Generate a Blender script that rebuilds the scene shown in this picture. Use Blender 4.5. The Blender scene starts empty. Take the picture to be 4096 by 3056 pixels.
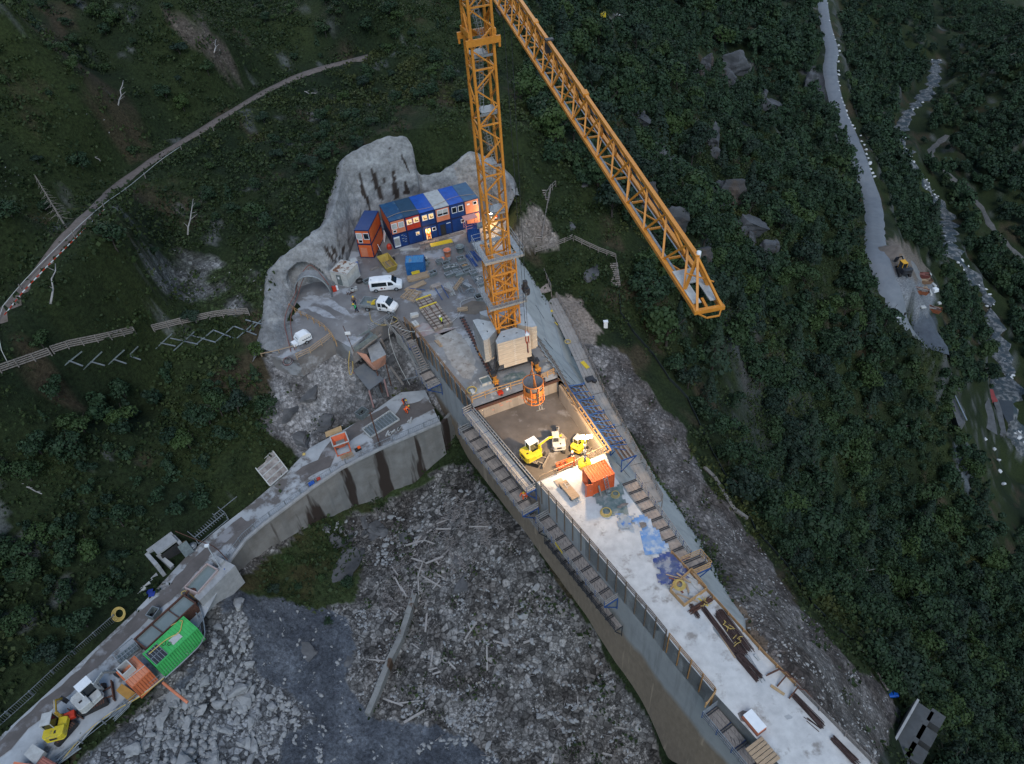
import bpy, math, random
import numpy as np
from mathutils import Vector, Matrix, noise
S=bpy.context.scene
C=S.collection
R=math.radians
F_PX,VX,VY,WPX,HPX,CAMZ=2900.0,2310.0,4550.0,4096.0,3056.0,66.5
dn=np.array([VX-WPX/2,VY-HPX/2,F_PX]); dn/=np.linalg.norm(dn)
fw=np.array([0,0,1.])-dn*dn[2]; fw/=np.linalg.norm(fw)
rt=np.cross(fw,-dn)
if rt[0]<0: rt=-rt
cam=bpy.data.cameras.new('camera'); camo=bpy.data.objects.new('camera',cam); C.objects.link(camo)
cam.sensor_fit='HORIZONTAL'; cam.sensor_width=36; cam.lens=36*F_PX/WPX
cam.clip_start=.5; cam.clip_end=6000
def c2w(v): return Vector((float(np.dot(v,rt)),float(np.dot(v,fw)),float(-np.dot(v,dn))))
X=c2w(np.array([1.,0,0])); Y=c2w(np.array([0,-1.,0])); Z=c2w(np.array([0,0,-1.]))
M=Matrix(((X.x,Y.x,Z.x),(X.y,Y.y,Z.y),(X.z,Y.z,Z.z))).to_4x4(); M.translation=Vector((0,0,CAMZ))
camo.matrix_world=M
S.camera=camo
wd=bpy.data.worlds.new('World'); S.world=wd; wd.use_nodes=True
nt=wd.node_tree; bg=nt.nodes['Background']
sky=nt.nodes.new('ShaderNodeTexSky'); sky.sky_type='NISHITA'; sky.sun_disc=False
sky.sun_elevation=R(22); sky.sun_rotation=R(335); sky.air_density=1.3; sky.dust_density=1.0; sky.ozone_density=3.0
nt.links.new(sky.outputs[0],bg.inputs[0]); bg.inputs[1].default_value=.088
sl=bpy.data.lights.new('sun','SUN'); sl.energy=1.0; sl.angle=R(35); sl.color=(.93,.96,1)
so=bpy.data.objects.new('sun',sl); C.objects.link(so)
so.rotation_euler=(R(38),R(-14),R(25))
S.render.engine='CYCLES'
S.view_settings.view_transform='Standard'; S.view_settings.look='None'; S.view_settings.gamma=1
S.view_settings.exposure=1.12; S.view_settings.use_curve_mapping=False
S.cycles.max_bounces=5; S.cycles.diffuse_bounces=3; S.cycles.glossy_bounces=2; S.cycles.transmission_bounces=2
S.cycles.use_fast_gi=False
S.cycles.sample_clamp_indirect=6
S.render.resolution_x=1024; S.render.resolution_y=764
def at(px,py,z=0.):
    r=np.array([px-WPX/2,py-HPX/2,F_PX]); r=r/np.dot(r,dn)*(CAMZ-z)
    return Vector((float(np.dot(r,rt)),float(np.dot(r,fw)),z))
def dz(px,py,D):
    r=np.array([px-WPX/2,py-HPX/2,F_PX])/F_PX*D
    return Vector((float(np.dot(r,rt)),float(np.dot(r,fw)),float(CAMZ-np.dot(r,dn))))
def zfor(px,py,plan):
    a=at(px,py,CAMZ-1.); return CAMZ-math.hypot(plan[0],plan[1])/math.hypot(a.x,a.y)
def pix(x,y,z):
    x=np.asarray(x,float);y=np.asarray(y,float);z=np.asarray(z,float)
    c=np.outer(x,rt)+np.outer(y,fw)+np.outer(CAMZ-z,dn)
    d=np.maximum(c[:,2],.1)
    return np.stack([c[:,0]/d*F_PX+WPX/2,c[:,1]/d*F_PX+HPX/2,c[:,2]],1)
rng=random.Random(7); nr=np.random.RandomState(11)
def tag(o,label=None,cat=None,group=None,kind=None):
    if label: o['label']=label
    if cat: o['category']=cat
    if group: o['group']=group
    if kind: o['kind']=kind
    return o
def thing(name,label,cat,loc=(0,0,0),rz=0,group=None):
    o=bpy.data.objects.new(name,None); C.objects.link(o); o.empty_display_size=.3
    o.location=loc; o.rotation_euler=(0,0,rz)
    return tag(o,label,cat,group)
def kids(o): return [c for c in bpy.data.objects if c.parent==o]
def dup(root,loc,rz=None,label=None,group=None,kl=None,scale=None):
    r=root.copy(); C.objects.link(r); r.location=loc
    if rz is not None: r.rotation_euler=(0,0,rz)
    if scale: r.scale=(scale,)*3
    if label: r['label']=label
    if group: r['group']=group
    for ch in (kl if kl is not None else kids(root)):
        c=ch.copy(); C.objects.link(c); c.parent=r
        if kl is None:
            for g in kids(ch):
                d=g.copy(); C.objects.link(d); d.parent=c
    return r
class MB:
    def __init__(s): s.v=[]; s.f=[]; s.m=[]; s.mi=0
    def add(s,vs,fs):
        n=len(s.v); s.v+= [tuple(v) for v in vs]; s.f+=[tuple(i+n for i in f) for f in fs]; s.m+=[s.mi]*len(fs); return s
    def box(s,c,d,M=None,taper=1.):
        x,y,z=d[0]/2,d[1]/2,d[2]/2; t=taper
        vs=[Vector(p) for p in ((-x,-y,-z),(x,-y,-z),(x,y,-z),(-x,y,-z),(-x*t,-y*t,z),(x*t,-y*t,z),(x*t,y*t,z),(-x*t,y*t,z))]
        if M is not None: vs=[M@v for v in vs]
        c=Vector(c); vs=[v+c for v in vs]
        return s.add(vs,[(3,2,1,0),(4,5,6,7),(0,1,5,4),(1,2,6,5),(2,3,7,6),(3,0,4,7)])
    def rbox(s,c,d,rz,taper=1.): return s.box(c,d,Matrix.Rotation(rz,3,'Z'),taper)
    def bar(s,a,b,w,h=None,up=(0,0,1)):
        a=Vector(a);b=Vector(b);h=h or w; d=b-a; L=d.length
        if L<1e-6: return s
        d/=L; u=Vector(up); 
        if abs(d.dot(u))>.98: u=Vector((1,0,0))
        sx=d.cross(u).normalized(); sy=sx.cross(d).normalized()
        vs=[p+sx*(w/2*i)+sy*(h/2*j) for p in (a,b) for i,j in ((-1,-1),(1,-1),(1,1),(-1,1))]
        return s.add(vs,[(0,1,2,3),(7,6,5,4),(0,4,5,1),(1,5,6,2),(2,6,7,3),(3,7,4,0)])
    def tube(s,pts,r,n=8,caps=True,r2=None):
        pts=[Vector(p) for p in pts]; N=len(pts); vs=[]; fs=[]
        prev=None
        for i,p in enumerate(pts):
            d=(pts[min(i+1,N-1)]-pts[max(i-1,0)]); d=d.normalized() if d.length>1e-9 else Vector((0,0,1))
            u=prev if prev is not None else (Vector((0,0,1)) if abs(d.z)<.9 else Vector((1,0,0)))
            a=d.cross(u); 
            if a.length<1e-5: a=d.orthogonal()
            a.normalize(); b=a.cross(d).normalized(); prev=b
            rr=r if r2 is None else r+(r2-r)*i/max(1,N-1)
            for k in range(n):
                t=2*math.pi*k/n; vs.append(p+a*(rr*math.cos(t))+b*(rr*math.sin(t)))
        for i in range(N-1):
            for k in range(n): fs.append((i*n+k,i*n+(k+1)%n,(i+1)*n+(k+1)%n,(i+1)*n+k))
        if caps: fs+= [tuple(range(n))[::-1], tuple((N-1)*n+k for k in range(n))]
        return s.add(vs,fs)
    def lathe(s,prof,n=20,c=(0,0,0),M=None):
        vs=[];fs=[];P=len(prof)
        for k in range(n):
            t=2*math.pi*k/n
            for r,z in prof: vs.append(Vector((r*math.cos(t),r*math.sin(t),z)))
        for k in range(n):
            for j in range(P-1):
                a=k*P+j;b=((k+1)%n)*P+j; fs.append((a,b,b+1,a+1))
        if M is not None: vs=[M@v for v in vs]
        c=Vector(c); return s.add([v+c for v in vs],fs)
    def prism(s,pts,z0,z1,M=None):
        n=len(pts); vs=[Vector((p[0],p[1],z0)) for p in pts]+[Vector((p[0],p[1],z1)) for p in pts]
        if M is not None: vs=[M@v for v in vs]
        ar=sum(pts[i][0]*pts[(i+1)%n][1]-pts[(i+1)%n][0]*pts[i][1] for i in range(n))
        fs=[tuple(range(n))[::-1],tuple(range(n,2*n))]+[(i,(i+1)%n,n+(i+1)%n,n+i) for i in range(n)]
        if ar<0: fs=[f[::-1] for f in fs]
        return s.add(vs,fs)
    def quad(s,*p): return s.add(p,[tuple(range(len(p)))])
    def torus(s,c,r,t,n=20,m=6,M=None):
        vs=[];fs=[]
        for i in range(n):
            a=2*math.pi*i/n
            for j in range(m):
                b=2*math.pi*j/m; q=r+t*math.cos(b); vs.append(Vector((q*math.cos(a),q*math.sin(a),t*math.sin(b))))
        for i in range(n):
            for j in range(m): fs.append((i*m+j,((i+1)%n)*m+j,((i+1)%n)*m+(j+1)%m,i*m+(j+1)%m))
        if M is not None: vs=[M@v for v in vs]
        c=Vector(c); return s.add([v+c for v in vs],fs)
    def build(s,name,mats,parent=None,smooth=False,bevel=0):
        me=bpy.data.meshes.new(name); me.from_pydata(s.v,[],s.f)
        if not isinstance(mats,(list,tuple)): mats=[mats]
        for m in mats: me.materials.append(m)
        if len(mats)>1: me.polygons.foreach_set('material_index',s.m)
        if smooth: me.polygons.foreach_set('use_smooth',[True]*len(s.f))
        me.update()
        o=bpy.data.objects.new(name,me); C.objects.link(o)
        if parent: o.parent=parent
        if bevel:
            b=o.modifiers.new('bevel','BEVEL'); b.width=bevel; b.segments=2; b.limit_method='ANGLE'
        return o
def npmesh(name,v,f,mats,attrs=None,smooth=False,parent=None):
    """fast mesh of equal-size polygons from numpy arrays"""
    me=bpy.data.meshes.new(name); k=f.shape[1]
    me.vertices.add(len(v)); me.vertices.foreach_set('co',v.astype(np.float32).ravel())
    me.loops.add(f.size); me.loops.foreach_set('vertex_index',f.astype(np.int32).ravel())
    me.polygons.add(len(f)); me.polygons.foreach_set('loop_start',np.arange(0,f.size,k,dtype=np.int32))
    if smooth: me.polygons.foreach_set('use_smooth',np.ones(len(f),bool))
    for n,a in (attrs or {}).items():
        at_=me.attributes.new(n,'FLOAT_COLOR' if a.ndim==2 else 'FLOAT','POINT')
        if a.ndim==2:
            if a.shape[1]==3: a=np.concatenate([a,np.ones((len(a),1))],1)
            at_.data.foreach_set('color',a.astype(np.float32).ravel())
        else: at_.data.foreach_set('value',a.astype(np.float32).ravel())
    for m in (mats if isinstance(mats,(list,tuple)) else [mats]): me.materials.append(m)
    me.update(calc_edges=True); me.validate()
    o=bpy.data.objects.new(name,me); C.objects.link(o)
    if parent: o.parent=parent
    return o
def newmat(name):
    m=bpy.data.materials.new(name); m.use_nodes=True; n=m.node_tree; b=n.nodes['Principled BSDF']; return m,n,b
def N_(n,t,**k):
    x=n.nodes.new(t)
    for a,v in k.items():
        if a.startswith('i_'): x.inputs[a[2:].replace('_',' ')].default_value=v
        else: setattr(x,a,v)
    return x
def mixc(n,fac,a,b,blend='MIX'):
    x=n.nodes.new('ShaderNodeMix'); x.data_type='RGBA'; x.blend_type=blend
    for s,v in ((0,fac),(6,a),(7,b)):
        if hasattr(v,'is_output') or isinstance(v,bpy.types.NodeSocket): n.links.new(v,x.inputs[s])
        elif s==0: x.inputs[0].default_value=v
        else: x.inputs[s].default_value=(*v,1)
    return x.outputs[2]
def ramp(n,src,stops):
    x=n.nodes.new('ShaderNodeValToRGB'); e=x.color_ramp.elements
    while len(e)<len(stops): e.new(.5)
    for i,(p,c) in enumerate(stops): e[i].position=p; e[i].color=(*( (c,c,c) if isinstance(c,(int,float)) else c),1)
    n.links.new(src,x.inputs[0]); return x.outputs[0]
def noisen(n,scale,detail=4,rough=.6,coord='Object',vec=None,dist=0.):
    tc=n.nodes.new('ShaderNodeTexCoord'); x=n.nodes.new('ShaderNodeTexNoise'); x.inputs['Scale'].default_value=scale
    x.inputs['Detail'].default_value=detail; x.inputs['Roughness'].default_value=rough; x.inputs['Distortion'].default_value=dist
    if vec: 
        mp=n.nodes.new('ShaderNodeMapping'); mp.inputs['Scale'].default_value=vec; n.links.new(tc.outputs[coord],mp.inputs[0]); n.links.new(mp.outputs[0],x.inputs[0])
    else: n.links.new(tc.outputs[coord],x.inputs[0])
    return x.outputs[0]
def bump(n,b,h,strength=.5,dist=.05):
    x=n.nodes.new('ShaderNodeBump'); x.inputs['Strength'].default_value=strength; x.inputs['Distance'].default_value=dist
    n.links.new(h,x.inputs['Height']); n.links.new(x.outputs[0],b.inputs['Normal'])
def mat(name,col,col2=None,scale=1.5,rough=.8,metal=0.,bmp=.3,bd=.03,lo=.35,hi=.65,spec=.3,coord='Object',vec=None,col3=None,s3=.3,lo3=.55,hi3=.62):
    m,n,b=newmat(name); b.inputs['Roughness'].default_value=rough; b.inputs['Metallic'].default_value=metal
    b.inputs['Specular IOR Level'].default_value=spec
    if col2 is None: col2=tuple(c*.7 for c in col)
    f=noisen(n,scale,5,.62,coord,vec); c=mixc(n,ramp(n,f,[(lo,0.),(hi,1.)]),col,col2)
    if col3: c=mixc(n,ramp(n,noisen(n,s3,6,.65,coord,vec),[(lo3,0.),(hi3,1.)]),c,col3)
    n.links.new(c,b.inputs['Base Color'])
    if bmp: bump(n,b,noisen(n,scale*6,3,.6,coord,vec),bmp,bd)
    return m
def emit(name,col,s):
    m,n,b=newmat(name); b.inputs['Base Color'].default_value=(*col,1); b.inputs['Emission Color'].default_value=(*col,1); b.inputs['Emission Strength'].default_value=s; return m
K={}
K['orange_crane']=mat('crane_paint',(.60,.24,.035),(.50,.19,.03),3,.45,0,.05,lo=.4,hi=.7)
K['steel']=mat('galvanised_steel',(.33,.36,.38),(.22,.24,.26),4,.5,.5,.1)
K['darksteel']=mat('dark_steel',(.06,.065,.075),(.035,.035,.04),4,.55,.4,.1)
K['rust']=mat('rusty_steel',(.13,.06,.04),(.06,.035,.03),5,.85,.1,.3)
K['rebar']=mat('rusty_rebar',(.075,.045,.04),(.04,.028,.027),8,.85,.1,.3)
K['wood']=mat('fresh_timber',(.40,.29,.19),(.28,.20,.13),2,.85,0,.3,vec=(1,6,6))
K['oldwood']=mat('weathered_timber',(.27,.24,.22),(.17,.15,.14),2,.9,0,.4,vec=(6,1,6),col3=(.09,.08,.075),s3=1.2)
K['formwood']=mat('formwork_timber',(.45,.28,.13),(.30,.18,.085),3,.8,0,.2)
K['plank']=mat('scaffold_plank',(.34,.29,.25),(.22,.19,.17),1.4,.9,0,.3,col3=(.12,.10,.09),s3=.7,lo3=.6,hi3=.7)
K['ply']=mat('plywood',(.42,.30,.17),(.34,.23,.12),1.5,.75,0,.05)
K['browndeck']=mat('brown_formply',(.24,.15,.10),(.15,.10,.075),.9,.6,0,.1,col3=(.33,.25,.19),s3=.8,lo3=.5,hi3=.7)
K['concrete']=mat('pale_concrete',(.33,.335,.34),(.24,.245,.25),1.2,.9,0,.3)
K['yellow']=mat('yellow_paint',(.62,.45,.03),(.5,.34,.02),3,.45,0,.05,lo=.45,hi=.8)
K['bluesteel']=mat('blue_brace_paint',(.03,.09,.28),(.02,.055,.17),3,.5,.1,.05)
K['bluep']=mat('blue_panel_paint',(.008,.04,.17),(.006,.03,.12),1.2,.5,0,.03,col3=(.05,.10,.19),s3=.5,lo3=.6,hi3=.75)
K['blueroof']=mat('blue_roof_paint',(.012,.075,.17),(.01,.05,.12),.8,.55,0,.03,col3=(.06,.12,.18),s3=.5)
K['bluebright']=mat('bright_blue_sheet',(.005,.085,.42),(.004,.06,.30),.8,.4,0,.05)
K['greyblue']=mat('faded_blue_roof',(.07,.14,.22),(.05,.10,.17),.8,.6,0,.05)
K['orangep']=mat('orange_panel_paint',(.62,.13,.035),(.52,.10,.03),1,.55,0,.03)
K['salmon']=mat('faded_orange_paint',(.62,.22,.12),(.52,.17,.09),1,.6,0,.03)
K['red']=mat('red_paint',(.48,.045,.02),(.38,.03,.015),2,.5,0,.03)
K['orangec']=mat('orange_container_paint',(.60,.115,.035),(.50,.085,.025),1.2,.55,0,.03,col3=(.10,.05,.04),s3=1.1,lo3=.66,hi3=.7)
K['greenc']=mat('green_container_paint',(.06,.42,.11),(.045,.33,.085),.8,.5,0,.03,col3=(.30,.42,.30),s3=.5,lo3=.64,hi3=.66)
K['white']=mat('white_paint',(.72,.74,.76),(.62,.64,.67),1,.4,0,.0)
K['offwhite']=mat('dusty_white_panel',(.45,.46,.45),(.34,.34,.33),1.5,.6,0,.05)
K['greybox']=mat('grey_steel_crate',(.20,.235,.24),(.13,.155,.16),3,.6,.3,.1)
K['rubber']=mat('black_rubber',(.02,.02,.022),(.035,.033,.032),3,.9)
K['glass']=mat('dark_glass',(.012,.018,.022),(.008,.012,.015),1,.08,0,0,spec=.7)
K['lit']=emit('lit_window',(1.0,.62,.27),.24)
K['orangevis']=mat('hi_vis_orange',(.85,.13,.02),(.75,.10,.02),4,.8)
K['yellowvis']=mat('hi_vis_yellow',(.65,.72,.06),(.55,.62,.05),4,.8)
K['greenvis']=mat('green_jacket',(.03,.35,.13),(.02,.28,.10),4,.8)
K['navy']=mat('dark_trousers',(.02,.025,.05),(.015,.018,.03),4,.9)
K['brownc']=mat('brown_jacket',(.12,.08,.05),(.09,.06,.04),4,.9)
K['helmety']=mat('yellow_helmet',(.65,.42,.05),(.6,.38,.04),2,.35)
K['skin']=mat('skin',(.45,.27,.19),(.4,.24,.17),4,.6)
K['hose']=mat('yellow_hose',(.52,.38,.12),(.42,.30,.09),3,.6)
K['redhose']=mat('red_brown_hose',(.22,.08,.06),(.15,.06,.05),3,.7)
K['bluetarp']=mat('blue_tarpaulin',(.02,.10,.42),(.06,.14,.30),1.5,.5,0,.4,col3=(.30,.36,.45),s3=.8,lo3=.52,hi3=.66)
K['greentarp']=mat('green_netting',(.08,.125,.12),(.17,.20,.20),1.6,.8,0,.4,col3=(.28,.29,.29),s3=1.,lo3=.55,hi3=.7)
K['mortar']=mat('drying_mortar',(.12,.105,.10),(.17,.155,.145),2,.9,0,.6)
K['murky']=mat('murky_water',(.13,.165,.16),(.17,.20,.195),.6,.12,0,.02,spec=.5)
K['net']=mat('black_silt_net',(.012,.02,.022),(.02,.03,.03),3,.9)
K['bark']=mat('pale_bark',(.30,.28,.26),(.10,.09,.08),2,.9,0,.4)
K['darkbark']=mat('dark_bark',(.06,.05,.045),(.035,.03,.027),2,.9)
K['deadwood']=mat('bleached_driftwood',(.36,.34,.33),(.20,.19,.18),1,.9,0,.3)
def P2(L,z=0): return [at(x,y,z).xy for x,y in L]
L_PX=[(1565,1262),(1640,1300),(1700,1375),(1790,1490),(1880,1600),(2160,1945),(2340,2155),(2480,2320),(2600,2460),(2720,2610),(2857,2772),(2990,2915),(3115,3056),(3290,3260),(3560,3600)]
R_PX=[(2022,935),(2040,1000),(2075,1130),(2115,1311),(2170,1400),(2226,1481),(2290,1600),(2350,1720),(2430,1850),(2461,1910),(2580,2070),(2694,2225),(2770,2305),(2858,2400),(3057,2620),(3260,2820),(3470,3032),(3700,3270),(3950,3550)]
Lc=P2(L_PX); Rc=P2(R_PX)
YARD_B=[Vector(p) for p in ((-32.2,92.7),(-29.5,93.6),(-26.8,93.4),(-25.4,97.5),(-25.2,102.),(-24.8,107.),(-24.4,110.6),(-22.8,112.6),(-20.5,113.8),(-18.2,114.8),(-15.5,115.8),(-13.,116.6),(-9.8,117.2),(-7,117.6),(-4.3,118.),(-2,118),(.4,115.5),(1.6,111.5))]
yard_front=P2([(1163,1233),(1105,1330),(1085,1425),(1190,1440),(1331,1350),(1400,1388),(1490,1318)])
YARD=[YARD_B[0],Vector((-32.8,96.2)),Vector((-27.4,96.8))]+YARD_B[2:]+Rc[:4]+[Lc[2],Lc[1],Lc[0]]+yard_front[::-1]
SR=-9.5
SRR_PX=[(1760,1690),(1640,1742),(1519,1795),(1369,1870),(1249,1950),(1149,2025),(1049,2099),(980,2159),(920,2239),(890,2330),(812,2480),(655,2712),(520,2812),(390,2895),(240,3040),(40,3240)]
SRL_PX=[(1700,1560),(1600,1570),(1480,1655),(1370,1722),(1240,1790),(1120,1915),(1010,2010),(880,2110),(760,2210),(640,2340),(545,2440),(300,2670),(0,2945),(-300,3230)]
SRR=P2(SRR_PX,SR); SRL=P2(SRL_PX,SR)
def seg_dist(px_,py_,poly,closed=False):
    """distance to polyline, arrays"""
    d=np.full(px_.shape,1e9); n=len(poly)
    for i in range(n if closed else n-1):
        a=poly[i]; b=poly[(i+1)%n]; ex,ey=b[0]-a[0],b[1]-a[1]; l2=ex*ex+ey*ey+1e-9
        t=np.clip(((px_-a[0])*ex+(py_-a[1])*ey)/l2,0,1)
        d=np.minimum(d,np.hypot(px_-a[0]-t*ex,py_-a[1]-t*ey))
    return d
def inside(px_,py_,poly):
    c=np.zeros(px_.shape,bool); n=len(poly); j=n-1
    for i in range(n):
        xi,yi=poly[i][0],poly[i][1]; xj,yj=poly[j][0],poly[j][1]
        m=((yi>py_)!=(yj>py_))&(px_<(xj-xi)*(py_-yi)/(yj-yi+1e-12)+xi); c^=m; j=i
    return c
def zplane(px,py,poly):
    """height where the sight line meets the vertical wall standing on a plan polyline"""
    a1=at(px,py,CAMZ-1.); best=None
    for i in range(len(poly)-1):
        p,q=poly[i],poly[i+1]; e=q-p; den=a1.x*e.y-a1.y*e.x
        if abs(den)<1e-9: continue
        t=(p.x*e.y-p.y*e.x)/den; X_=a1.x*t,a1.y*t; s=((X_[0]-p.x)*e.x+(X_[1]-p.y)*e.y)/e.length_squared
        if -.02<=s<=1.02 and t>0: best=CAMZ-t
    return best
SLK=.72
RcN=[(p.x,p.y) for p in Rc]
def slope_hit(px,py):
    for i in range(400):
        z=-.3-i*.12; p=at(px,py,z); d=float(seg_dist(np.array([p.x]),np.array([p.y]),RcN)[0])
        if d<=-z*SLK+ (0.0): 
            continue
    return None
def slope_contact(px,py):
    best=None;pd=None
    for i in range(500):
        z=-45+i*.1; p=at(px,py,z); d=float(seg_dist(np.array([p.x]),np.array([p.y]),RcN)[0])+z*SLK
        if pd is not None and (pd<0)!=(d<0): best=z
        pd=d
    return best
ctl=[]
def cz(x,y,z): p=at(x,y,z); ctl.append((p.x,p.y,z))
def cd(x,y,D): p=dz(x,y,D); ctl.append(tuple(p))
for x,y in ((1868,1841),(1980,1985),(2109,2146),(2220,2300),(2331,2460),(2460,2670),(2590,2886),(2664,3056)):
    z=zplane(x,y,Lc)
    if z: ctl.append((*at(x,y,z).xy,z))
for x,y in ((1798,1870),(1649,1915),(1529,1970),(1424,2005),(1324,2050),(1224,2104),(1120,2165),(1030,2225),(950,2289)):
    z=zplane(x,y,SRR)
    if z: ctl.append((*at(x,y,z).xy,z))
slc=[]
for x,y in ((2461,1653),(2553,1794),(2650,1939),(2766,2118),(2834,2230),(2921,2394),(3000,2520)):
    z=slope_contact(x,y); slc.append(z)
    if z: ctl.append((*at(x,y,z).xy,z))
for a in ((1700,2100,-18.5),(1500,2250,-19.5),(1300,2300,-18.5),(1150,2450,-17),(1600,2600,-20.5),(1900,2350,-18.),(2100,2600,-20),(1480,2850,-20.5),(1000,2800,-16.5),(1000,3056,-17),(1500,3100,-21),(2000,3056,-22),(2300,2850,-21),(1100,2620,-17.2),
  (900,2440,-11.),(720,2700,-11.3),(560,2880,-11.2),(430,3056,-11),(800,2850,-14.5),(2400,3200,-24),(1400,3300,-21),(600,3300,-12),(2700,3300,-26),
  (1000,1700,-4),(600,1900,-4),(300,2200,-5),(0,2600,-5.8),(0,2000,0),(500,1700,-1),(900,1500,-1.2),(400,1500,1.2),(1000,1300,1.2),(500,1410,1.8),(0,1510,1.6),(760,2120,-7.3),(450,2420,-7.8),(0,2850,-8.6),(1100,1860,-7.2),(950,1980,-7.),
  (1300,1480,-3),(1250,1600,-6),(1180,1740,-8.2),(1450,1480,-5),(1560,1520,-9),(1600,1450,-7),(1650,1530,-9.8),(1730,1600,-10.2),(1400,1620,-8.3),
  (0,1250,4),(250,1000,5),(700,600,8),(1100,380,9.5),(1400,230,11),(1800,60,13),(400,950,4.6),(900,750,6.8),(1000,1000,4.6),(700,1150,3.2),(1050,1150,3.),(1250,750,8.5),(1380,640,10),
  (0,0,36),(700,0,28),(1400,0,21),(0,500,22),(400,300,19),(0,900,12),(1000,150,16),(2100,0,14),(-400,0,48),(-400,900,18),(-400,1500,5),(-400,2300,-3),(-400,3000,-9),(-1200,600,40),(-1200,2000,8),
  (1640,520,12.5),(1850,560,11.5),(1980,700,9),(2050,500,11),(2200,300,4),(2400,60,-4),(2170,700,3.5),(2130,850,2.),(2250,930,-.5),(2200,800,2.),(2350,850,-3),(2110,960,-.5),(2150,1010,-3),
  (2300,1010,-4),(2480,1050,-8),(2460,1200,-10),(2260,1160,-7.5),(2330,1200,-8.2),(2400,1370,-9.5),(2330,1290,-8.6),(2530,1330,-12),(2600,300,-15),(2500,650,-12),
  (2600,1500,-13.5),(2780,1650,-18),(2950,1950,-22),(3140,2250,-24),(3300,2450,-24),(3560,2760,-25),(2800,1950,-17.5),(3000,2300,-16),(3200,2550,-13),(3400,2780,-16),(3620,2900,-27),(3600,3150,-20),(3330,2850,-5),(3500,3010,-6),(3090,2640,-1.6),(3180,2730,-1.8),(3260,2808,-2),(3360,2910,-2.2),(3470,3020,-2.5),(3700,3270,-3)): cz(*a)
for a in ((2800,900,150),(2700,650,190),(3000,600,255),(3000,300,330),(2700,150,300),(2700,1150,130),(3100,1000,190),(2900,1300,142),(3000,1500,150),(3300,1700,182),(3200,2100,140),(3500,2300,165),(3700,2500,150),(4050,2950,150),(3900,2300,190),(4096,2600,190),
  (3290,50,455),(3350,300,365),(3440,600,300),(3500,900,250),(3520,1000,236),(3620,1090,226),(3700,1200,226),(3640,1330,213),(3700,1420,222),(3550,1500,205),(3600,1900,205),(3850,1750,238),
  (4050,1700,285),(3980,1400,310),(3960,1250,325),(3870,1000,360),(3800,880,385),(3600,550,430),(3560,500,440),(3720,330,530),(3650,420,480),(3550,300,420),
  (3850,700,400),(3950,900,370),(4096,1100,350),(3750,500,440),(3900,450,450),(4096,500,420),(4096,200,480),(3900,150,620),(3650,100,640),(3850,20,900),(3600,-100,800),(4300,0,560),(4500,700,400),(4500,1600,300),(4500,2600,220),(4096,1900,275),(3300,-150,560),(2700,-150,420),(2000,-150,260),(1200,-150,215),(3000,-400,900),(4096,-300,1300),(1500,-500,330),(0,-500,220)): cd(*a)
ctl=np.array(ctl)
def rbf_fit(P,lam=.02):
    n=len(P); xy=P[:,:2]/100.; d=np.linalg.norm(xy[:,None]-xy[None],axis=2); Kx=np.where(d>0,d*d*np.log(d+1e-12),0.)
    Kx=d  # biharmonic in 3-D sense: gentler between far control points
    A=np.zeros((n+3,n+3)); A[:n,:n]=Kx-lam*np.eye(n)*.05; A[:n,n]=1; A[:n,n+1:]=xy; A[n,:n]=1; A[n+1:,:n]=xy.T
    b=np.concatenate([P[:,2],np.zeros(3)]); return np.linalg.solve(A,b),xy
_w,_c=rbf_fit(ctl)
def nat(x,y):
    x=np.asarray(x,float)/100.;y=np.asarray(y,float)/100.; out=_w[-3]+_w[-2]*x+_w[-1]*y
    for i in range(len(_c)): out=out+_w[i]*np.hypot(x-_c[i,0],y-_c[i,1])
    return out
_tab=nr.rand(256,256)
def vn(x,y):
    xi=np.floor(x).astype(int); yi=np.floor(y).astype(int); fx=x-xi; fy=y-yi; fx=fx*fx*(3-2*fx); fy=fy*fy*(3-2*fy)
    a=_tab[xi&255,yi&255];b=_tab[(xi+1)&255,yi&255];c=_tab[xi&255,(yi+1)&255];d=_tab[(xi+1)&255,(yi+1)&255]
    return (a*(1-fx)+b*fx)*(1-fy)+(c*(1-fx)+d*fx)*fy
def fbm(x,y,s,o=4):
    v=0;a=.5
    for i in range(o): v=v+a*(vn(x/s*2**i+17.3*i,y/s*2**i+5.1*i)-.5); a*=.5
    return v*2
def strip_line(pxs,zs=None,step=2.0):
    out=[]
    for k,(x,y) in enumerate(pxs):
        out.append(hit_nat(x,y) if zs is None else at(x,y,zs[k]))
    pts=[out[0]]
    for a,b in zip(out,out[1:]):
        n=max(1,int((b-a).length/step))
        for i in range(1,n+1): pts.append(a.lerp(b,i/n))
    for it in range(10):
        pts=[pts[0]]+[(pts[i-1]+pts[i]*2+pts[i+1])/4 for i in range(1,len(pts)-1)]+[pts[-1]]
    return pts
def hit(fn,px,py):
    a1=at(px,py,CAMZ-1.); t0=25.; pt=t0
    ts=np.concatenate([np.arange(20,140,.8),np.arange(140,330,2.)])
    g=fn(ts*a1.x,ts*a1.y)-(CAMZ-ts)
    k=np.where(g>0)[0]
    if len(k)==0: return at(px,py,-200)
    k=k[0]; lo,hi=(ts[k-1],ts[k]) if k>0 else (ts[0]*.9,ts[0])
    for _ in range(14):
        m=(lo+hi)/2
        if float(fn(np.array([m*a1.x]),np.array([m*a1.y]))[0])-(CAMZ-m)>0: hi=m
        else: lo=m
    return at(px,py,CAMZ-hi)
hit_nat=lambda x,y: hit(nat,x,y)
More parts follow.
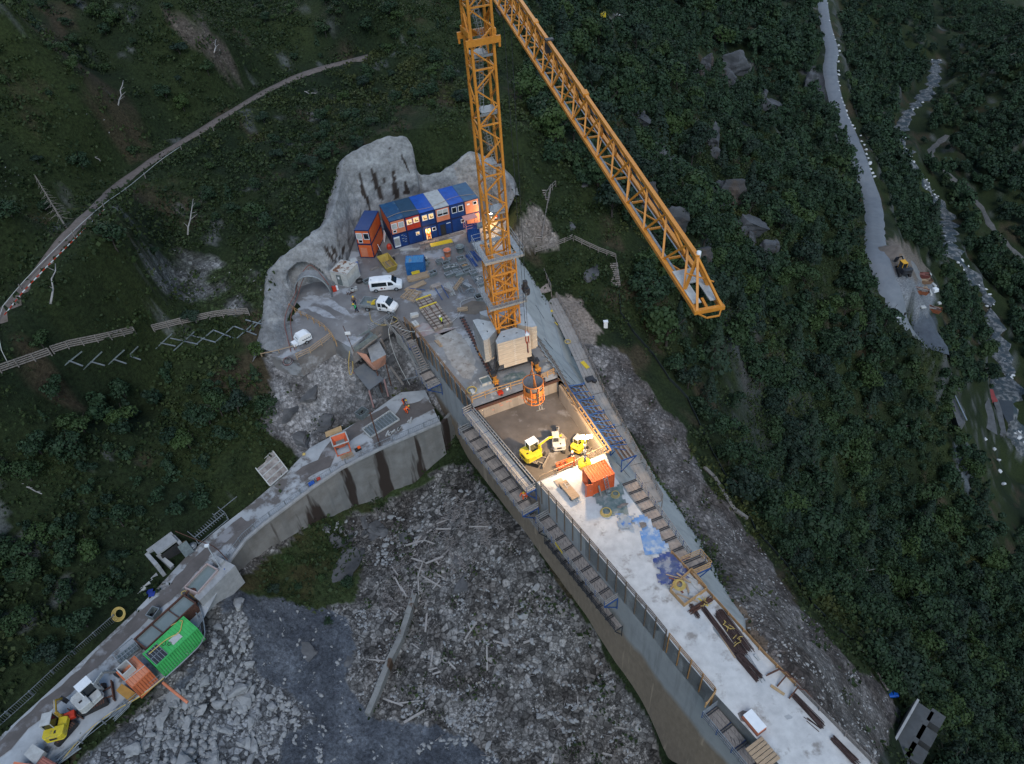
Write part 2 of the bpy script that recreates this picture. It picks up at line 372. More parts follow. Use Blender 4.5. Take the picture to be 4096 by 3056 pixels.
STRIPS={
 'path':([(-60,1330),(60,1200),(160,1050),(300,900),(440,760),(640,610),(800,525),(940,430),(1080,350),(1210,290),(1330,255),(1420,232),(1470,224)],1.25,(.16,.135,.12)),
 'road':([(3275,-120),(3290,0),(3300,90),(3330,200),(3318,270),(3335,370),(3360,450),(3400,540),(3430,620),(3455,700),(3490,790),(3500,880),(3500,960),(3510,1030),(3545,1110),(3570,1200),(3615,1280),(3665,1345),(3690,1375)],3.4,(.115,.125,.135)),
 'river':([(3745,240),(3735,330),(3695,390),(3640,440),(3600,520),(3610,600),(3670,690),(3720,760),(3790,870),(3800,1000),(3870,1080),(3950,1180),(3970,1280),(4000,1400),(4040,1500),(4010,1600),(4060,1700),(4110,1800),(4180,1900)],3.3,(.25,.26,.27)),
 'gravel_track':([(3790,540),(3720,600),(3730,640),(3800,700),(3860,760),(3930,830),(3960,900),(4030,980),(4120,1060)],2.2,(.13,.125,.12)),
}
SL={}
for k_,(pl,hw,col) in STRIPS.items(): SL[k_]=(strip_line(pl),hw,col)
def hf(x,y,det=True):
    x=np.asarray(x,float); y=np.asarray(y,float); shp=x.shape; x=x.ravel(); y=y.ravel(); h=nat(x,y)
    d=np.hypot(x,y)
    if det:
        far=np.clip((d-60)/200,0,1)
        h=h+fbm(x,y,9,4)*(.9+3.5*far)+fbm(x+300,y,40,3)*7*far
        cr=np.clip(fbm(x-90,y+40,26,3)*3-.5,0,1)*np.clip((x-30)/30,0,1)
        h=h+cr*3.5*np.abs(fbm(x,y*.5,7,3))
    for k_,(pts,hw,_) in SL.items():
        pa=np.array([tuple(p) for p in pts]); near=(x>pa[:,0].min()-25)&(x<pa[:,0].max()+25)&(y>pa[:,1].min()-25)&(y<pa[:,1].max()+25)
        idx=np.where(near)[0]
        for c0 in range(0,len(idx),20000):
            ii=idx[c0:c0+20000]; D=np.hypot(x[ii][:,None]-pa[None,:,0],y[ii][:,None]-pa[None,:,1]); j=D.argmin(1); dd=D[np.arange(len(ii)),j]
            w=np.clip((dd-hw-2.2)/(hw*1.6+1.5),0,1); w=w*w*(3-2*w); h[ii]=(pa[j,2]-.25)*(1-w)+h[ii]*w
    iy=inside(x,y,YARD); dy=seg_dist(x,y,YARD,True); dfr=seg_dist(x,y,yard_front+Lc[:3]); iy=iy&(dfr>1.2)
    h=np.where(iy,np.minimum(h,-.7),np.where(dy<14,np.minimum(h,-.7+1.5*dy),h))
    dro=seg_dist(x,y,SRR); road=SRL+SRR[::-1]; ir=inside(x,y,road)&(dro>1.5); dr=seg_dist(x,y,SRL)
    wr=np.clip(dr/2.5,0,1)
    h=np.where(ir,SR-.35,h); 
    left=(~ir)&(dr<2.5)&(h>SR)&(dro>1.5); h=np.where(left,(SR-.35)*(1-wr)+h*wr,h)
    dam=Lc+Rc[::-1]; idm=inside(x,y,dam); h=np.where(idm,np.minimum(h,-4.),h)
    dd_=seg_dist(x,y,RcN); 
    return h.reshape(shp)
ground=lambda x,y: hit(hf,x,y)
def gz(x,y): return float(hf(np.array([x]),np.array([y]))[0])
ZONES=[ # (polygon, albedo a, albedo b, veg 0..1)
 ([(900,2300),(1000,2230),(1220,2110),(1420,2010),(1650,1925),(1800,1870),(1870,1850),(2110,2150),(2331,2465),(2600,2900),(2700,3200),(-200,3400),(300,3056),(560,2820),(800,2480)],(.21,.205,.20),(.10,.092,.086),.1),
 ([(900,2340),(1100,2360),(1380,2480),(1430,2600),(1380,2720),(1500,2880),(1750,2900),(2000,3056),(2000,3200),(600,3200),(420,3040),(640,2800),(860,2560)],(.115,.128,.15),(.062,.07,.085),0.),
 ([(1250,2060),(1500,1985),(1700,1912),(1740,1922),(1560,2010),(1400,2060),(1380,2120),(1430,2200),(1445,2300),(1420,2410),(1260,2450),(1130,2390),(980,2380),(900,2330),(1000,2290),(1150,2180)],(.03,.045,.016),(.045,.038,.018),.95),
 ([(2040,940),(2120,830),(2190,870),(2230,990),(2100,1000)],(.26,.23,.205),(.17,.14,.12),0.),
 ([(2215,1160),(2330,1200),(2400,1330),(2395,1375),(2300,1380),(2260,1290)],(.25,.21,.18),(.21,.175,.15),0.),
 ([(2300,1370),(2400,1370),(2480,1400),(2560,1500),(2640,1620),(2720,1700),(2790,1840),(2830,1930),(2930,2030),(3010,2130),(3090,2260),(3180,2400),(3330,2560),(3480,2700),(3600,2850),(3500,3056),(3300,2900),(3070,2640),(2920,2400),(2770,2120),(2560,1800),(2440,1600)],(.20,.185,.18),(.08,.068,.063),.06),
 ([(2911,2367),(2960,2400),(3010,2480),(3070,2560),(3075,2600),(3040,2590),(2950,2440)],(.19,.145,.11),(.15,.115,.09),0.),
 ([(1050,1400),(1200,1440),(1400,1390),(1600,1300),(1720,1480),(1850,1720),(1700,1600),(1400,1700),(1200,1830),(1050,1700),(1080,1560)],(.30,.30,.31),(.085,.08,.08),.1),
 ([(560,1020),(640,990),(1000,1060),(1060,1120),(1050,1250),(900,1260),(650,1160)],(.20,.20,.20),(.045,.05,.035),.7),
 ([(640,20),(800,60),(900,200),(960,320),(860,250),(740,180)],(.13,.11,.095),(.06,.05,.04),.4),
 ([(3540,960),(3620,960),(3680,1030),(3720,1100),(3700,1130),(3600,1120),(3560,1060)],(.17,.145,.125),(.13,.11,.095),0.),
 ([(3560,1100),(3720,1120),(3740,1210),(3700,1300),(3640,1260),(3590,1180)],(.19,.20,.215),(.15,.16,.175),0.),
 ([(3640,1250),(3750,1270),(3740,1370),(3690,1375),(3650,1320)],(.09,.105,.125),(.06,.07,.085),0.),
 ([(2400,70),(2480,50),(2510,80),(2480,110),(2420,95)],(.16,.15,.14),(.1,.1,.09),0.),
   ([(3200,270),(3310,270),(3320,400),(3260,390)],(.08,.08,.085),(.025,.025,.03),0.),
 ([(3820,1790),(3870,1760),(3900,1900),(3870,2000),(3830,1900)],(.13,.15,.17),(.08,.09,.1),0.),
]
ZONES.append(([(880,2470),(960,2410),(1010,2560),(1040,2690),(1160,2780),(1260,2880),(1130,2960),(1100,3120),(200,3160),(420,2960),(560,2860),(720,2760),(830,2600)],(.23,.235,.245),(.12,.125,.135),0.))
def zone_masks(x,y,z,jit=9.):
    P=pix(x,y,z); jx=fbm(x,y,3.5,4)*jit*3; jy=fbm(x+50,y-30,3.5,4)*jit*3
    px_,py_=P[:,0]+jx,P[:,1]+jy
    return [inside(px_,py_,zn[0]) for zn in ZONES]
def build_terrain():
    na=620; az=np.linspace(R(-104),R(104),na)
    r=[3.]
    while r[-1]<1500: r.append(r[-1]+max(.42,r[-1]*(.0075 if r[-1]<160 else .013)))
    r=np.array(r); nrad=len(r)
    A,RR=np.meshgrid(az,r,indexing='ij'); x=(RR*np.sin(A)).ravel(); y=(RR*np.cos(A)).ravel(); z=hf(x,y)
    masks=zone_masks(x,y,z)
    rub=masks[0]|masks[5]; z=z+np.where(rub,fbm(x,y,1.6,3)*.45,0)
    v=np.stack([x,y,z],1)
    I=np.arange((na-1)*(nrad-1)); ia=I//(nrad-1); ir=I%(nrad-1); a=ia*nrad+ir
    f=np.stack([a,a+1,a+nrad+1,a+nrad],1)[:,::-1]
    n1=fbm(x,y,14,4); n2=fbm(x+99,y,3.2,3); t=np.clip(.5+n1*.9+n2*.5,0,1)[:,None]
    far=np.clip((np.hypot(x,y)-100)/200,0,1)[:,None]
    g1=np.array([.011,.019,.009]); g2=np.array([.027,.038,.013]); br=np.array([.07,.05,.035])
    col=g1*(1-t)+g2*t
    e=np.clip((fbm(x-40,y+70,7,4)-.25)*6,0,1)[:,None]; col=col*(1-e*.6)+br*e*.6
    gx=(hf(x+1.2,y)-z); st=np.clip((np.abs(gx)-1.5)*1.2,0,1)[:,None]*(x>28)[:,None]
    col=col*(1-st*.75)+np.array([.095,.10,.105])*st*.75
    rock=np.clip((fbm(x+210,y-80,4,4)-.40)*9,0,1)[:,None]*((x<-20)|(y>150))[:,None]
    col=col*(1-rock*.5)+np.array([.16,.165,.17])*rock*.5
    veg=np.ones(len(x))*1.; rubw=np.zeros(len(x)); RW_={0:1.,1:.25,3:.5,5:.7,6:.2,7:.6,8:.8,9:.5,len(ZONES)-1:1.}
    for zi_,(mk,(pl,ca,cb,vg)) in enumerate(zip(masks,ZONES)):
        rubw=np.where(mk,RW_.get(zi_,.0),rubw)
        tt=np.clip(.5+fbm(x+7,y-3,2.6,4)*1.1,0,1)[:,None]; cc=np.array(ca)*tt+np.array(cb)*(1-tt)
        if vg>0: gr=np.clip((fbm(x+31,y+11,4.5,3)+vg-.75)*5,0,1)[:,None]; cc=cc*(1-gr)+np.array([.035,.05,.02])*gr
        col=np.where(mk[:,None],cc,col); veg=np.where(mk,vg,veg)
    m,n,b=newmat('ground_surface'); at_=n.nodes.new('ShaderNodeAttribute'); at_.attribute_name='albedo'
    nn=noisen(n,2.2,6,.7); c=mixc(n,1.,at_.outputs[0],ramp(n,nn,[(.32,.45),(.68,1.5)]),'MULTIPLY')
    ar=n.nodes.new('ShaderNodeAttribute'); ar.attribute_name='rub'; tc=n.nodes.new('ShaderNodeTexCoord'); lay=None
    for sc_,dk in ((1.35,.6),(3.6,.5)):
        vo=n.nodes.new('ShaderNodeTexVoronoi'); vo.inputs['Scale'].default_value=sc_; vo.inputs['Randomness'].default_value=1; n.links.new(tc.outputs['Object'],vo.inputs['Vector']); ve=n.nodes.new('ShaderNodeTexVoronoi'); ve.feature='DISTANCE_TO_EDGE'; ve.inputs['Scale'].default_value=sc_; n.links.new(tc.outputs['Object'],ve.inputs['Vector'])
        k_=mixc(n,1.,ramp(n,vo.outputs['Color'],[(.2,.35),(.55,.9),(.85,1.9)]),ramp(n,ve.outputs['Distance'],[(.0,dk*.6),(.16,1.)]),'MULTIPLY'); lay=k_ if lay is None else mixc(n,ramp(n,noisen(n,.5,3,.6),[(.42,0.),(.6,1.)]),lay,k_)
    c=mixc(n,1.,c,mixc(n,ar.outputs['Fac'],(1,1,1),lay),'MULTIPLY')
    n.links.new(c,b.inputs['Base Color']); b.inputs['Roughness'].default_value=.95; b.inputs['Specular IOR Level'].default_value=.15
    bump(n,b,noisen(n,3.5,6,.75),.9,.25)
    o=npmesh('terrain',v,f,m,{'albedo':col,'rub':rubw},smooth=True); tag(o,'dark green mountainside with scree basin falling to a river gorge','terrain',kind='structure')
    return o
terrain=build_terrain()
def strip_mesh(name,pts,hw,lift,m,label,cat,jag=.0,n=5):
    vs=[];fs=[]
    for i,p in enumerate(pts):
        t=(pts[min(i+1,len(pts)-1)]-pts[max(i-1,0)]); t=Vector((t.x,t.y,0)).normalized(); s=Vector((t.y,-t.x,0))
        wj=1+jag*noise.noise(Vector((i*.35,hw,0)))*2
        for k in range(n+1):
            u=-1+2*k/n; q=p+s*(hw*wj*u); edge=-.8 if k in (0,n) else 0
            vs.append((q.x,q.y,p.z+lift+edge))
    for i in range(len(pts)-1):
        for k in range(n): a=i*(n+1)+k; fs.append((a,a+1,a+n+2,a+n+1))
    mb=MB(); mb.add(vs,fs); o=mb.build(name,m,smooth=True)
    return tag(o,label,cat,kind='structure')
mp=mat('dirt_path',(.15,.125,.115),(.11,.09,.08),1.2,.95,0,.5,col3=(.05,.055,.03),s3=.6,lo3=.6,hi3=.75)
strip_mesh('path',SL['path'][0],SL['path'][1],.0,mp,'narrow dirt footpath crossing the upper left hillside','path',.35)
ma=mat('worn_asphalt',(.17,.185,.205),(.135,.15,.17),.35,.85,0,.2,col3=(.17,.18,.195),s3=.12,lo3=.5,hi3=.7)
strip_mesh('valley_road',SL['road'][0],SL['road'][1],.5,ma,'grey asphalt valley road curving down the right side','road',.0)
mg=mat('gravel_track',(.12,.115,.11),(.08,.08,.075),.8,.95,0,.5)
strip_mesh('gravel_track',SL['gravel_track'][0],SL['gravel_track'][1],.0,mg,'gravel track on the far bank of the river','path',.4)
mr=mat('river_stones',(.16,.165,.17),(.045,.055,.06),.55,.85,0,1.,lo=.42,hi=.56,col3=(.035,.05,.06),s3=.25,lo3=.5,hi3=.56)
strip_mesh('river_bed',SL['river'][0],SL['river'][1],.3,mr,'white boulder river bed with dark water in the gorge','river',.9,8)
def wpart(mb,name,m,root,**k):
    """part whose vertices were given in world space"""
    o=root.location
    mb.v=[(v[0]-o.x,v[1]-o.y,v[2]-o.z) for v in mb.v]
    return mb.build(name,m,root,**k)
def arclen(pts):
    L=[0.]
    for a,b in zip(pts,pts[1:]): L.append(L[-1]+(b-a).length)
    return L
def along(pts,s):
    L=arclen(pts)
    for i in range(len(pts)-1):
        if s<=L[i+1] or i==len(pts)-2:
            t=(s-L[i])/max(1e-6,L[i+1]-L[i]); d=(pts[i+1]-pts[i]).normalized(); return pts[i].lerp(pts[i+1],t),d
def stained(name,base,dark,brown,low_brown=None,zsplit=None,streak=1.,wet=.5,panel=0):
    m,n,b=newmat(name); b.inputs['Roughness'].default_value=.88; b.inputs['Specular IOR Level'].default_value=.25
    c=mixc(n,ramp(n,noisen(n,.5,6,.65),[(.3,0.),(.7,1.)]),base,dark)
    st=ramp(n,noisen(n,.9*streak,5,.6,vec=(1.,1.,.09)),[(.5,0.),(.62,1.)])
    c=mixc(n,mixc(n,.55,(0,0,0),st),c,tuple(x*.62 for x in base))
    w=ramp(n,noisen(n,.33*streak,4,.6,vec=(1.,1.,.12)),[(wet,0.),(wet+.05,1.)]); c=mixc(n,w,c,brown)
    if low_brown:
        tc=n.nodes.new('ShaderNodeNewGeometry'); sp=n.nodes.new('ShaderNodeSeparateXYZ'); n.links.new(tc.outputs['Position'],sp.inputs[0])
        mm=n.nodes.new('ShaderNodeMapRange'); mm.inputs[1].default_value=zsplit+.6; mm.inputs[2].default_value=zsplit-.6
        ad=n.nodes.new('ShaderNodeMath'); ad.operation='ADD'; ns=noisen(n,.25,3,.6,vec=(1,1,.3)); n.links.new(sp.outputs[2],ad.inputs[0])
        mu=n.nodes.new('ShaderNodeMath'); mu.operation='MULTIPLY'; mu.inputs[1].default_value=2.2; n.links.new(ns,mu.inputs[0]); n.links.new(mu.outputs[0],ad.inputs[1]); n.links.new(ad.outputs[0],mm.inputs[0])
        lb=mixc(n,ramp(n,noisen(n,1.6,5,.7,vec=(1,1,.4)),[(.3,0.),(.7,1.)]),low_brown,tuple(x*.72 for x in low_brown))
        st2=ramp(n,noisen(n,1.3,4,.6,vec=(1.,1.,.05)),[(.62,0.),(.68,1.)]); lb=mixc(n,mixc(n,.5,(0,0,0),st2),lb,tuple(x*1.7 for x in low_brown))
        c=mixc(n,mm.outputs[0],c,lb)
    if panel:
        br=n.nodes.new('ShaderNodeTexBrick'); br.inputs['Scale'].default_value=1; br.inputs['Mortar Size'].default_value=.012; br.inputs['Brick Width'].default_value=2.4; br.inputs['Row Height'].default_value=1.2
        br.inputs['Color1'].default_value=(1,1,1,1); br.inputs['Color2'].default_value=(.9,.9,.9,1); br.inputs['Mortar'].default_value=(.62,.62,.62,1); br.offset=0
        u=n.nodes.new('ShaderNodeUVMap'); n.links.new(u.outputs[0],br.inputs[0]); c=mixc(n,1.,c,br.outputs[0],'MULTIPLY')
    n.links.new(c,b.inputs['Base Color']); bump(n,b,noisen(n,5,4,.7),.35,.05); return m
m_up=stained('dam_upstream_concrete',(.36,.365,.365),(.29,.295,.295),(.21,.20,.19),(.29,.225,.165),-8.4,1.,.70)
m_slope=stained('dam_slope_concrete',(.385,.395,.395),(.31,.325,.33),(.22,.235,.245),None,None,.5,.7)
m_crestf=mat('crest_concrete_white',(.505,.505,.50),(.375,.375,.375),.8,.92,0,.45,.05,lo=.36,hi=.7,col3=(.24,.225,.21),s3=.45,lo3=.56,hi3=.66)
m_yard=mat('yard_concrete_wet',(.185,.18,.18),(.12,.113,.112),.22,.55,0,.25,.03,lo=.38,hi=.6,col3=(.30,.31,.33),s3=.17,lo3=.53,hi3=.6,spec=.4)
m_crane_slab=mat('crane_block_concrete',(.25,.26,.275),(.165,.16,.155),.25,.7,0,.3,.03,col3=(.36,.36,.35),s3=.3,lo3=.55,hi3=.6)
dam=thing('dam','long concrete gravity dam under construction running to the lower right corner','dam',(0,60,-2))
def slab(poly,z0,z1,m,name,root,uv=False):
    mb=MB(); mb.prism([(p[0],p[1]) for p in poly],z0,z1); return wpart(mb,name,m,root)
NWt,NEt=at(1897,1634).xy,at(2232,1515).xy
FSt,FSe=at(2148,1928).xy,at(2421,1812).xy
blk=[Lc[2]+Vector((.0,0)),Lc[3],Lc[4],NWt,NEt]+[Rc[5],Rc[4],Rc[3]]
slab(blk,-3.0,0.0,m_crane_slab,'crane_block_crest',dam)
fr_=[FSt]+Lc[6:]+Rc[8:][::-1]+[FSe]
fr_=[FSt]+Lc[6:]+[p for p in Rc[9:]][::-1]+[FSe]
slab(fr_,-3.2,0.0,m_crestf,'front_block_crest',dam)
m_pit=mat('wet_fresh_concrete',(.155,.135,.12),(.10,.086,.075),.25,.6,0,.5,.06,lo=.35,hi=.6,col3=(.25,.235,.23),s3=.3,lo3=.56,hi3=.68,spec=.35)
PITZ=-2.3
slab([NWt+Vector((-.8,.8)),NEt+Vector((1.5,.8)),FSe+Vector((1.5,-.8)),FSt+Vector((-.8,-.8))],-4.5,PITZ,m_pit,'pit_floor',dam)
mb=MB(); rows_=26; cols=34; vs=[];fs=[]
q0,q1,q2,q3=[at(*p,PITZ) for p in ((1900,1640),(2240,1555),(2425,1840),(2140,1925))]
for j in range(rows_+1):
    for i in range(cols+1):
        u,v=i/cols,j/rows_; p=q0.lerp(q1,u).lerp(q3.lerp(q2,u),v); g_=max(0,1-((u-.62)**2/.10+(v-.5)**2/.09)); r_=max(0,1-((u-.35)**2/.05+(v-.75)**2/.05))
        z=PITZ+.02+.10*noise.noise(Vector((p.x*1.3,p.y*1.3,0)))*(v>.3)+.22*g_*(1+noise.noise(p*.8))+.18*r_+.03*noise.noise(p*3)
        vs.append((p.x,p.y,z))
for j in range(rows_):
    for i in range(cols): a_=j*(cols+1)+i; fs.append((a_,a_+cols+1,a_+cols+2,a_+1))
mb.add(vs,fs); wpart(mb,'spread_concrete',m_pit,dam,smooth=True)
m_pale=mat('drying_crust',(.24,.23,.225),(.15,.135,.125),.55,.9,0,.2,lo=.45,hi=.6)
m_bulk=stained('bulkhead_panel',(.35,.305,.265),(.29,.25,.215),(.20,.17,.145),None,None,1.2,.8)
mb=MB(); d=(NEt-NWt).normalized(); nn_=Vector((d.y,-d.x))
a=NWt+nn_*.02-d*.3; b_=NEt+nn_*.02
mb.add([(a.x,a.y,-3.6),(b_.x,b_.y,-3.6),(b_.x,b_.y,-.28),(a.x,a.y,-.28)],[(0,1,2,3)])
wpart(mb,'bulkhead_panel',m_bulk,dam)
mb=MB(); a2=a-nn_*.25; b2=b_-nn_*.25
mb.bar((a.x,a.y,-.14),(b_.x,b_.y,-.14),.5,.28); wpart(mb,'brown_capping_strip',K['rust'],dam)
mb=MB()
for i in range(46):
    p=a.lerp(b_,(i+.5)/46)+nn_*.03; mb.bar((p.x,p.y,-.28),(p.x+nn_.x*.12,p.y+nn_.y*.12,-.36),.05)
wpart(mb,'capping_nails',K['rust'],dam)
mb=MB()
for fx,fz,w in ((.22,-1.45,.3),(.30,-.75,.3),(.31,-1.15,.4),(.38,-.9,.35),(.42,-1.0,.3),(.48,-.55,.35),(.55,-.8,.3),(.56,-1.2,.3)):
    p=a.lerp(b_,fx)+nn_*.03; q=p+d*w; mb.add([(p.x,p.y,fz),(q.x,q.y,fz),(q.x,q.y,fz+.1),(p.x,p.y,fz+.1)],[(0,1,2,3)])
wpart(mb,'orange_spray_mark',mat('orange_spray',(.75,.2,.12),(.6,.2,.14),6,.8),dam)
mb=MB()
for fx in (.12,.42):
    p=a.lerp(b_,fx)+nn_*.04; q=p+d*1.5
    mb.bar((p.x,p.y,-2.0),(p.x,p.y,-1.0),.06);mb.bar((p.x,p.y,-1.0),(q.x,q.y,-1.0),.06);mb.bar((q.x,q.y,-1.0),(q.x,q.y,-2.0),.06);mb.bar((p.x,p.y,-2.0),(q.x,q.y,-2.0),.06)
wpart(mb,'bulkhead_batten',m_bulk,dam)
mb=MB(); mb.add([(FSt.x,FSt.y,-3),(FSe.x,FSe.y,-3),(FSe.x,FSe.y,-.02),(FSt.x,FSt.y,-.02)],[(3,2,1,0)]); wpart(mb,'pit_near_wall',m_bulk,dam)
def wall_strip(poly,zs,outs,uvs=True):
    """poly plan line; outward = left of travel turned; rows of (z, offset)"""
    N=len(poly); nor=[]
    for i in range(N):
        t=(poly[min(i+1,N-1)]-poly[max(i-1,0)]).normalized(); nor.append(Vector((t.y,-t.x)))
    vs=[];fs=[]; L=arclen(poly)
    for i,p in enumerate(poly):
        for z,o in zip(zs,outs): q=p+nor[i]*o; vs.append((q.x,q.y,z))
    k=len(zs)
    for i in range(N-1):
        for j in range(k-1): a=i*k+j; fs.append((a,a+1,a+k+1,a+k))
    return vs,fs
def densify(poly,step=1.5):
    out=[poly[0]]
    for a,b in zip(poly,poly[1:]):
        n=max(1,int((b-a).length/step))
        for i in range(1,n+1): out.append(a.lerp(b,i/n))
    return out
Ld=densify(Lc); 
vs,fs=wall_strip(Ld,[-.001,-3,-6,-11.8,-11.81,-20,-45],[0,0,0,0,-.28,-.3,-.4])
mb=MB(); mb.add(vs,[f[::-1] for f in fs]); wpart(mb,'upstream_face',m_up,dam)
Rd=densify(Rc)
rows=[0,.5,1.5,3,5,7.5,10,14,20,32]
vs,fs=wall_strip(Rd,[-.001-r/SLK for r in rows],[-r for r in rows])
vs,fs=wall_strip(Rd[::-1],[-.001-r/SLK for r in rows],[r for r in rows])
_sc=[min(1.,max(.06,(at(3150,2700).y-p.y)/(at(3150,2700).y-at(2900,2450).y))) for p in Rd[::-1]]
for i_,p in enumerate(Rd[::-1]):
    for j_ in range(len(rows)): k_=i_*len(rows)+j_; v_=vs[k_]; vs[k_]=(p.x+(v_[0]-p.x)*_sc[i_],p.y+(v_[1]-p.y)*_sc[i_],v_[2])
mb=MB(); mb.add(vs,fs); wpart(mb,'downstream_slope',m_slope,dam,smooth=False)
mb=MB()
def slope_pt(s,o,lift=.02):
    p,d_=along(Rc,s); nx=Vector((-d_.y,d_.x)); nx=-nx if nx.x<0 else nx
    q=p+nx*o; return Vector((q.x,q.y,-o/SLK+lift)),Vector((d_.x,d_.y,0)),Vector((nx.x,nx.y,-1/SLK)).normalized()
for s in (14,22,30,33,36.5,48):
    a_,_,_=slope_pt(s,.3); b_2,_,_=slope_pt(s,1.6); c_,_,_=slope_pt(s+2.5,2.2); e_,_,_=slope_pt(s+4.4,3.2)
    mb.bar(c_,e_,.06,.03)
wpart(mb,'slope_rod',K['darksteel'],dam)
mb=MB()
for o in (2.6,5.0): 
    for s in range(0,56,2):
        a_,_,_=slope_pt(s,o,.012); b_2,_,_=slope_pt(s+2,o,.012); mb.bar(a_,b_2,.05,.02)
wpart(mb,'slope_joint',mat('joint_grey',(.22,.26,.28)),dam)
yard=MB(); yard.prism([(p.x,p.y) for p in YARD],-3.2,-.012); yo=yard.build('yard_ground',m_yard); tag(yo,'wet grey concrete work yard in front of the rock wall','ground',kind='structure')
m_road=mat('dusty_site_road',(.39,.41,.43),(.29,.305,.32),.5,.85,0,.3,.03,col3=(.125,.115,.11),s3=.16,lo3=.52,hi3=.58)
rd=MB(); L1=densify(SRL,3);R1=densify(SRR,3)
n=60; vs=[];fs=[]
tl=arclen(L1)[-1]; tr=arclen(R1)[-1]
for i in range(n+1):
    a_,_=along(L1,tl*i/n); b_2,_=along(R1,tr*i/n)
    for k in range(7):
        p=a_.lerp(b_2,k/6); vs.append((p.x,p.y,SR+(.03*math.sin(k*1.1+i*.4) if 0<k<6 else 0)))
for i in range(n):
    for k in range(6): q=i*7+k; fs.append((q,q+7,q+8,q+1))
rd.add(vs,[f[::-1] for f in fs]); ro=rd.build('site_road',m_road,smooth=True); tag(ro,'pale dusty concrete site road curving up to the dam wall','road',kind='structure')
if ro.data.polygons[0].normal.z<0: ro.data.flip_normals()
m_mud=mat('muddy_track',(.135,.12,.115),(.10,.09,.085),.6,.8,0,.4,.03,col3=(.24,.24,.25),s3=.35,lo3=.55,hi3=.65)
def ribbon(name,L,w,z,m,jag=.3,seed=0):
    pts=densify(P2(L,z),1.0); vs=[];fs=[]
    for i,p in enumerate(pts):
        t=(pts[min(i+1,len(pts)-1)]-pts[max(i-1,0)]).normalized(); s=Vector((t.y,-t.x))
        for sg in (-1,1):
            q=p+s*sg*w/2*(1+jag*noise.noise(Vector((i*.5,sg*3+seed,0)))*2); vs.append((q.x,q.y,z))
    for i in range(len(pts)-1): a=i*2; fs.append((a,a+1,a+3,a+2))
    mb=MB(); mb.add(vs,fs); o=mb.build(name,m); 
    if o.data.polygons[0].normal.z<0: o.data.flip_normals()
    return o
for i,(L,w) in enumerate((([(980,2080),(880,2160),(780,2260),(700,2350),(600,2440),(470,2560),(300,2720),(100,2900),(-60,3050)],1.7),([(1560,1640),(1450,1700),(1350,1770),(1290,1850),(1200,1905)],2.2),([(1720,1610),(1640,1650),(1560,1700),(1480,1745)],3.0))):
    o=ribbon('mud_track',L,w,SR+.05,m_mud,.35,i*7); tag(o,['dark muddy wheel track along the far edge of the side road','brown wet patch on the side road below the rock','dark wet floor where the side road meets the dam'][i],'mud track',kind='structure')
m_rw=stained('road_wall_concrete',(.22,.22,.215),(.13,.122,.112),(.035,.026,.022),None,None,.8,.525)
rw=thing('road_retaining_wall','stained curved concrete wall holding up the side road above the scree','retaining wall',(*SRR[4],SR-4))
Rr=densify(SRR[:10],1.0); vs,fs=wall_strip(Rr,[SR+.25,SR-.3,SR-.31,SR-3,SR-14],[.12,.12,0,-.1,-.6])
mb=MB(); mb.add(vs,fs); wpart(mb,'wall_face',m_rw,rw)
mb=MB(); vs=[];fs=[]
vs,fs=wall_strip(Rr,[SR+.25,SR+.25],[.12,-.33]); mb.add(vs,[f[::-1] for f in fs]); vs,fs=wall_strip(Rr,[SR+.25,SR-.05],[-.33,-.33]); mb.add(vs,[f[::-1] for f in fs])
wpart(mb,'coping',K['concrete'],rw)
mb=MB(); p,_=along(SRR,0); mb.bar((p.x+.2,p.y+.1,SR-5.2),(p.x+1.6,p.y+2.2,SR-5.2),.5,10); wpart(mb,'end_return',m_rw,rw)
_pt=[((-29.6,77.4),(1058,1395,.3)),((-31.0,80.6),(1064,1345,.9)),((-31.3,84.),(1078,1300,1.5)),((-31.8,88.),(1084,1250,2.2)),((-32.0,90.6),(1080,1180,3.)),((-32.2,92.6),(1080,1085,4.3)),
((-31.2,92.9),(1110,1045,4.9)),((-29.5,93.6),(1160,1005,5.6)),((-27.8,93.5),(1212,963,6.1)),((-26.6,93.6),(1262,925,6.2)),((-25.4,97.5),(1305,897,6.1)),((-25.2,102.),(1335,845,6.4)),((-24.8,107.),(1348,790,7.)),((-24.4,110.),(1365,715,8.)),((-23.4,112.),(1375,642,10.)),((-22.6,112.7),(1410,610,11.2)),((-20.5,113.8),(1463,582,12.)),((-18.2,114.8),(1545,549,12.8)),
((-16.2,115.6),(1600,547,12.7)),((-15.,116.),(1626,549,12.4)),((-14.3,116.3),(1648,580,11.2)),((-13.8,116.5),(1656,612,10.)),((-13.3,116.6),(1668,680,6.4)),((-12.5,116.8),(1690,704,5.6)),((-9.8,117.2),(1762,690,5.7)),((-7,117.5),(1828,647,7.2)),((-4.6,117.9),(1871,612,8.2)),((-3.4,118),(1900,610,8.2)),((-1.4,118.),(1960,640,6.9)),((.3,115.7),(2020,700,5.2)),((1.6,111.5),(2060,780,3.5))]
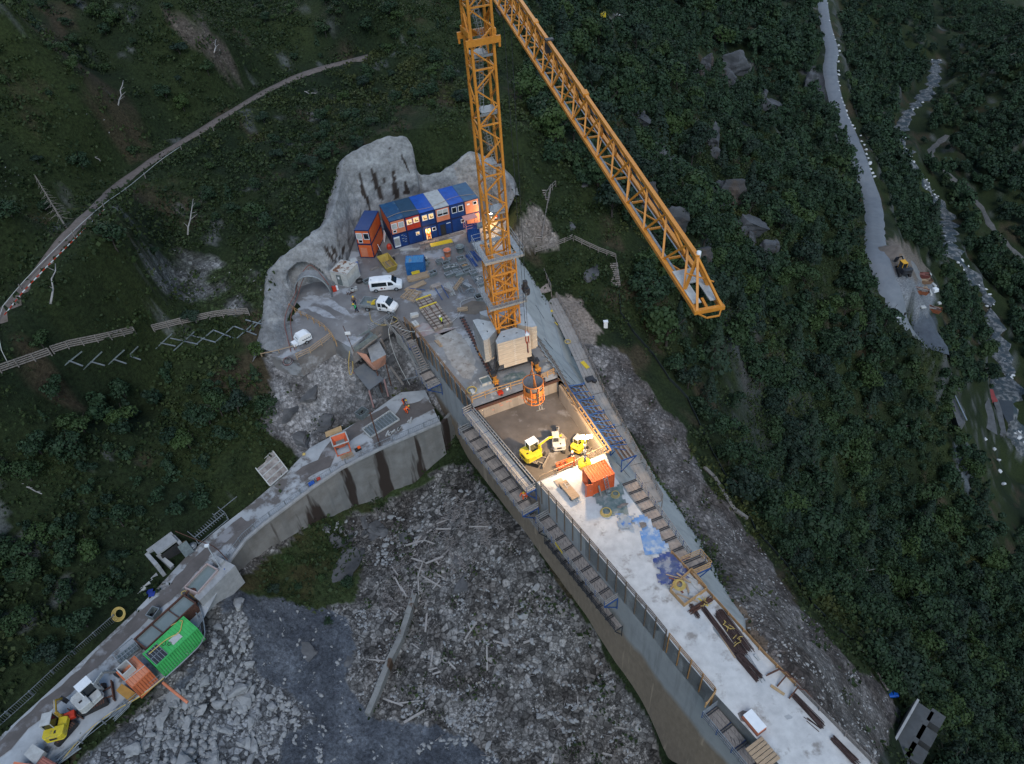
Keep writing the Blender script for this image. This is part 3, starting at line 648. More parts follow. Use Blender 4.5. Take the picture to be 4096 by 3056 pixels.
def build_shotcrete():
    B=[];T=[]
    def cr(p0,p1,p2,p3,t): return .5*((2*p1)+(-p0+p2)*t+(2*p0-5*p1+4*p2-p3)*t*t+(-p0+3*p1-3*p2+p3)*t**3)
    b=[np.array([p[0][0],p[0][1],-.6]) for p in _pt]; t=[np.array(tuple(at(*p[1]))) for p in _pt]; n=len(b)
    per=7
    for i in range(n-1):
        for k in range(per):
            u=k/per; j0,j3=max(i-1,0),min(i+2,n-1)
            B.append(b[i]*(1-u)+b[i+1]*u); T.append(cr(t[j0],t[i],t[i+1],t[j3],u)*.6+(t[i]*(1-u)+t[i+1]*u)*.4)
    B.append(b[-1]);T.append(t[-1]); B=np.array(B);T=np.array(T); NC=len(B)
    tan=np.gradient(B[:,:2],axis=0); 
    for _ in range(5): tan[1:-1]=(tan[:-2]+tan[1:-1]*2+tan[2:])/4
    tan/=np.linalg.norm(tan,axis=1)[:,None]; out=np.stack([-tan[:,1],tan[:,0]],1)
    rows=46; V=[];
    bumps=[(rng.uniform(0,NC),rng.uniform(.25,.95)) for _ in range(60)]
    for j in range(rows+4):
        v=min(j/rows,1.)
        P=B*(1-v)+T*v
        if j<=rows:
            w=math.sin(math.pi*v)
            bulge=-.35*np.sin(math.pi*v)*1.0
            P[:,:2]+=out*(bulge*np.clip(T[:,2]/6,0,1.2))[:,None]
            nz=np.array([noise.noise(Vector((B[i,0]*.45+T[i,0]*.1,B[i,1]*.45,v*T[i,2]*.45+9)))*.75+noise.noise(Vector((B[i,0]*1.4,B[i,1]*1.4,v*T[i,2]*1.4)))*.22 for i in range(NC)])
            for bi,bv in bumps:
                d=np.hypot((np.arange(NC)-bi)*.38,(v-bv)*np.maximum(T[:,2],1.)); nz-=.16*np.exp(-(d/.28)**2)
            P[:,:2]+=out*(nz*min(1,v*4)*(1-.6*v))[:,None]
        else:
            k=j-rows; P=T.copy(); P[:,:2]+=out*[0,.5,1.3,3.2][k]; P[:,2]-=[0,.12,.7,2.6][k]
            P[:,2]+=np.array([noise.noise(Vector((x*.9,y*.9,3)))*.25 for x,y in P[:,:2]])
        V.append(P)
    V=np.array(V) # rows x NC x 3
    px0,px1=-31.9,-27.0
    for i in range(NC):
        if 92.3<B[i,1]<94 and px0-.6<B[i,0]<px1+.4:
            u=(B[i,0]-px0)/(px1-px0)*2-1
            if abs(u)<1:
                ah=3.9*math.sqrt(1-u*u)**.8
                for j in range(rows):
                    if V[j,i,2]<ah: V[j,i,1]+=2.6; V[j,i,0]-=.2
    Vt=V.transpose(1,0,2).reshape(-1,3); R_=rows+4
    I=np.arange((NC-1)*(R_-1)); ic=I//(R_-1); ir=I%(R_-1); a=ic*R_+ir
    f=np.stack([a,a+R_,a+R_+1,a+1],1)
    P=pix(Vt[:,0],Vt[:,1],Vt[:,2]); jx=fbm(P[:,0],P[:,1],14,3)*9
    base=np.array([.37,.375,.38])*np.ones((len(Vt),1))
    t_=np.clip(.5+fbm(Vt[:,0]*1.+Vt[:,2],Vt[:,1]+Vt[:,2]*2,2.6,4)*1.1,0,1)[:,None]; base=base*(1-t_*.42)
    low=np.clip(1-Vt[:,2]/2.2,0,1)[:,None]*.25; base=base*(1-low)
    st=[[(1478,672),(1492,672),(1506,700),(1516,735),(1532,780),(1540,800),(1514,800),(1502,760),(1488,720)],[(1563,682),(1578,684),(1586,735),(1600,790),(1578,795),(1570,760)],[(1616,722),(1626,728),(1640,775),(1614,775)],[(1436,694),(1444,694),(1456,752),(1482,832),(1474,834),(1446,770)],[(1528,715),(1544,714),(1542,735),(1532,738)],
     [(1296,982),(1306,984),(1325,1015),(1345,1050),(1330,1048),(1310,1020)],[(1322,985),(1332,980),(1350,1018),(1372,1035),(1364,1040),(1340,1025)],[(1372,980),(1382,984),(1374,1020),(1366,1012)],[(1600,612),(1608,614),(1640,690),(1632,688)],[(1556,588),(1566,590),(1566,600),(1556,600)],[(1462,780),(1470,782),(1484,850),(1474,850)]]
    for s_ in st:
        m_=inside(P[:,0]+jx*.5,P[:,1],s_)[:,None]; base=np.where(m_,np.array([.035,.024,.018]),base)
    m,n_,bs=newmat('shotcrete'); A_=n_.nodes.new('ShaderNodeAttribute'); A_.attribute_name='albedo'
    c=mixc(n_,1.,A_.outputs[0],ramp(n_,noisen(n_,1.6,5,.65,'Object',None),[(.3,.6),(.7,1.25)]),'MULTIPLY'); n_.links.new(c,bs.inputs['Base Color']); bs.inputs['Roughness'].default_value=.85
    bump(n_,bs,noisen(n_,2.8,8,.75),1.,.4)
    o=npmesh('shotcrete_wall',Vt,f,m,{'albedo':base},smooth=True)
    return tag(o,'tall lumpy grey sprayed concrete rock wall with dark wet streaks behind the site containers','rock wall')
shot=build_shotcrete()
def arch(y,zs=3.95,w=5.1,x0=-29.45,n=14,fl=0): return [(x0-w/2*math.cos(math.pi*i/n),y,fl+zs*math.sin(math.pi*i/n)**.85) for i in range(n+1)]
def hose(name,label,pts,r,m,cat='hose',group=None,n=6):
    c=Vector(pts[0]); t=MB(); t.tube([Vector(p)-c for p in pts],r,n); o=t.build(name,m,smooth=True); o.location=c
    return tag(o,label,cat,group)
def smoothpts(pts,it=2):
    pts=[Vector(p) for p in pts]
    for _ in range(it):
        q=[pts[0]]
        for a,b in zip(pts,pts[1:]): q+= [a.lerp(b,.25),a.lerp(b,.75)]
        q.append(pts[-1]); pts=q
    return pts
hood=thing('portal_hood','grey steel arch hood over the blind tunnel mouth in the rock wall','arch hood',(-29.45,92.6,0))
mb=MB(); A1=arch(92.15,4.15,5.5);A2=arch(93.9,4.15,5.5)
for i in range(14):
    mb.add([A1[i],A1[i+1],A2[i+1],A2[i]],[(0,1,2,3)])
wpart(mb,'arch_sheet',mat('dark_grey_lining',(.22,.225,.23),(.15,.155,.16)),hood)
mb=MB(); mb.tube(arch(92.1,4.2,5.6),.1,6); wpart(mb,'arch_rim',K['steel'],hood,smooth=True)
hp=[at(1163,1405,.15),at(1150,1350,.5),at(1135,1290,1.),at(1150,1230,1.6),at(1185,1170,1.5),at(1190,1120,2.6),at(1215,1080,3.8),at(1240,1055,4.3),at(1262,1075,3.9),at(1290,1105,3.3),at(1315,1140,2.6)]
hose('air_hose','red brown air hose looping over the blind tunnel mouth',smoothpts(hp),.06,K['redhose'])
hp=[at(1178,1400,.15),at(1165,1330,.5),at(1160,1260,1.),at(1190,1190,1.6),at(1205,1130,2.5),at(1235,1075,3.8)]
hose('air_hose','second red hose beside the looping one at the tunnel mouth',smoothpts(hp),.05,K['redhose'])
CRZ=R(16.5); CRL=Vector((-.33,73.8,0))
crane=thing('tower_crane','tall orange yellow lattice tower crane standing on rails on the dam','tower crane',CRL,CRZ)
oc=K['orange_crane']
def lat_tower(hw,z0,z1,panel,chord,br,root,pre='mast',xb=False,inner=True):
    for sx in (-1,1):
        for sy in (-1,1):
            mb=MB(); mb.bar((sx*hw,sy*hw,z0),(sx*hw,sy*hw,z1),chord); mb.build(pre+'_chord',oc,root)
    n=int(round((z1-z0)/panel)); h=(z1-z0)/n
    for face in range(4):
        mb=MB()
        for i in range(n):
            za,zb=z0+i*h,z0+(i+1)*h
            def P(u,z):
                p=[(u*hw,-hw),(hw,u*hw),(-u*hw,hw),(-hw,-u*hw)][face]; return (p[0],p[1],z)
            if xb: mb.bar(P(-1,za),P(1,zb),br); mb.bar(P(1,za),P(-1,zb),br)
            else: mb.bar(P(-1 if i%2 else 1,za),P(1 if i%2 else -1,zb),br)
            if i%(1 if xb else 3)==0: mb.bar(P(-1,za),P(1,za),br*1.15)
        mb.build(pre+'_bracing',oc,root)
lat_tower(1.12,5.6,47.2,1.93,.25,.13,crane)
lat_tower(1.62,7.4,18.2,2.7,.16,.10,crane,'cage',True)
for zz in (10.3,13.0,15.6):
    mb=MB()
    for a,b in (((-1.62,-1.62),(1.62,-1.62)),((1.62,-1.62),(1.62,1.62)),((1.62,1.62),(-1.62,1.62)),((-1.62,1.62),(-1.62,-1.62))): mb.bar((*a,zz),(*b,zz),.16)
    mb.build('cage_ring',oc,crane)
mb=MB()
for dx in (-.25,.1): mb.bar((dx,-1.66,8.),(dx,-1.66,17.5),.09)
mb.build('cage_guide',oc,crane)
mb=MB(); mb.bar((-1.5,0,13.2),(1.5,0,14.6),.3); mb.bar((0,-1.3,13.2),(0,1.3,13.2),.4); mb.build('climbing_ram',oc,crane)
for zz in (18.1,11.3):
    p=MB(); 
    for c_,d_ in (((0,-2.15,0),(4.9,.75,.08)),((0,2.15,0),(4.9,.75,.08)),((-2.1,0,0),(.7,3.55,.08)),((2.1,0,0),(.7,3.55,.08))): p.box((c_[0],c_[1],zz),d_)
    for c_,d_ in (((0,-2.53,.08),(4.9,.03,.3)),): p.box((c_[0],c_[1],zz),d_)
    w=p.build('walkway_platform',K['steel'],crane)
    r_=MB()
    cs=[(-2.45,-2.5),(2.45,-2.5),(2.45,2.5),(-2.45,2.5)]
    for i in range(4):
        a,b=cs[i],cs[(i+1)%4]
        for hz in (.55,1.1): r_.bar((*a,zz+hz),(*b,zz+hz),.045)
        for k in range(4): 
            x=a[0]+(b[0]-a[0])*k/4;y=a[1]+(b[1]-a[1])*k/4; r_.bar((x,y,zz),(x,y,zz+1.1),.045)
    r_.build('handrail',K['steel'],w)
mb=MB(); mb.box((2.75,-1.4,12.3),(.7,1.2,.7)); mb.box((2.7,-1.5,13.1),(.45,.5,1.)); mb.tube([(2.75,-2.1,12.),(2.75,-.9,12.)],.3,10); mb.build('hydraulic_unit',K['darksteel'],crane)
for i,zz in enumerate((40.9,35.1,29.3,23.5)):
    mb=MB(); mb.box((.25 if i%2 else -.25,.1,zz),(1.7,1.7,.06)); mb.box((0,-.95,zz-.1),(2.0,.08,.22)); w=mb.build('rest_platform',K['steel'],crane)
    mb=MB(); x0=-.45 if i%2 else .45; x1=-x0
    for s in (-.2,.2): mb.bar((x0+s,-.3,zz),(x1*.4+s,.3,zz+5.7),.05)
    for k in range(19):
        t=k/19; mb.bar((x0+(x1*.4-x0)*t-.2,-.3+.6*t,zz+5.7*t),(x0+(x1*.4-x0)*t+.2,-.3+.6*t,zz+5.7*t),.03)
    mb.build('ladder',K['steel'],crane)
    mb=MB()
    for k in range(2,9):
        t=k/9; mb.torus((x0+(x1*.4-x0)*t,.25+.6*t,zz+5.7*t),.38,.018,12,4)
    for a in range(5): 
        an=math.pi*(a/4); mb.bar((x0+.38*math.cos(an),.25+.38*math.sin(an),zz+1.2),(x1*.4+.38*math.cos(an),.85+.38*math.sin(an),zz+5.6),.02)
    mb.build('ladder_cage',K['steel'],crane)
mb=MB()
for sy in (-1.4,1.4): mb.box((0,sy,42.3),(3.5,.22,.62)); mb.box((1.62,sy,41.8),(.18,.2,.5)); mb.box((-1.62,sy,41.8),(.18,.2,.5))
for sx in (-1.3,1.3): mb.box((sx,0,43.0),(.22,2.6,.5)); mb.bar((sx,-1.25,42.5),(sx,0,44.6),.16); mb.bar((sx,1.25,42.5),(sx,0,44.6),.16)
mb.build('climbing_yoke',oc,crane)
JZ=49.2; jd=(at(2781,1244,JZ).xy-at(1998,33,JZ).xy).normalized()
jang=math.atan2(jd.y,jd.x)-CRZ; JM=Matrix.Rotation(jang,4,'Z')
mb=MB(); mb.lathe([(1.3,47.2),(1.45,47.4),(1.45,48.0),(1.2,48.2),(1.2,49.)],24); mb.build('slewing_ring',oc,crane)
mb=MB(); mb.box((0,0,50.3),(2.0,1.9,2.6),JM.to_3x3()); mb.build('tower_head',oc,crane,bevel=.05)
cab=MB(); cc=JM@Vector((1.3,1.75,0)); cab.box((cc.x,cc.y,49.6),(1.9,1.4,2.1),JM.to_3x3()); co=cab.build('cab',K['white'],crane,bevel=.1)
mb=MB(); cc=JM@Vector((2.27,1.75,0)); mb.box((cc.x,cc.y,49.7),(.06,1.1,1.5),JM.to_3x3()); mb.build('windscreen',K['glass'],co)
mb=MB(); cc=JM@Vector((.3,-1.5,0)); mb.box((cc.x,cc.y,47.6),(2.6,.9,.08),JM.to_3x3())
for k in range(6):
    q=JM@Vector((-.9+k*.48,-1.9,0)); mb.bar((q.x,q.y,47.6),(q.x,q.y,48.7),.05)
a_=JM@Vector((-.9,-1.9,0));b_=JM@Vector((1.6,-1.9,0)); mb.bar((a_.x,a_.y,48.7),(b_.x,b_.y,48.7),.05); mb.build('service_platform',K['steel'],crane)
mb=MB()
for s in (-.7,.7):
    a_=JM@Vector((-.5,s,JZ));b_=JM@Vector((-15,s,JZ)); mb.bar(a_,b_,.3)
for k in range(8):
    x=-1-k*1.9; mb.bar(JM@Vector((x,-.7,JZ)),JM@Vector((x-1.9,.7,JZ)),.12)
mb.build('counter_jib',oc,crane)
mb=MB()
for k in range(4): mb.box(JM@Vector((-12-k*.75,0,JZ-.8)),(.6,1.9,2.4),JM.to_3x3())
mb.build('counterweight',K['concrete'],crane)
axo=at(1998,33,JZ).xy; nn2=Vector((-jd.y,jd.x)); ax0=axo+nn2*.52; tt=(CRL.xy-ax0).dot(jd); ax0=ax0+jd*tt
off=Matrix.Rotation(-CRZ,4,'Z')@Vector((ax0.x-CRL.x,ax0.y-CRL.y,0))
def J(x,y,z): v=JM@Vector((x,y,0)); return Vector((v.x+off.x,v.y+off.y,JZ+z))
TIP=53.3; HW=.50
def jh(x): return 2.05-(2.05-1.32)*min(1,max(0,(x-13)/(TIP-13)))
for s in (-1,1):
    mb=MB(); mb.bar(J(.6,s*HW,0),J(TIP,s*HW,0),.17,.17); mb.build('jib_lower_chord',oc,crane)
mb=MB(); xs=[1.0,17.2,25.2,36.5,TIP-1.5]
for a,b,w in zip(xs,xs[1:],(.26,.22,.19,.17)): mb.bar(J(a,0,jh(a)),J(b,0,jh(b)),w,w)
mb.build('jib_top_chord',oc,crane)
mb=MB(); x=1.0; k=0; step=2.32
lat=[MB(),MB(),MB()]
while x<TIP-2.6:
    for s,m_ in ((-1,lat[0]),(1,lat[1])):
        m_.bar(J(x,s*HW,0),J(x+step/2,0,jh(x+step/2)),.085); m_.bar(J(x+step/2,0,jh(x+step/2)),J(x+step,s*HW,0),.085)
    lat[2].bar(J(x,-HW,0),J(x,HW,0),.08)
    if k%2: lat[2].bar(J(x,-HW,0),J(x+step,HW,0),.06)
    else: lat[2].bar(J(x,HW,0),J(x+step,-HW,0),.06)
    x+=step;k+=1
for m_,nme in zip(lat,('jib_side_lattice','jib_side_lattice','jib_floor_lattice')): m_.build(nme,oc,crane)
mb=MB(); 
for s in (-1,1): mb.bar(J(TIP-1.5,0,jh(TIP-1.5)),J(TIP,s*HW*.96,.05),.09); mb.bar(J(x,s*HW,0),J(TIP-1.5,0,jh(TIP-1.5)),.1)
mb.bar(J(TIP,-HW-.1,0),J(TIP,HW+.1,0),.16); mb.bar(J(TIP-2.6,-HW,0),J(TIP-2.6,HW,0),.1)
mb.bar(J(TIP,-HW,-.05),J(TIP+.38,-HW*.5,-.05),.05);mb.bar(J(TIP+.38,-HW*.5,-.05),J(TIP+.38,HW*.5,-.05),.05);mb.bar(J(TIP+.38,HW*.5,-.05),J(TIP,HW,-.05),.05)
mb.bar(J(TIP,0,-.1),J(TIP-.7,0,0),.1); mb.bar(J(TIP-1.25,-HW,.9),J(TIP-.9,HW,.55),.04)
mb.build('jib_nose',oc,crane)
mb=MB(); mb.add([J(TIP-2.5,-HW,.1),J(TIP-2.5,HW,.1),J(TIP-1.6,HW,.1),J(TIP-1.6,-HW,.1),J(TIP-1.6,-HW*.35,.1),J(TIP-1.6,HW*.35,.1),J(TIP-.35,HW,.1),J(TIP-.35,-HW,.1),J(TIP-.35,-HW*.35,.1),J(TIP-.35,HW*.35,.1)],[(0,1,2,3),(3,4,8,7),(5,2,6,9)])
o=mb.build('tip_platform',K['offwhite'],crane); sm=o.modifiers.new('s','SOLIDIFY'); sm.thickness=.04
mb=MB(); mb.bar(J(2,-HW+.17,.04),J(TIP-2.6,-HW+.17,.04),.10,.03); mb.bar(J(2,HW-.2,.04),J(TIP-2.6,HW-.2,.04),.05,.03); mb.build('walk_rail',K['steel'],crane)
for xx in (17.2,25.2,36.5):
    mb=MB(); mb.bar(J(xx-.25,0,jh(xx)+.06),J(xx+.25,0,jh(xx)+.02),.32,.2); mb.build('pin_joint',oc,crane)
mb=MB(); mb.tube([J(TIP-1.6,.08,jh(TIP-1.6)-.1),J(TIP-1.6,.08,jh(TIP)+.22)],.085,12); mb.build('tip_lamp',K['white'],crane,smooth=True)
mb=MB(); mb.box(J(28.6,.05,jh(28)+.1),(.35,.5,.1),JM.to_3x3()); mb.box(J(28.4,.0,jh(28)-.45),(.3,.3,.55),JM.to_3x3()); mb.build('jib_winch_box',K['darksteel'],crane)
mb=MB(); mb.bar(J(6,.05,jh(8)-.35),J(TIP-4,.05,jh(TIP)-.35),.05); mb.build('rope_run',K['darksteel'],crane)
TX=15.3
mb=MB()
for s in (-1,1): mb.bar(J(TX-.9,s*.62,-.28),J(TX+.9,s*.62,-.28),.12); 
for s in (-.8,.8): mb.bar(J(TX+s,-.62,-.28),J(TX+s,.62,-.28),.12); mb.tube([J(TX+s,-.62,-.1),J(TX+s,.62,-.1)],.13,8)
mb.build('trolley',K['darksteel'],crane)
HZ=16.6
for s in (-.18,.18):
    mb=MB(); mb.bar(J(TX,s*1.5,-.3),J(TX,s*.6,HZ-JZ+1.2),.035); mb.build('hoist_rope',K['darksteel'],crane)
mb=MB(); 
for s in (-.14,.14): mb.box(J(TX,s,HZ-JZ+.3),(.5,.06,1.6),JM.to_3x3(),.6)
hb=mb.build('hook_block',K['red'],crane)
mb=MB(); mb.tube([J(TX,-.2,HZ-JZ+.6),J(TX,.2,HZ-JZ+.6)],.24,14); mb.build('sheave',K['white'],hb)
mb=MB(); mb.tube([J(TX,0,HZ-JZ-.5),J(TX,0,HZ-JZ-1.6)],.09,8); mb.tube(smoothpts([J(TX,0,HZ-JZ-1.4),J(TX+.25,0,HZ-JZ-1.7),J(TX+.1,0,HZ-JZ-2.),J(TX-.2,0,HZ-JZ-1.85)]),.07,8); mb.build('hook',K['redhose'],hb)
mb=MB()
for sx in (-1,1):
    for sy in (-1,1):
        mb.bar((sx*3,sy*3,1.45),(sx*1.0,sy*1.0,1.9),.5,.55); mb.bar((sx*2.85,sy*2.85,1.6),(sx*1.15,sy*1.15,6.2),.26,.26)
mb.box((0,0,1.9),(2.6,2.6,.5)); mb.build('cross_base',K['darksteel'],crane)
for a,b in (((-3,-3),(3,-3)),((3,-3),(3,3)),((3,3),(-3,3)),((-3,3),(-3,-3))):
    mb=MB(); mb.bar((*a,1.5),(*b,1.5),.16); mb.build('tie_bar',K['darksteel'],crane)
for sx in (-1,1):
    for sy in (-1,1):
        mb=MB(); mb.box((sx*3,sy*3,1.25),(.6,.6,.5)); mb.box((sx*3,sy*3,1.55),(.85,.85,.12)); o=mb.build('corner_head',K['darksteel'],crane)
        mb=MB()
        y0=sy*3; mb.box((sx*3,y0,.78),(.42,2.3,.34)); mb.box((sx*3,y0-.75,.5),(.5,.75,.5)); mb.box((sx*3,y0+.75,.5),(.5,.75,.5)); mb.tube([(sx*3-.4,y0-.75,.55),(sx*3+.42,y0-.75,.55)],.2,10)
        mb.box((sx*3+.1,y0+.1,1.0),(.5,.7,.3)); mb.build('bogie',oc,o,bevel=.03)
        mb=MB(); 
        for dy in (-1.0,-.5,.5,1.0): mb.tube([(sx*3-.08,y0+dy,.34),(sx*3+.08,y0+dy,.34)],.19,12)
        mb.build('wheel',K['darksteel'],o)
mb=MB()
for a in range(6): mb.torus((.35,-.2,3.+a*.7),.34,.02,12,4)
for a in range(4): mb.bar((.35+.34*math.cos(a*1.57),-.2+.34*math.sin(a*1.57),2.4),(.35+.34*math.cos(a*1.57),-.2+.34*math.sin(a*1.57),7),.03)
mb.build('inner_ladder',oc,crane)
mt_top=mat('ballast_top_concrete',(.40,.43,.45),(.32,.345,.36),1.4,.9,0,.15); mt_side=mat('ballast_side_concrete',(.47,.405,.335),(.38,.33,.275),.9,.9,0,.2,vec=(1,1,3))
mt_side2=mat('ballast_side_grey',(.37,.36,.345),(.28,.275,.27),.9,.9,0,.2,vec=(1,1,3))
prof=[(-2.25,-3.65),(2.25,-3.65),(2.25,-3.05),(.95,-1.45),(-.95,-1.45),(-2.25,-3.0)]
for s,(rot,nb) in enumerate(((0,13),(-90,13),(90,11),(180,11))):
    Mr=Matrix.Rotation(R(rot),3,'Z'); z=2.35; h=(6.75-2.35)/nb*(1 if nb==13 else .98)
    for i in range(nb):
        k=.72 if i<2 else 1.0; j_=(noise.noise(Vector((i*1.7,s*3,0))))*.03
        mb=MB(); pr=[(x*(k if abs(x)>1 else 1)+j_,y+j_) for x,y in prof]; mb.prism(pr,z,z+h-.025,Mr)
        mb.m=[0,1]+[0]*(len(mb.f)-2) if i==nb-1 else [0]*len(mb.f)
        z+=h
        o=mb.build('ballast_block',[mt_side if s in (0,2) else mt_side2,mt_top],crane)
        o.data.polygons.foreach_set('material_index',mb.m)
    mb=MB()
    for dx in (-.95,.75): mb.box(Mr@Vector((dx,-2.6,z-.02)),(.26,.12,.03),Mr)
    mb.build('lifting_slot',K['rubber'],crane)
    if s==0:
        mb=MB()
        for i in range(nb): 
            for dx in (-.07,.07): mb.box((dx+.02,-3.67,2.45+i*h+.12),(.07,.03,.05))
        mb.build('lifting_eye',K['white'],crane)
def rail(sx,label):
    o=thing('crane_rail',label,'rail',CRL+Vector((sx*3*math.cos(CRZ),sx*3*math.sin(CRZ),0)),CRZ,'crane rails')
    mb=MB(); mb.box((0,2.6,.09),(.16,17.4,.14)); mb.build('rail_head',K['rust'],o)
    mb=MB(); mb.box((0,2.6,.02),(.42,17.4,.05)); mb.build('rail_plate',K['redhose'],o)
    mb=MB()
    for k in range(26): mb.box((0,-5.4+k*.68,.06),(.75,.2,.11))
    c=mb.build('rail_clip_row',K['darksteel'],o); return o
rail(-1,'rusty crane rail on the left with rows of dark clips'); rail(1,'rusty crane rail on the right beneath the right wheels')
bz=7.7; bp=J(TX,0,0); bpw=Matrix.Rotation(CRZ,4,'Z')@Vector((bp.x,bp.y,0))+CRL
def fitplan():
    return Vector((bpw.x,bpw.y,0))
bu=thing('concrete_bucket','round orange concrete bucket hanging from the crane hook over the pit','concrete bucket',(bpw.x+.35,bpw.y-.1,bz),CRZ)
bb=mat('bucket_orange',(.75,.24,.05),(.62,.17,.04),2,.5,0,.05); bg_=mat('bucket_dusty_steel',(.20,.20,.21),(.13,.13,.14),1.5,.7,0,.2)
mb=MB(); mb.lathe([(.45,.25),(.98,1.0),(1.05,2.55),(1.12,2.55),(1.12,2.45),(1.07,2.4),(1.0,.95),(.5,.2)],32); mb.build('bucket_shell',[bg_],bu,smooth=True)
mb=MB(); mb.lathe([(1.13,.95),(1.14,1.75)],32); mb.lathe([(.98,.2),(1.02,.2),(1.02,.55),(.98,.55)],32); mb.build('orange_band',bb,bu,smooth=True)
mb=MB()
for k in range(8):
    a=k*math.pi/4+.2; c_,s_=math.cos(a),math.sin(a); c2,s2=math.cos(a+.39),math.sin(a+.39)
    mb.bar((1.16*c_,1.16*s_,2.5),(1.2*c_,1.2*s_,-.1),.07); mb.bar((1.16*c_,1.16*s_,2.4),(1.16*c2,1.16*s2,.2),.05); mb.bar((1.16*c2,1.16*s2,.2),(1.16*math.cos(a+.78),1.16*math.sin(a+.78),2.4),.05)
mb.lathe([(1.12,2.5),(1.2,2.5),(1.2,2.62),(1.12,2.62)],32); mb.lathe([(1.15,-.1),(1.22,-.1),(1.22,0),(1.15,0)],32)
mb.build('cage_frame',bb,bu)
mb=MB()
for s in (-1,1): mb.bar((0,s*1.05,2.5),(0,s*.25,4.1),.09); 
mb.bar((0,-.3,4.1),(0,.3,4.1),.12); mb.bar((0,0,4.1),(0,0,5.6),.07); mb.box((0,-.35,3.0),(.14,.14,1.9)); mb.build('lifting_bail',bb,bu)
mb=MB(); mb.bar((.15,-1.2,-.1),(.15,-1.25,-.9),.04); mb.bar((.5,-1.2,-.1),(.5,-1.25,-.9),.04)
for k in range(3): mb.bar((.15,-1.22,-.25-k*.25),(.5,-1.22,-.25-k*.25),.03)
mb.bar((-.2,-1.25,-.9),(.8,-1.25,-.9),.05); mb.build('step_ladder',K['steel'],bu)
mb=MB(); mb.bar((0,-1.18,1.7),(0,-1.2,.3),.1); mb.bar((.12,-1.18,1.7),(.12,-1.2,.3),.05); mb.build('gate_ram',K['darksteel'],bu)
navy=mat('navy_frame_paint',(.01,.02,.075),(.008,.015,.055),1,.5,0,.03)
lum=K['lit']
def corrug(mb,p0,p1,z0,z1,depth=.05,pitch=.28,out=None):
    """corrugated sheet from p0 to p1 (2-D), standing z0..z1"""
    p0=Vector(p0);p1=Vector(p1);d=(p1-p0);L=d.length;d/=L;n=Vector((d.y,-d.x)) if out is None else Vector(out)
    k=max(2,int(L/pitch)); pts=[]
    for i in range(k):
        a=i/k*L; s=L/k
        for f,o in ((0,0),(.18,1),(.5,1),(.68,0)): pts.append(p0+d*(a+f*s)+n*(depth*(o-1)))
    pts.append(p1+n*(-depth)); vs=[(p.x,p.y,z0) for p in pts]+[(p.x,p.y,z1) for p in pts]; m=len(pts)
    mb.add(vs,[(i,i+1,m+i+1,m+i) for i in range(m-1)])
def window(root,x,z,w,h,state,y=-3.03,two=False):
    f=MB(); t=.07
    for c_,d_ in (((x,y,z+h/2-t/2),(w,.08,t)),((x,y,z-h/2+t/2),(w,.08,t)),((x-w/2+t/2,y,z),(t,.08,h-2*t)),((x+w/2-t/2,y,z),(t,.08,h-2*t))): f.box(c_,d_)
    if two: f.box((x,y,z),(t,.08,h-2*t))
    o=f.build('window',K['white'],root)
    p=MB(); p.box((x,y+.02,z),(w-2*t,.02,h-2*t)); p.build('pane',K['lit'] if state=='lit' else K['glass'],o)
    if state in('shut','half'):
        k=MB(); hh=(h-2*t)*(.98 if state=='shut' else .62); k.box((x,y-.015,z+h/2-t-hh/2),(w-2*t,.03,hh)); k.build('roller_shutter',K['offwhite'],o)
    if state=='lit':
        k=MB(); k.box((x+.1,y-.002,z-.22),(w*.5,.02,.18)); k.box((x-.12,y-.002,z-.05),(.12,.02,.4)); k.build('interior_silhouette',K['brownc'],o)
def unit(label,loc,rz,roofm,frontm,sidem,frame,ops,group,h=2.6,w=2.44,dp=6.06,roofseams=2):
    t=thing('office_container',label,'container',loc,rz,group); g=.012
    b=MB(); b.box((0,0,h/2),(w-.06-g,dp-.06,h-.1)); b.build('body',sidem,t)
    f=MB(); f.add([(-w/2+.12,-dp/2+.01,.12),(w/2-.12,-dp/2+.01,.12),(w/2-.12,-dp/2+.01,h-.14),(-w/2+.12,-dp/2+.01,h-.14)],[(0,1,2,3)]); f.build('front_panel',frontm,t)
    fr=MB(); x,y=w/2-.06-g/2,dp/2-.06
    for sx in(-1,1):
        for sy in(-1,1): fr.box((sx*x,sy*y,h/2),(.13,.13,h-.005))
    for zz in (.07,h-.075):
        for sy in(-1,1): fr.box((0,sy*y,zz),(w-.26,.125,.14))
        for sx in(-1,1): fr.box((sx*x,0,zz),(.125,dp-.26,.14))
    fr.build('frame',frame,t)
    if roofm:
        r=MB(); r.box((0,0,h+.012),(w-.05,dp-.05,.03))
        for i in range(1,roofseams): r.box((-w/2+w*i/roofseams,0,h+.035),(.05,dp-.1,.025))
        r.build('roof',roofm,t)
    for o in ops:
        if o[0]=='w': window(t,o[1],o[2],o[3],o[4],o[5],-dp/2-.02,two=len(o)>6)
        elif o[0]=='d':
            d=MB(); d.box((o[1],-dp/2-.0,1.08),(o[2],.03,2.0)); d.build('door_opening',K['lit'] if o[3]=='lit' else K['rubber'],t)
            fr2=MB(); fr2.box((o[1]-o[2]/2-.04,-dp/2-.03,1.1),(.08,.06,2.1)); fr2.box((o[1]+o[2]/2+.04,-dp/2-.03,1.1),(.08,.06,2.1)); fr2.build('door_frame',frame,t)
        elif o[0]=='p': 
            d=MB(); d.box((o[1],-dp/2-.03,o[2]),(o[3],.03,o[4])); d.build(o[6],o[5],t)
    return t
A_=at(1556,886,5.28); B_=at(1913,789.5,5.28); dv=(B_-A_); ROWA=math.atan2(dv.y,dv.x); ROWW=dv.length/6; ux=Vector((math.cos(ROWA),math.sin(ROWA),0)); uy=Vector((-ux.y,ux.x,0))
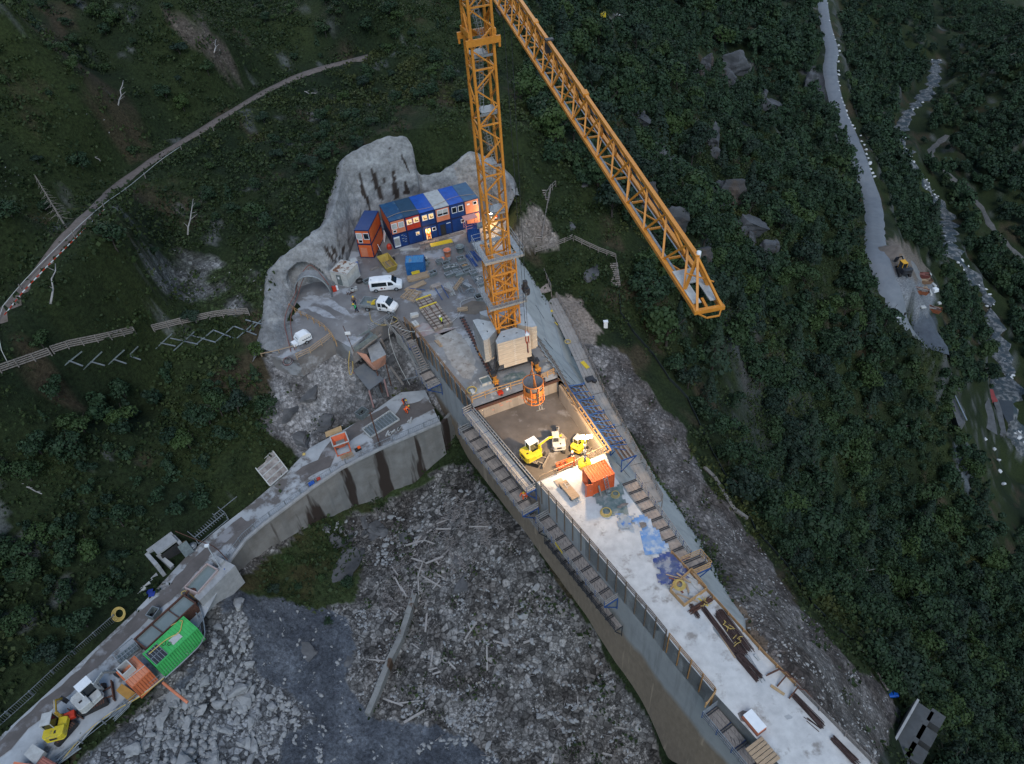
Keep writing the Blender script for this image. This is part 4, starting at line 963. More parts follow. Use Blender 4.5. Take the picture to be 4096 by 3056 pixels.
def rowpos(i,z): p=A_+ux*(ROWW*(i+.5))+uy*3.03; return Vector((p.x,p.y,z))
sal,orp,rd,bl=K['salmon'],K['orangep'],K['red'],K['bluep']
up=[('upper site office with teal blue roof and two lowered shutters, at the left end',K['blueroof'],sal,orp,[('w',-.62,1.55,.95,1.0,'shut'),('w',.55,1.55,.95,1.0,'shut'),('w',-.68,.62,.62,.52,'dark')]),
 ('upper site office with a red front and two bright lit windows',mat('dark_teal_roof',(.02,.06,.11),(.015,.05,.09),.8,.55,0,.03),rd,bl,[('w',-.62,1.62,.95,.95,'lit'),('w',.55,1.68,1.0,1.0,'lit')]),
 ('upper blue site office with bright blue roof and two warm lit windows',K['bluebright'],bl,bl,[('w',-.55,1.6,.9,1.0,'lit'),('w',.55,1.6,.9,1.0,'lit')]),
 ('upper site office with pale grey roof over one wide half shuttered window',K['offwhite'],sal,bl,[('w',0,1.7,1.9,1.15,'half',2)]),
 ('upper blue site office with bright blue roof and two dark windows',K['bluebright'],bl,bl,[('w',-.55,1.55,.9,1.1,'dark'),('w',.6,1.55,.9,1.1,'dark')]),
 ('upper site office with faded grey blue roof and one small window, at the right end',K['greyblue'],sal,sal,[('w',.6,1.85,.72,.62,'dark'),('p',-.6,1.9,.5,.3,K['white'],'notice')])]
lo=[('lower container with a white paper covered board beside a blue door leaf',bl,[('p',-.62,1.2,1.0,1.9,K['white'],'papered_board'),('p',-.62,1.2,.98,1.4,K['offwhite'],'paper_sheets')]),
 ('lower blue container with one small yellow lit window',bl,[('w',.45,1.75,.66,.66,'lit')]),
 ('lower blue container with an open door onto a warm lit room',bl,[('d',-.35,.85,'lit'),('w',.75,1.75,.66,.66,'dark')]),
 ('lower blue container with a dark open doorway under a white bracket',bl,[('d',-.3,.85,'dark'),('p',.75,2.1,.75,.1,K['white'],'white_bracket')]),
 ('lower blue container, plain, with a small window at its upper right',bl,[('w',.7,1.75,.66,.66,'dark')]),
 ('lower container in faded orange behind the small blue entrance box',sal,[])]
for i,(lb,rf,fm,sm_,ops) in enumerate(up): unit(lb,rowpos(i,2.62),ROWA,rf,fm,sm_,navy,ops,'upper row of site offices',w=ROWW)
for i,(lb,fm,ops) in enumerate(lo): unit(lb,rowpos(i,0),ROWA,None,fm,navy if i==0 else bl,navy,ops,'lower row of site containers',w=ROWW)
mb=MB()
for k,(x0,w_) in enumerate(((.25,.3),(.6,.25),(.9,.2),(.25,.4),(.75,.3),(.3,.25),(.65,.35))): 
    p=rowpos(0,0)+ux*(x0)-uy*3.06; mb.bar(p+Vector((0,0,2.2-k*.22)),p+ux*w_+Vector((0,0,2.2-k*.22)),.02,.07)
tag(mb.build('stencil_marking',K['offwhite']),'rows of white stencil marks on the blue container door','marking')
mb=MB(); pts=[]
for i in range(25):
    s=i/24*6.05; p=A_+ux*(s*ROWW)+uy*(1.2+.5*math.sin(s*1.7)+.25*s*.3); pts.append((p.x,p.y,5.31))
hose('cable','pale cable lying along the container roofs',pts,.03,K['wood'],'cable')
A2=at(1408,928,5.28); B2=at(1473,926,5.28); D2=at(1517,838,5.28); C2=at(1459,832,5.28)
a2=math.atan2((D2-B2).y,(D2-B2).x)-math.pi/2; mid=(A2+B2+C2+D2)/4
for k,(lb,rf,ops) in enumerate((('lower orange container of the pair standing alone at the left',None,[('p',-.3,1.1,1.1,1.7,K['salmon'],'door_leaf')]),('upper orange container of the left pair with navy blue roof and three windows',mat('navy_roof',(.008,.04,.15),(.006,.03,.12),1,.5,0,.03),[('w',-.55,1.5,1.0,1.15,'shut'),('w',.62,1.5,.95,1.15,'dark'),('w',-.5,.55,.7,.62,'dark')]))):
    unit(lb,(mid.x,mid.y,k*2.62),a2,rf,K['orangep'],K['orangep'],navy,ops,'orange container pair',roofseams=1)
def box_container(name,label,FL,FR,BL,zt,h,m,roofm,ribs=True,z0=0,doors=None,cat='container'):
    a,b,c=at(*FL,zt),at(*FR,zt),at(*BL,zt); w=(b-a).length; d=max(1.2,(c-a).length); ang=math.atan2((b-a).y,(b-a).x)
    ux_=Vector((math.cos(ang),math.sin(ang),0)); uy_=Vector((-ux_.y,ux_.x,0)); ctr=a+ux_*w/2+uy_*d/2
    t=thing(name,label,cat,(ctr.x,ctr.y,z0),ang); H=zt-z0
    f=MB(); x,y=w/2-.06,d/2-.06
    for sx in(-1,1):
        for sy in(-1,1): f.box((sx*x,sy*y,H/2),(.12,.12,H-.01))
    for zz in (.08,H-.07):
        for sy in(-1,1): f.box((0,sy*y,zz),(w-.24,.115,.13))
        for sx in(-1,1): f.box((sx*x,0,zz),(.115,d-.24,.13))
    f.build('frame',m,t)
    s=MB(); q=.02
    for p0,p1,o in (((-x,-d/2+q),(x,-d/2+q),(0,-1)),((w/2-q,-y),(w/2-q,y),(1,0)),((x,d/2-q),(-x,d/2-q),(0,1)),((-w/2+q,y),(-w/2+q,-y),(-1,0))):
        if ribs: corrug(s,p0,p1,.12,H-.12,out=o)
        else: s.add([(*p0,.12),(*p1,.12),(*p1,H-.12),(*p0,H-.12)],[(0,1,2,3)])
    s.build('side_wall',m,t)
    r=MB()
    if ribs:
        k=max(3,int(w/.35)); 
        for i in range(k): 
            x0=-w/2+.08+(w-.16)*i/k; x1=x0+(w-.16)/k; r.add([(x0,-y,H-.06),(x0+.1,-y,H-.015),(x1-.08,-y,H-.015),(x1,-y,H-.06),(x0,y,H-.06),(x0+.1,y,H-.015),(x1-.08,y,H-.015),(x1,y,H-.06)],[(0,1,5,4),(1,2,6,5),(2,3,7,6)])
    else: r.box((0,0,H-.03),(w-.1,d-.1,.05))
    r.build('roof',roofm,t); t['w']=w; t['d']=d; del t['w'],t['d']
    return t,w,d,H
c1=lambda x,y:(1380+x/3.672,680+y/3.672)
rustroof=mat('rusty_white_roof',(.5,.48,.44),(.42,.40,.36),1.2,.7,0,.05,col3=(.16,.07,.035),s3=.8,lo3=.50,hi3=.56)
t,w,d,H=box_container('tool_container','small grey white tool container with rusty roof beside the tunnel mouth',(1318,1084),(1385,1098),(1362,1037),2.5,2.5,K['offwhite'],rustroof,True)
mb=MB(); mb.box((-.1,-d/2-.03,1.1),(.85,.05,1.9)); o=mb.build('door',K['greybox'],t); mb=MB(); mb.box((-.1,-d/2-.07,1.5),(.3,.02,.4)); mb.build('notice',K['white'],o)
t,w,d,H=box_container('storage_container','small bright blue corrugated container with scuffed roof in mid yard',c1(878,1370),c1(1150,1350),c1(855,1265),2.3,2.3,mat('worn_blue_paint',(.02,.12,.32),(.015,.09,.25),1,.5,0,.05),mat('scuffed_blue_roof',(.05,.22,.42),(.04,.16,.33),1,.6,0,.05,col3=(.20,.19,.17),s3=.9,lo3=.55,hi3=.62))
t,w,d,H=box_container('entrance_container','small blue corrugated box under the pink canopied stair',c1(1795,880),c1(1975,850),c1(1760,800),2.5,2.5,mat('entrance_blue',(.015,.06,.22),(.012,.045,.17),1,.5,0,.05),K['bluep'])
t=thing('canopy_stair','pink steel stair head with canopy and railing on the blue entrance box','stair canopy',at(*c1(1860,870),2.5),ROWA)
pk=mat('pink_steel',(.62,.28,.24),(.52,.22,.19),2,.5,0,.03); m_=MB(); m_.box((0,.3,2.15),(2.2,1.5,.06)); m_.build('canopy',pk,t)
m_=MB()
for x,y in ((-1,-.4),(1,-.4),(-1,1),(1,1)): m_.bar((x,y,0),(x,y,2.15),.07)
m_.build('canopy_post',pk,t); m_=MB()
for z in (.5,1.0): m_.bar((-1,-.4,z),(-1,1,z),.05); m_.bar((-1,-.4,z),(.1,-.4,z),.05)
m_.build('handrail',pk,t); m_=MB(); m_.box((1.4,-.6,.7),(1.2,.05,1.2)); m_.box((1.4,-.6,.7),(1.0,.9,.05)); m_.build('mesh_guard',K['steel'],t)
ap,bp_,cp=(2280+650/7.343,1750+1325/7.343),(2280+1318/7.343,1750+1058/7.343),(2280+378/7.343,1750+885/7.343)
t,w,d,H=box_container('pit_container','bright orange corrugated container with open door at the edge of the pit',ap,bp_,cp,2.35,2.35,K['orangec'],K['orangec'])
PITC=t
mb=MB(); mb.box((-w/2-.35,-d/2-.05,H/2),(.9,.05,H-.2),Matrix.Rotation(R(-14),3,'Z')); o=mb.build('door',K['orangec'],t)
mb=MB(); mb.box((-w/2+.01,-d/2+.45,H/2),(.08,.8,H-.3)); mb.build('dark_opening',K['rubber'],t)
mb=MB(); mb.box((-w/2-.25,-d/2-.12,1.2),(.2,.03,.04)); mb.tube([(-w/2-.7,-d/2+.0,.2),(-w/2-.7,-d/2+.0,H-.2)],.025,6); mb.build('door_handle',K['steel'],o)
def ladder(name,label,p,q,w=.42,m=None,group=None,n=None):
    p=Vector(p);q=Vector(q); d=(q-p).normalized(); up_=Vector((0,0,1)); s=d.cross(up_); s=s.normalized() if s.length>.05 else Vector((1,0,0)); L=(q-p).length
    t=thing(name,label,'ladder',p,0,group); mb=MB()
    for k in(-1,1): mb.bar(s*(w/2*k),q-p+s*(w/2*k),.055,.07)
    mb.build('stile',m or K['steel'],t); mb=MB(); n=n or int(L/.3)
    for i in range(1,n): c=(q-p)*(i/n); mb.bar(c-s*w/2,c+s*w/2,.04)
    mb.build('rung',m or K['steel'],t); return t
lp=PITC.matrix_world if False else None
def loc2w(t,v): a=t.rotation_euler[2]; return Vector((t.location.x+v[0]*math.cos(a)-v[1]*math.sin(a),t.location.y+v[0]*math.sin(a)+v[1]*math.cos(a),t.location.z+v[2]))
ladder('ladder','grey ladder leaning on the long side of the orange pit container',loc2w(PITC,(.35,-d/2-.75,0)),loc2w(PITC,(.15,-d/2-.08,2.6)),.5,K['steel'])
for i,(x,lb,m) in enumerate(((-.55,'grey board leaning on the orange pit container',K['oldwood']),)):
    mb=MB(); mb.bar((0,0,0),(-.1,.5,1.5),.2,.05); o=mb.build('leaning_board',m); o.location=loc2w(PITC,(x,-d/2-.6,0)); o.rotation_euler[2]=PITC.rotation_euler[2]; tag(o,lb,'board')
def carbody(sections,mat_,root,name='body'):
    """sections: list of (x, list of (y,z)) mirrored"""
    mb=MB(); k=len(sections[0][1]); 
    for x,pr in sections:
        for y,z in pr: mb.v.append((x,y,z))
        for y,z in pr[::-1]: mb.v.append((x,-y,z))
    m=2*k
    for i in range(len(sections)-1):
        for j in range(m): a=i*m+j;b=i*m+(j+1)%m; mb.f.append((a,b,b+m,a+m)); mb.m.append(0)
    mb.f.append(tuple(range(m))[::-1]); mb.m.append(0); mb.f.append(tuple((len(sections)-1)*m+j for j in range(m))); mb.m.append(0)
    o=mb.build(name,mat_,root,smooth=True); o.modifiers.new('w','WEIGHTED_NORMAL'); 
    b=o.modifiers.new('b','BEVEL'); b.width=.05;b.segments=2;b.limit_method='ANGLE'; b.angle_limit=R(35)
    return o
def wheels(root,xs,y,r=.34,w=.24):
    for x in xs:
        for s in(-1,1):
            mb=MB(); mb.tube([(x,s*y-w/2,r),(x,s*y+w/2,r)],r,20); o=mb.build('wheel',K['rubber'],root)
            mb=MB(); mb.tube([(x,s*(y+w/2)-.01,r),(x,s*(y+w/2)+.012,r)],r*.6,14); mb.build('rim',K['steel'],o)
PV=at(1570,1160,0)
def place_angle(p,q,z=0): a,b=at(*p,z),at(*q,z); return math.atan2((b-a).y,(b-a).x)
vang=place_angle((1491,1175),(1610,1164),.4)
van=thing('passenger_van','white passenger van with black windows parked in the yard, nearer the containers','van',at(1547,1153,0),vang)
sec=lambda x,w,z0,zb,zr,wr:(x,[(w*.93,z0),(w,z0+.25),(w,zb),(wr,zr-.12),(wr*.86,zr)])
carbody([sec(-2.48,.86,.35,1.0,1.75,.72),sec(-2.42,.95,.28,1.08,1.93,.8),sec(-1.5,.97,.26,1.1,1.98,.82),sec(.6,.97,.26,1.1,1.98,.82),sec(1.0,.97,.26,1.1,1.93,.79),(1.75,[(.92,.26),(.97,.5),(.95,1.1),(.84,1.22),(.72,1.28)]),(2.35,[(.88,.26),(.93,.5),(.88,.92),(.75,1.02),(.62,1.06)]),(2.52,[(.72,.3),(.8,.5),(.75,.8),(.65,.88),(.5,.9)])],K['white'],van)
mb=MB()
for s in(-1,1): mb.add([(-2.1,s*.985,1.12),(.25,s*.985,1.12),(.25,s*.87,1.74),(-2.05,s*.87,1.74)],[(0,1,2,3)]); mb.add([(.45,s*.985,1.12),(1.45,s*.975,1.18),(1.0,s*.865,1.66),(.45,s*.87,1.74)],[(0,1,2,3)])
mb.build('side_windows',K['glass'],van)
mb=MB(); mb.add([(1.06,-.74,1.93),(1.06,.74,1.93),(1.74,.80,1.32),(1.74,-.80,1.32)],[(0,1,2,3)]); mb.build('windscreen',K['glass'],van)
mb=MB(); mb.add([(-2.50,-.7,1.1),(-2.50,.7,1.1),(-2.46,.62,1.72),(-2.46,-.62,1.72)],[(0,1,2,3)]); mb.build('rear_window',K['glass'],van)
for s in(-1,1):
    mb=MB(); mb.add([(2.1,s*.93,.92),(2.38,s*.85,.88),(2.5,s*.72,.74),(2.2,s*.94,.78)],[(0,1,2,3)]); mb.build('headlight',K['steel'],van); mb=MB(); mb.box((1.35,s*1.08,1.22),(.12,.2,.22)); mb.build('mirror',K['white'],van); mb=MB(); mb.box((-2.47,s*.83,1.15),(.06,.1,.6)); mb.build('tail_light',K['red'],van)
wheels(van,(-1.55,1.6),.86)
mb=MB()
for s in(-1,1): mb.box((-.6,s*.985,.72),(.32,.012,.26)); mb.box((-.15,s*.985,.74),(.2,.012,.2))
mb.build('door_logo',K['darksteel'],van); mb=MB()
for s in(-1,1): mb.box((-.6,s*.99,.78),(.26,.012,.07))
mb.build('logo_bar',K['red'],van); mb=MB(); mb.box((-2.1,-.2,2.0),(.12,.1,.03)); mb.box((.75,-.1,2.0),(.1,.1,.03)); mb.build('roof_aerial',K['rubber'],van)
tang=place_angle((1470,1240),(1590,1256),.4)
tr=thing('pickup_truck','white double cab pickup truck with grey drop side bed','truck',at(1522,1236,0),tang)
carbody([(.0,[(.9,.5),(.95,.8),(.95,1.15),(.84,1.9),(.72,2.02)]),(.1,[(.92,.45),(.98,.8),(.98,1.15),(.86,1.98),(.74,2.08)]),(1.35,[(.92,.4),(.98,.8),(.98,1.15),(.85,1.98),(.73,2.07)]),(2.05,[(.9,.36),(.97,.6),(.93,1.2),(.83,1.3),(.7,1.36)]),(2.6,[(.85,.36),(.9,.6),(.84,.95),(.74,1.04),(.6,1.08)]),(2.75,[(.7,.4),(.78,.55),(.72,.8),(.62,.88),(.5,.9)])],K['white'],tr,'cab')
mb=MB(); mb.add([(1.42,-.7,2.05),(1.42,.7,2.05),(2.06,.78,1.38),(2.06,-.78,1.38)],[(0,1,2,3)]); mb.build('windscreen',K['glass'],tr)
mb=MB()
for s in(-1,1): mb.add([(.2,s*.99,1.17),(.72,s*.99,1.17),(.72,s*.89,1.8),(.2,s*.89,1.8)],[(0,1,2,3)]); mb.add([(.85,s*.99,1.17),(1.75,s*.97,1.22),(1.4,s*.885,1.78),(.85,s*.89,1.8)],[(0,1,2,3)])
mb.build('side_windows',K['glass'],tr)
mb=MB()
for s in(-1,1): mb.box((2.25,s*.4,1.02),(.06,.5,.02)); 
mb.box((2.4,0,.98),(.14,.16,.02)); mb.box((.9,.7,2.09),(.08,.08,.03)); mb.box((1.2,-.6,2.09),(.08,.08,.03)); mb.build('bonnet_vent',K['rubber'],tr)
mb=MB(); mb.box((-1.45,0,.82),(2.75,2.0,.08))
bed=mb.build('bed_floor',K['greybox'],tr); mb=MB()
for c_,d_ in (((-1.45,-1.02,1.05),(2.8,.05,.42)),((-1.45,1.02,1.05),(2.8,.05,.42)),((-2.85,0,1.05),(.05,2.1,.42)),((-.07,0,1.3),(.06,2.0,1.3))): mb.box(c_,d_)
mb.build('drop_side',K['steel'],tr); mb=MB()
for s in(-1,1): mb.bar((-2.6,s*.35,.6),(2.4,s*.35,.6),.14)
mb.build('chassis',K['rubber'],tr)
for s in(-1,1):
    mb=MB(); mb.box((1.75,s*1.1,1.35),(.12,.22,.26)); mb.build('mirror',K['rubber'],tr); mb=MB(); mb.box((2.66,s*.66,.78),(.12,.26,.2)); mb.build('headlight',K['steel'],tr)
wheels(tr,(-1.7,1.85),.85)
mb=MB()
for s in(-1,1): mb.box((.5,s*.99,.8),(.3,.012,.24))
mb.build('door_logo',K['darksteel'],tr)
q=loc2w(tr,(-.95,-.1,.87)); t=thing('yellow_compactor','yellow plate compactor lying in the bed of the white pickup','compactor',q,tang+.5)
mb=MB(); mb.box((0,0,.12),(.7,.5,.1)); mb.build('base_plate',K['yellow'],t); mb=MB(); mb.box((.1,0,.32),(.4,.34,.28)); mb.tube([(.1,-.2,.45),(.1,.2,.45)],.12,10); mb.build('engine',K['yellow'],t); mb=MB(); mb.bar((-.1,-.15,.3),(-.8,-.15,.6),.05);mb.bar((-.1,.15,.3),(-.8,.15,.6),.05);mb.bar((-.8,-.17,.6),(-.8,.17,.6),.05); mb.add([(-.2,-.25,.5),(.2,-.25,.62),(.55,.3,.62),(.1,.3,.5)],[(0,1,2,3)]); mb.build('handle',K['yellow'],t)
gang=place_angle((1180,1370),(1255,1330),0)
g=thing('compressor_trailer','white compressor trailer with checkered strip behind the timber rail','compressor',at(1215,1368,0),gang)
mb=MB(); pr=[(-1.0,.35),(1.15,.35),(1.15,1.3),(.75,1.62),(-.55,1.62),(-1.0,1.1)]; mb.prism(pr,-.72,.72); mb.v=[(v[0],v[2],v[1]) for v in mb.v]; mb.f=[f[::-1] for f in mb.f]; mb.build('housing',K['white'],g,bevel=.05)
mb=MB()
for i in range(9):
    for j in range(2):
        if (i+j)%2==0: mb.box((-.3+i*.16,-.73,.95-j*.13-.0),(.16,.01,.13))
mb.build('checkered_strip',K['rubber'],g)
mb=MB(); mb.add([(-.985,-.45,.62),(-.985,.3,.62),(-.80,.3,1.36),(-.80,-.45,1.36)],[(0,1,2,3)]); mb.v=[(v[0]-.06,v[1],v[2]) for v in mb.v]; mb.build('control_panel',K['greybox'],g)
mb=MB(); mb.box((-1.35,0,.55),(.7,.95,.5)); mb.build('tool_box',K['white'],g,bevel=.04); mb=MB(); mb.bar((-1.5,0,.3),(-2.3,0,.32),.08); mb.build('drawbar',K['steel'],g)
wheels(g,(.15,),.74,.28,.18)
for q_,lb in (((1150,1450),'thick coil of grey and red hoses at the foot of the rock wall'),):
    c_=at(*q_,.1); t=thing('hose_coil',lb,'hose coil',c_)
    for k in range(5):
        mb=MB(); mb.torus((noise.random()*.2,noise.random()*.2,.04+k*.07),.75-.06*k+.05*(k%2),.045,26,6,Matrix.Rotation(.12*k,3,'X')); mb.build('hose_loop',[K['redhose'],K['darksteel'],K['steel']][k%3],t,smooth=True)
def crate(label,px,py,rz,w=1.2,d=.9,h=.6,fill='pipes',z=0,m=None,group='grey steel site crates'):
    t=thing('steel_crate',label,'crate',at(px,py,z+.0),CRZ+rz,group); m=m or K['greybox']; b=MB(); tk=.05
    for c_,s_ in (((0,-d/2+tk/2,h/2),(w,tk,h)),((0,d/2-tk/2,h/2),(w,tk,h)),((-w/2+tk/2,0,h/2),(tk,d-2*tk,h-.01)),((w/2-tk/2,0,h/2),(tk,d-2*tk,h-.01)),((0,0,.05),(w-.1,d-.1,.06))): b.box(c_,s_)
    b.build('crate_wall',m,t)
    r=MB(); 
    for c_,s_ in (((0,-d/2,h),(w+.06,.07,.06)),((0,d/2,h),(w+.06,.07,.06)),((-w/2,0,h+.002),(.07,d-.07,.06)),((w/2,0,h+.002),(.07,d-.07,.06))): r.box(c_,s_)
    r.build('rim',K['steel'] if m is K['greybox'] else m,t)
    f=MB()
    if fill=='pipes':
        for k in range(9): y=(-.5+(k+.5)/9)*(d-.16); f.bar((-w*.45,y,h*rng.uniform(.5,.95)),(w*.45,y+rng.uniform(-.05,.05),h*rng.uniform(.5,.95)),.05)
        f.build('pipe_load',K['steel'],t)
    elif fill=='cross':
        f.box((0,0,h*.6),(w*.84,.06,h*.7)); f.box((0,0,h*.6),(.06,d*.84,h*.68)); f.box((0,0,h*.3),(w*.8,d*.8,.05)); f.build('divider',K['formwood'],t)
    elif fill=='dark':
        for k in range(12): f.rbox((rng.uniform(-.35,.35)*w,rng.uniform(-.35,.35)*d,h*.45),(.22,.16,.14),rng.random()*3)
        f.build('fittings_load',K['rubber'],t)
    elif fill=='white':
        for k in range(6): f.rbox((rng.uniform(-.3,.3)*w,rng.uniform(-.3,.3)*d,h*.7),(.34,.2,.18),rng.random()*3)
        f.build('sack_load',K['offwhite'],t)
    elif fill=='water':
        f.box((0,0,h*.72),(w*.92,d*.9,.03)); f.build('water',K['murky'],t)
    return t
z5=lambda x,y:(1700+x/2.754,500+y/2.754)   # survey grid of the yard
z6=lambda x,y:(1700+x/2.754,1050+y/2.754)
CR=[(z5(165,1520),.1,'pipes','loose scaffold couplers beside the orange barrel'),(z5(245,1590),.05,'white','white sacks at the left of the crate park'),(z6(90,130),.1,'dark','dark fittings next to the timber stack'),
(z5(325,1575),.1,'white','a coiled white hose lying across its top'),(z5(395,1490),.0,'white','pale bags below the grey round tub'),(z5(440,1570),.15,'cross','a brown cross divider inside'),(z5(330,1640),.1,'pipes','short tubes in the middle of the crate park'),
(z5(455,1640),.1,'dark','black clamps under the crate with the brown cross'),(z6(365,125),.1,'pipes','long tubes sticking over its rim'),(z6(265,150),.15,'pipes','upright frames near the plywood sheet'),(z6(235,30),.1,'dark','a dark heap of clips at the left side'),
(z6(535,135),.1,'pipes','bright tubes nearest the crane'),(z6(470,110),.1,'dark','black wedges in the second line'),(z6(600,200),.2,'white','white cartons behind the ladder'),(z6(625,240),.2,'pipes','grey beams stacked flat')]
for (p,r_,f_,lb) in CR: crate('grey steel crate with '+lb,*p,r_-.02,1.15,.85,.55,f_)
crate('grey crate filled with black rubble near the foot of the crane mast',1921,1192,.1,1.5,1.1,.5,'dark')
crate('grey crate of dark fittings standing on the ballast at the right of the mast',*z6(1075,575),.1,1.0,.9,.75,'dark',6.9-6.9+0.0)
crate('square grey mortar tub with murky water beside the left crane wheels',*z6(668,1320),.05,1.35,1.2,.5,'water',m=K['offwhite'])
def bundle(label,p,q,n,m,w=.6,r=.035,z=0,name='pipe_bundle',cat='pipe bundle',group=None,hl=3):
    a,b=at(*p,z),at(*q,z); d=(b-a); L=d.length; ang=math.atan2(d.y,d.x); t=thing(name,label,cat,(a+b)/2,ang,group)
    for k in range(hl):
        mb=MB()
        for i in range(n): y=(-.5+(i+.5)/n)*w+rng.uniform(-.06,.06); e=rng.uniform(-.25,.25); mb.tube([(-L/2+e,y,r+.02+k*r*2),(L/2+e,y+rng.uniform(-.13,.13),r+.02+k*r*2)],r,6)
        mb.build('tube_layer',m if not isinstance(m,list) else m[k%len(m)],t)
    return t
BN=[((430,1340),(520,1480),K['steel'],'grey scaffold frames lying beside the round grey tub'),((470,1440),(560,1560),K['bluesteel'],'blue steel props lying in the middle of the crate park'),((520,1400),(600,1500),K['bluesteel'],'short blue props next to the crane mast'),((520,1290),(560,1390),K['steel'],'grey tubes below the blue entrance box'),((580,1270),(640,1400),K['steel'],'long grey tubes between entrance box and crane mast'),((470,1480),(570,1640),K['steel'],'thin grey tubes fanned out beside the blue props')]
for p,q,m,lb in BN: bundle('bundle of '+lb,z5(*p),z5(*q),7,m,.75)
for p,q,m,lb in (((395,190),(440,260),K['steel'],'grey steel angles by the ladder'),((520,150),(580,250),K['steel'],'bright steel tubes between the crates and the mast'),((450,200),(520,330),K['steel'],'grey frames ringed by a loose wire coil'),((250,230),(310,360),K['offwhite'],'pale aluminium beams leaning on the slab')): bundle('bundle of '+lb,z6(*p),z6(*q),6,m,.6)
ladder('ladder','pale metal ladder lying between the crates and the plywood sheet',at(*z6(335,195),.35),at(*z6(410,350),.1),.5,K['steel'])
for p,m,lb,r in ((z5(250,1440),K['salmon'],'rusty orange open barrel at the edge of the crate park',.62),(z5(390,1400),K['greybox'],'round grey blue open tub beside the orange barrel',.66)):
    t=thing('open_barrel',lb,'barrel',at(*p,0)); mb=MB(); mb.lathe([(r*.72,0),(r*.82,.3),(r,1.1),(r+.05,1.1),(r+.05,1.16),(r-.03,1.16),(r*.78,.3),(r*.68,.06),(0,.06)],24); mb.build('barrel_shell',m,t,smooth=True); mb=MB(); mb.torus((0,0,1.13),r+.02,.04,24,6); mb.build('rim',K['steel'],t)
for p,lb in ((z5(198,1485),'pinkish round bucket left of the orange barrel'),(z5(270,1490),'dark round bucket right below the orange barrel')):
    mb=MB(); mb.lathe([(.22,0),(.3,.4),(.27,.4),(.2,.05),(0,.05)],16); o=mb.build('bucket',K['greybox'] if 'dark' in lb else K['pinkish'] if 'pinkish' in K else K['salmon'],smooth=True); o.location=at(*p,0); tag(o,lb,'bucket')
def stack(label,p,q,wid,layers,m,name='timber_stack',z=0,group=None,top=None,toplab='top_sheet',n=6,gap=.02,h=.09):
    a,b=at(*p,z),at(*q,z); d=b-a; L=d.length; ang=math.atan2(d.y,d.x); t=thing(name,label,'timber stack',(a+b)/2,ang,group)
    for k in range(layers):
        mb=MB()
        for i in range(n):
            y=(-.5+(i+.5)/n)*wid; e=rng.uniform(-.15,.15); mb.box((e,y,.06+k*(h+.015)),(L+rng.uniform(-.3,.1),wid/n-gap,h))
        mb.build('board_layer',m if not isinstance(m,list) else m[k%len(m)],t)
    if top:
        mb=MB(); mb.box((0,0,.06+layers*(h+.015)),(L*.95,wid*.9,.05)); mb.build(toplab,top,t)
    return t
stack('long stack of boards topped with a bright yellow panel in front of the site offices',z5(60,1365),z5(310,1310),1.2,6,K['oldwood'],top=K['yellow'],toplab='yellow_panel')
stack('stack of pale square timbers in front of the small blue container',c1(930,1625),c1(1240,1540),1.3,4,K['wood'])
stack('short grey board stack at the left end of the yellow topped stack',c1(1190,1170),c1(1260,1150),.9,4,K['oldwood'])
stack('low pile of loose white boards in front of the papered container board',c1(815,1180),c1(1090,1165),.5,2,K['offwhite'],n=3,gap=.06)
stack('pair of grey boards lying below the blue container doors',c1(1090,1100),c1(1380,1040),.5,2,K['oldwood'],n=2)
stack('long grey planks lying along the foot of the right hand containers',c1(1290,1030),c1(1740,915),.8,1,K['oldwood'],n=3,gap=.05)
stack('thin grey board lying loose in the middle of the yard',c1(620,1300),c1(800,1225),.35,1,K['oldwood'],n=1)
stack('brown planks behind the pickup truck and the van',z5(-120,1560) if False else (1625,1165),(1700,1130),1.0,2,K['wood'])
mb=MB(); mb.box((0,0,.35),(1.3,.5,.25)); o=mb.build('yellow_form_panel',K['yellow']); o.location=at(*c1(1040,1530),.3); o.rotation_euler[2]=ROWA; tag(o,'small yellow formwork panel lying on the pale timber stack','panel')
def beampile(label,p,q,wid,n,group='stacked formwork beams'):
    a,b=at(*p,0),at(*q,0); d=b-a; L=d.length; ang=math.atan2(d.y,d.x); t=thing('formwork_beam_stack',label,'beam stack',(a+b)/2,ang,group)
    for k in range(3):
        for i in range(n):
            if k==2 or i in(0,n-1) or True:
                pass
        mb=MB()
        for i in range(n): mb.box((-L/2+(i+.5)*L/n,0,.12+k*.22),(L/n*.55,wid,.14))
        mb.build('beam_layer',K['oldwood'] if k<2 else K['plank'],t)
    mb=MB()
    for s in(-.33,.0,.33): mb.box((0,s*wid,.12+2*.22+.12),(L,.07,.07))
    mb.build('binding_bar',K['rust'],t); mb=MB(); mb.box((-L/2+.3,0,.72),(.22,wid*.95,.1)); mb.build('yellow_beam',K['yellow'],t); return t
beampile('upper pallet of grey formwork beams bound with brown bars beside the blue braces',(1693,1200),(1735,1255),2.6,6)
beampile('lower pallet of grey formwork beams where the yellow vested worker stands',(1712,1232),(1778,1318),2.9,8)
def formpanel(label,p,rz,tilt,w=1.6,h=2.2):
    t=thing('shuttering',label,'shuttering',at(*p,.1),CRZ+rz); M_=Matrix.Rotation(tilt,3,'X')
    mb=MB(); mb.box(M_@Vector((0,h/2,0)),(w,h,.04),M_); mb.build('panel_face',K['plank'],t); mb=MB()
    for k in range(4): mb.box(M_@Vector((0,.2+k*(h-.4)/3,.12)),(w,.09,.16),M_)
    for k in(-1,1): mb.box(M_@Vector((k*w*.3,h/2,.24)),(.12,h,.1),M_)
    mb.build('panel_rib',K['wood'],t); return t
formpanel('formwork panel lying with its ribs up in front of the van',(1640,1205),-.95,.25)
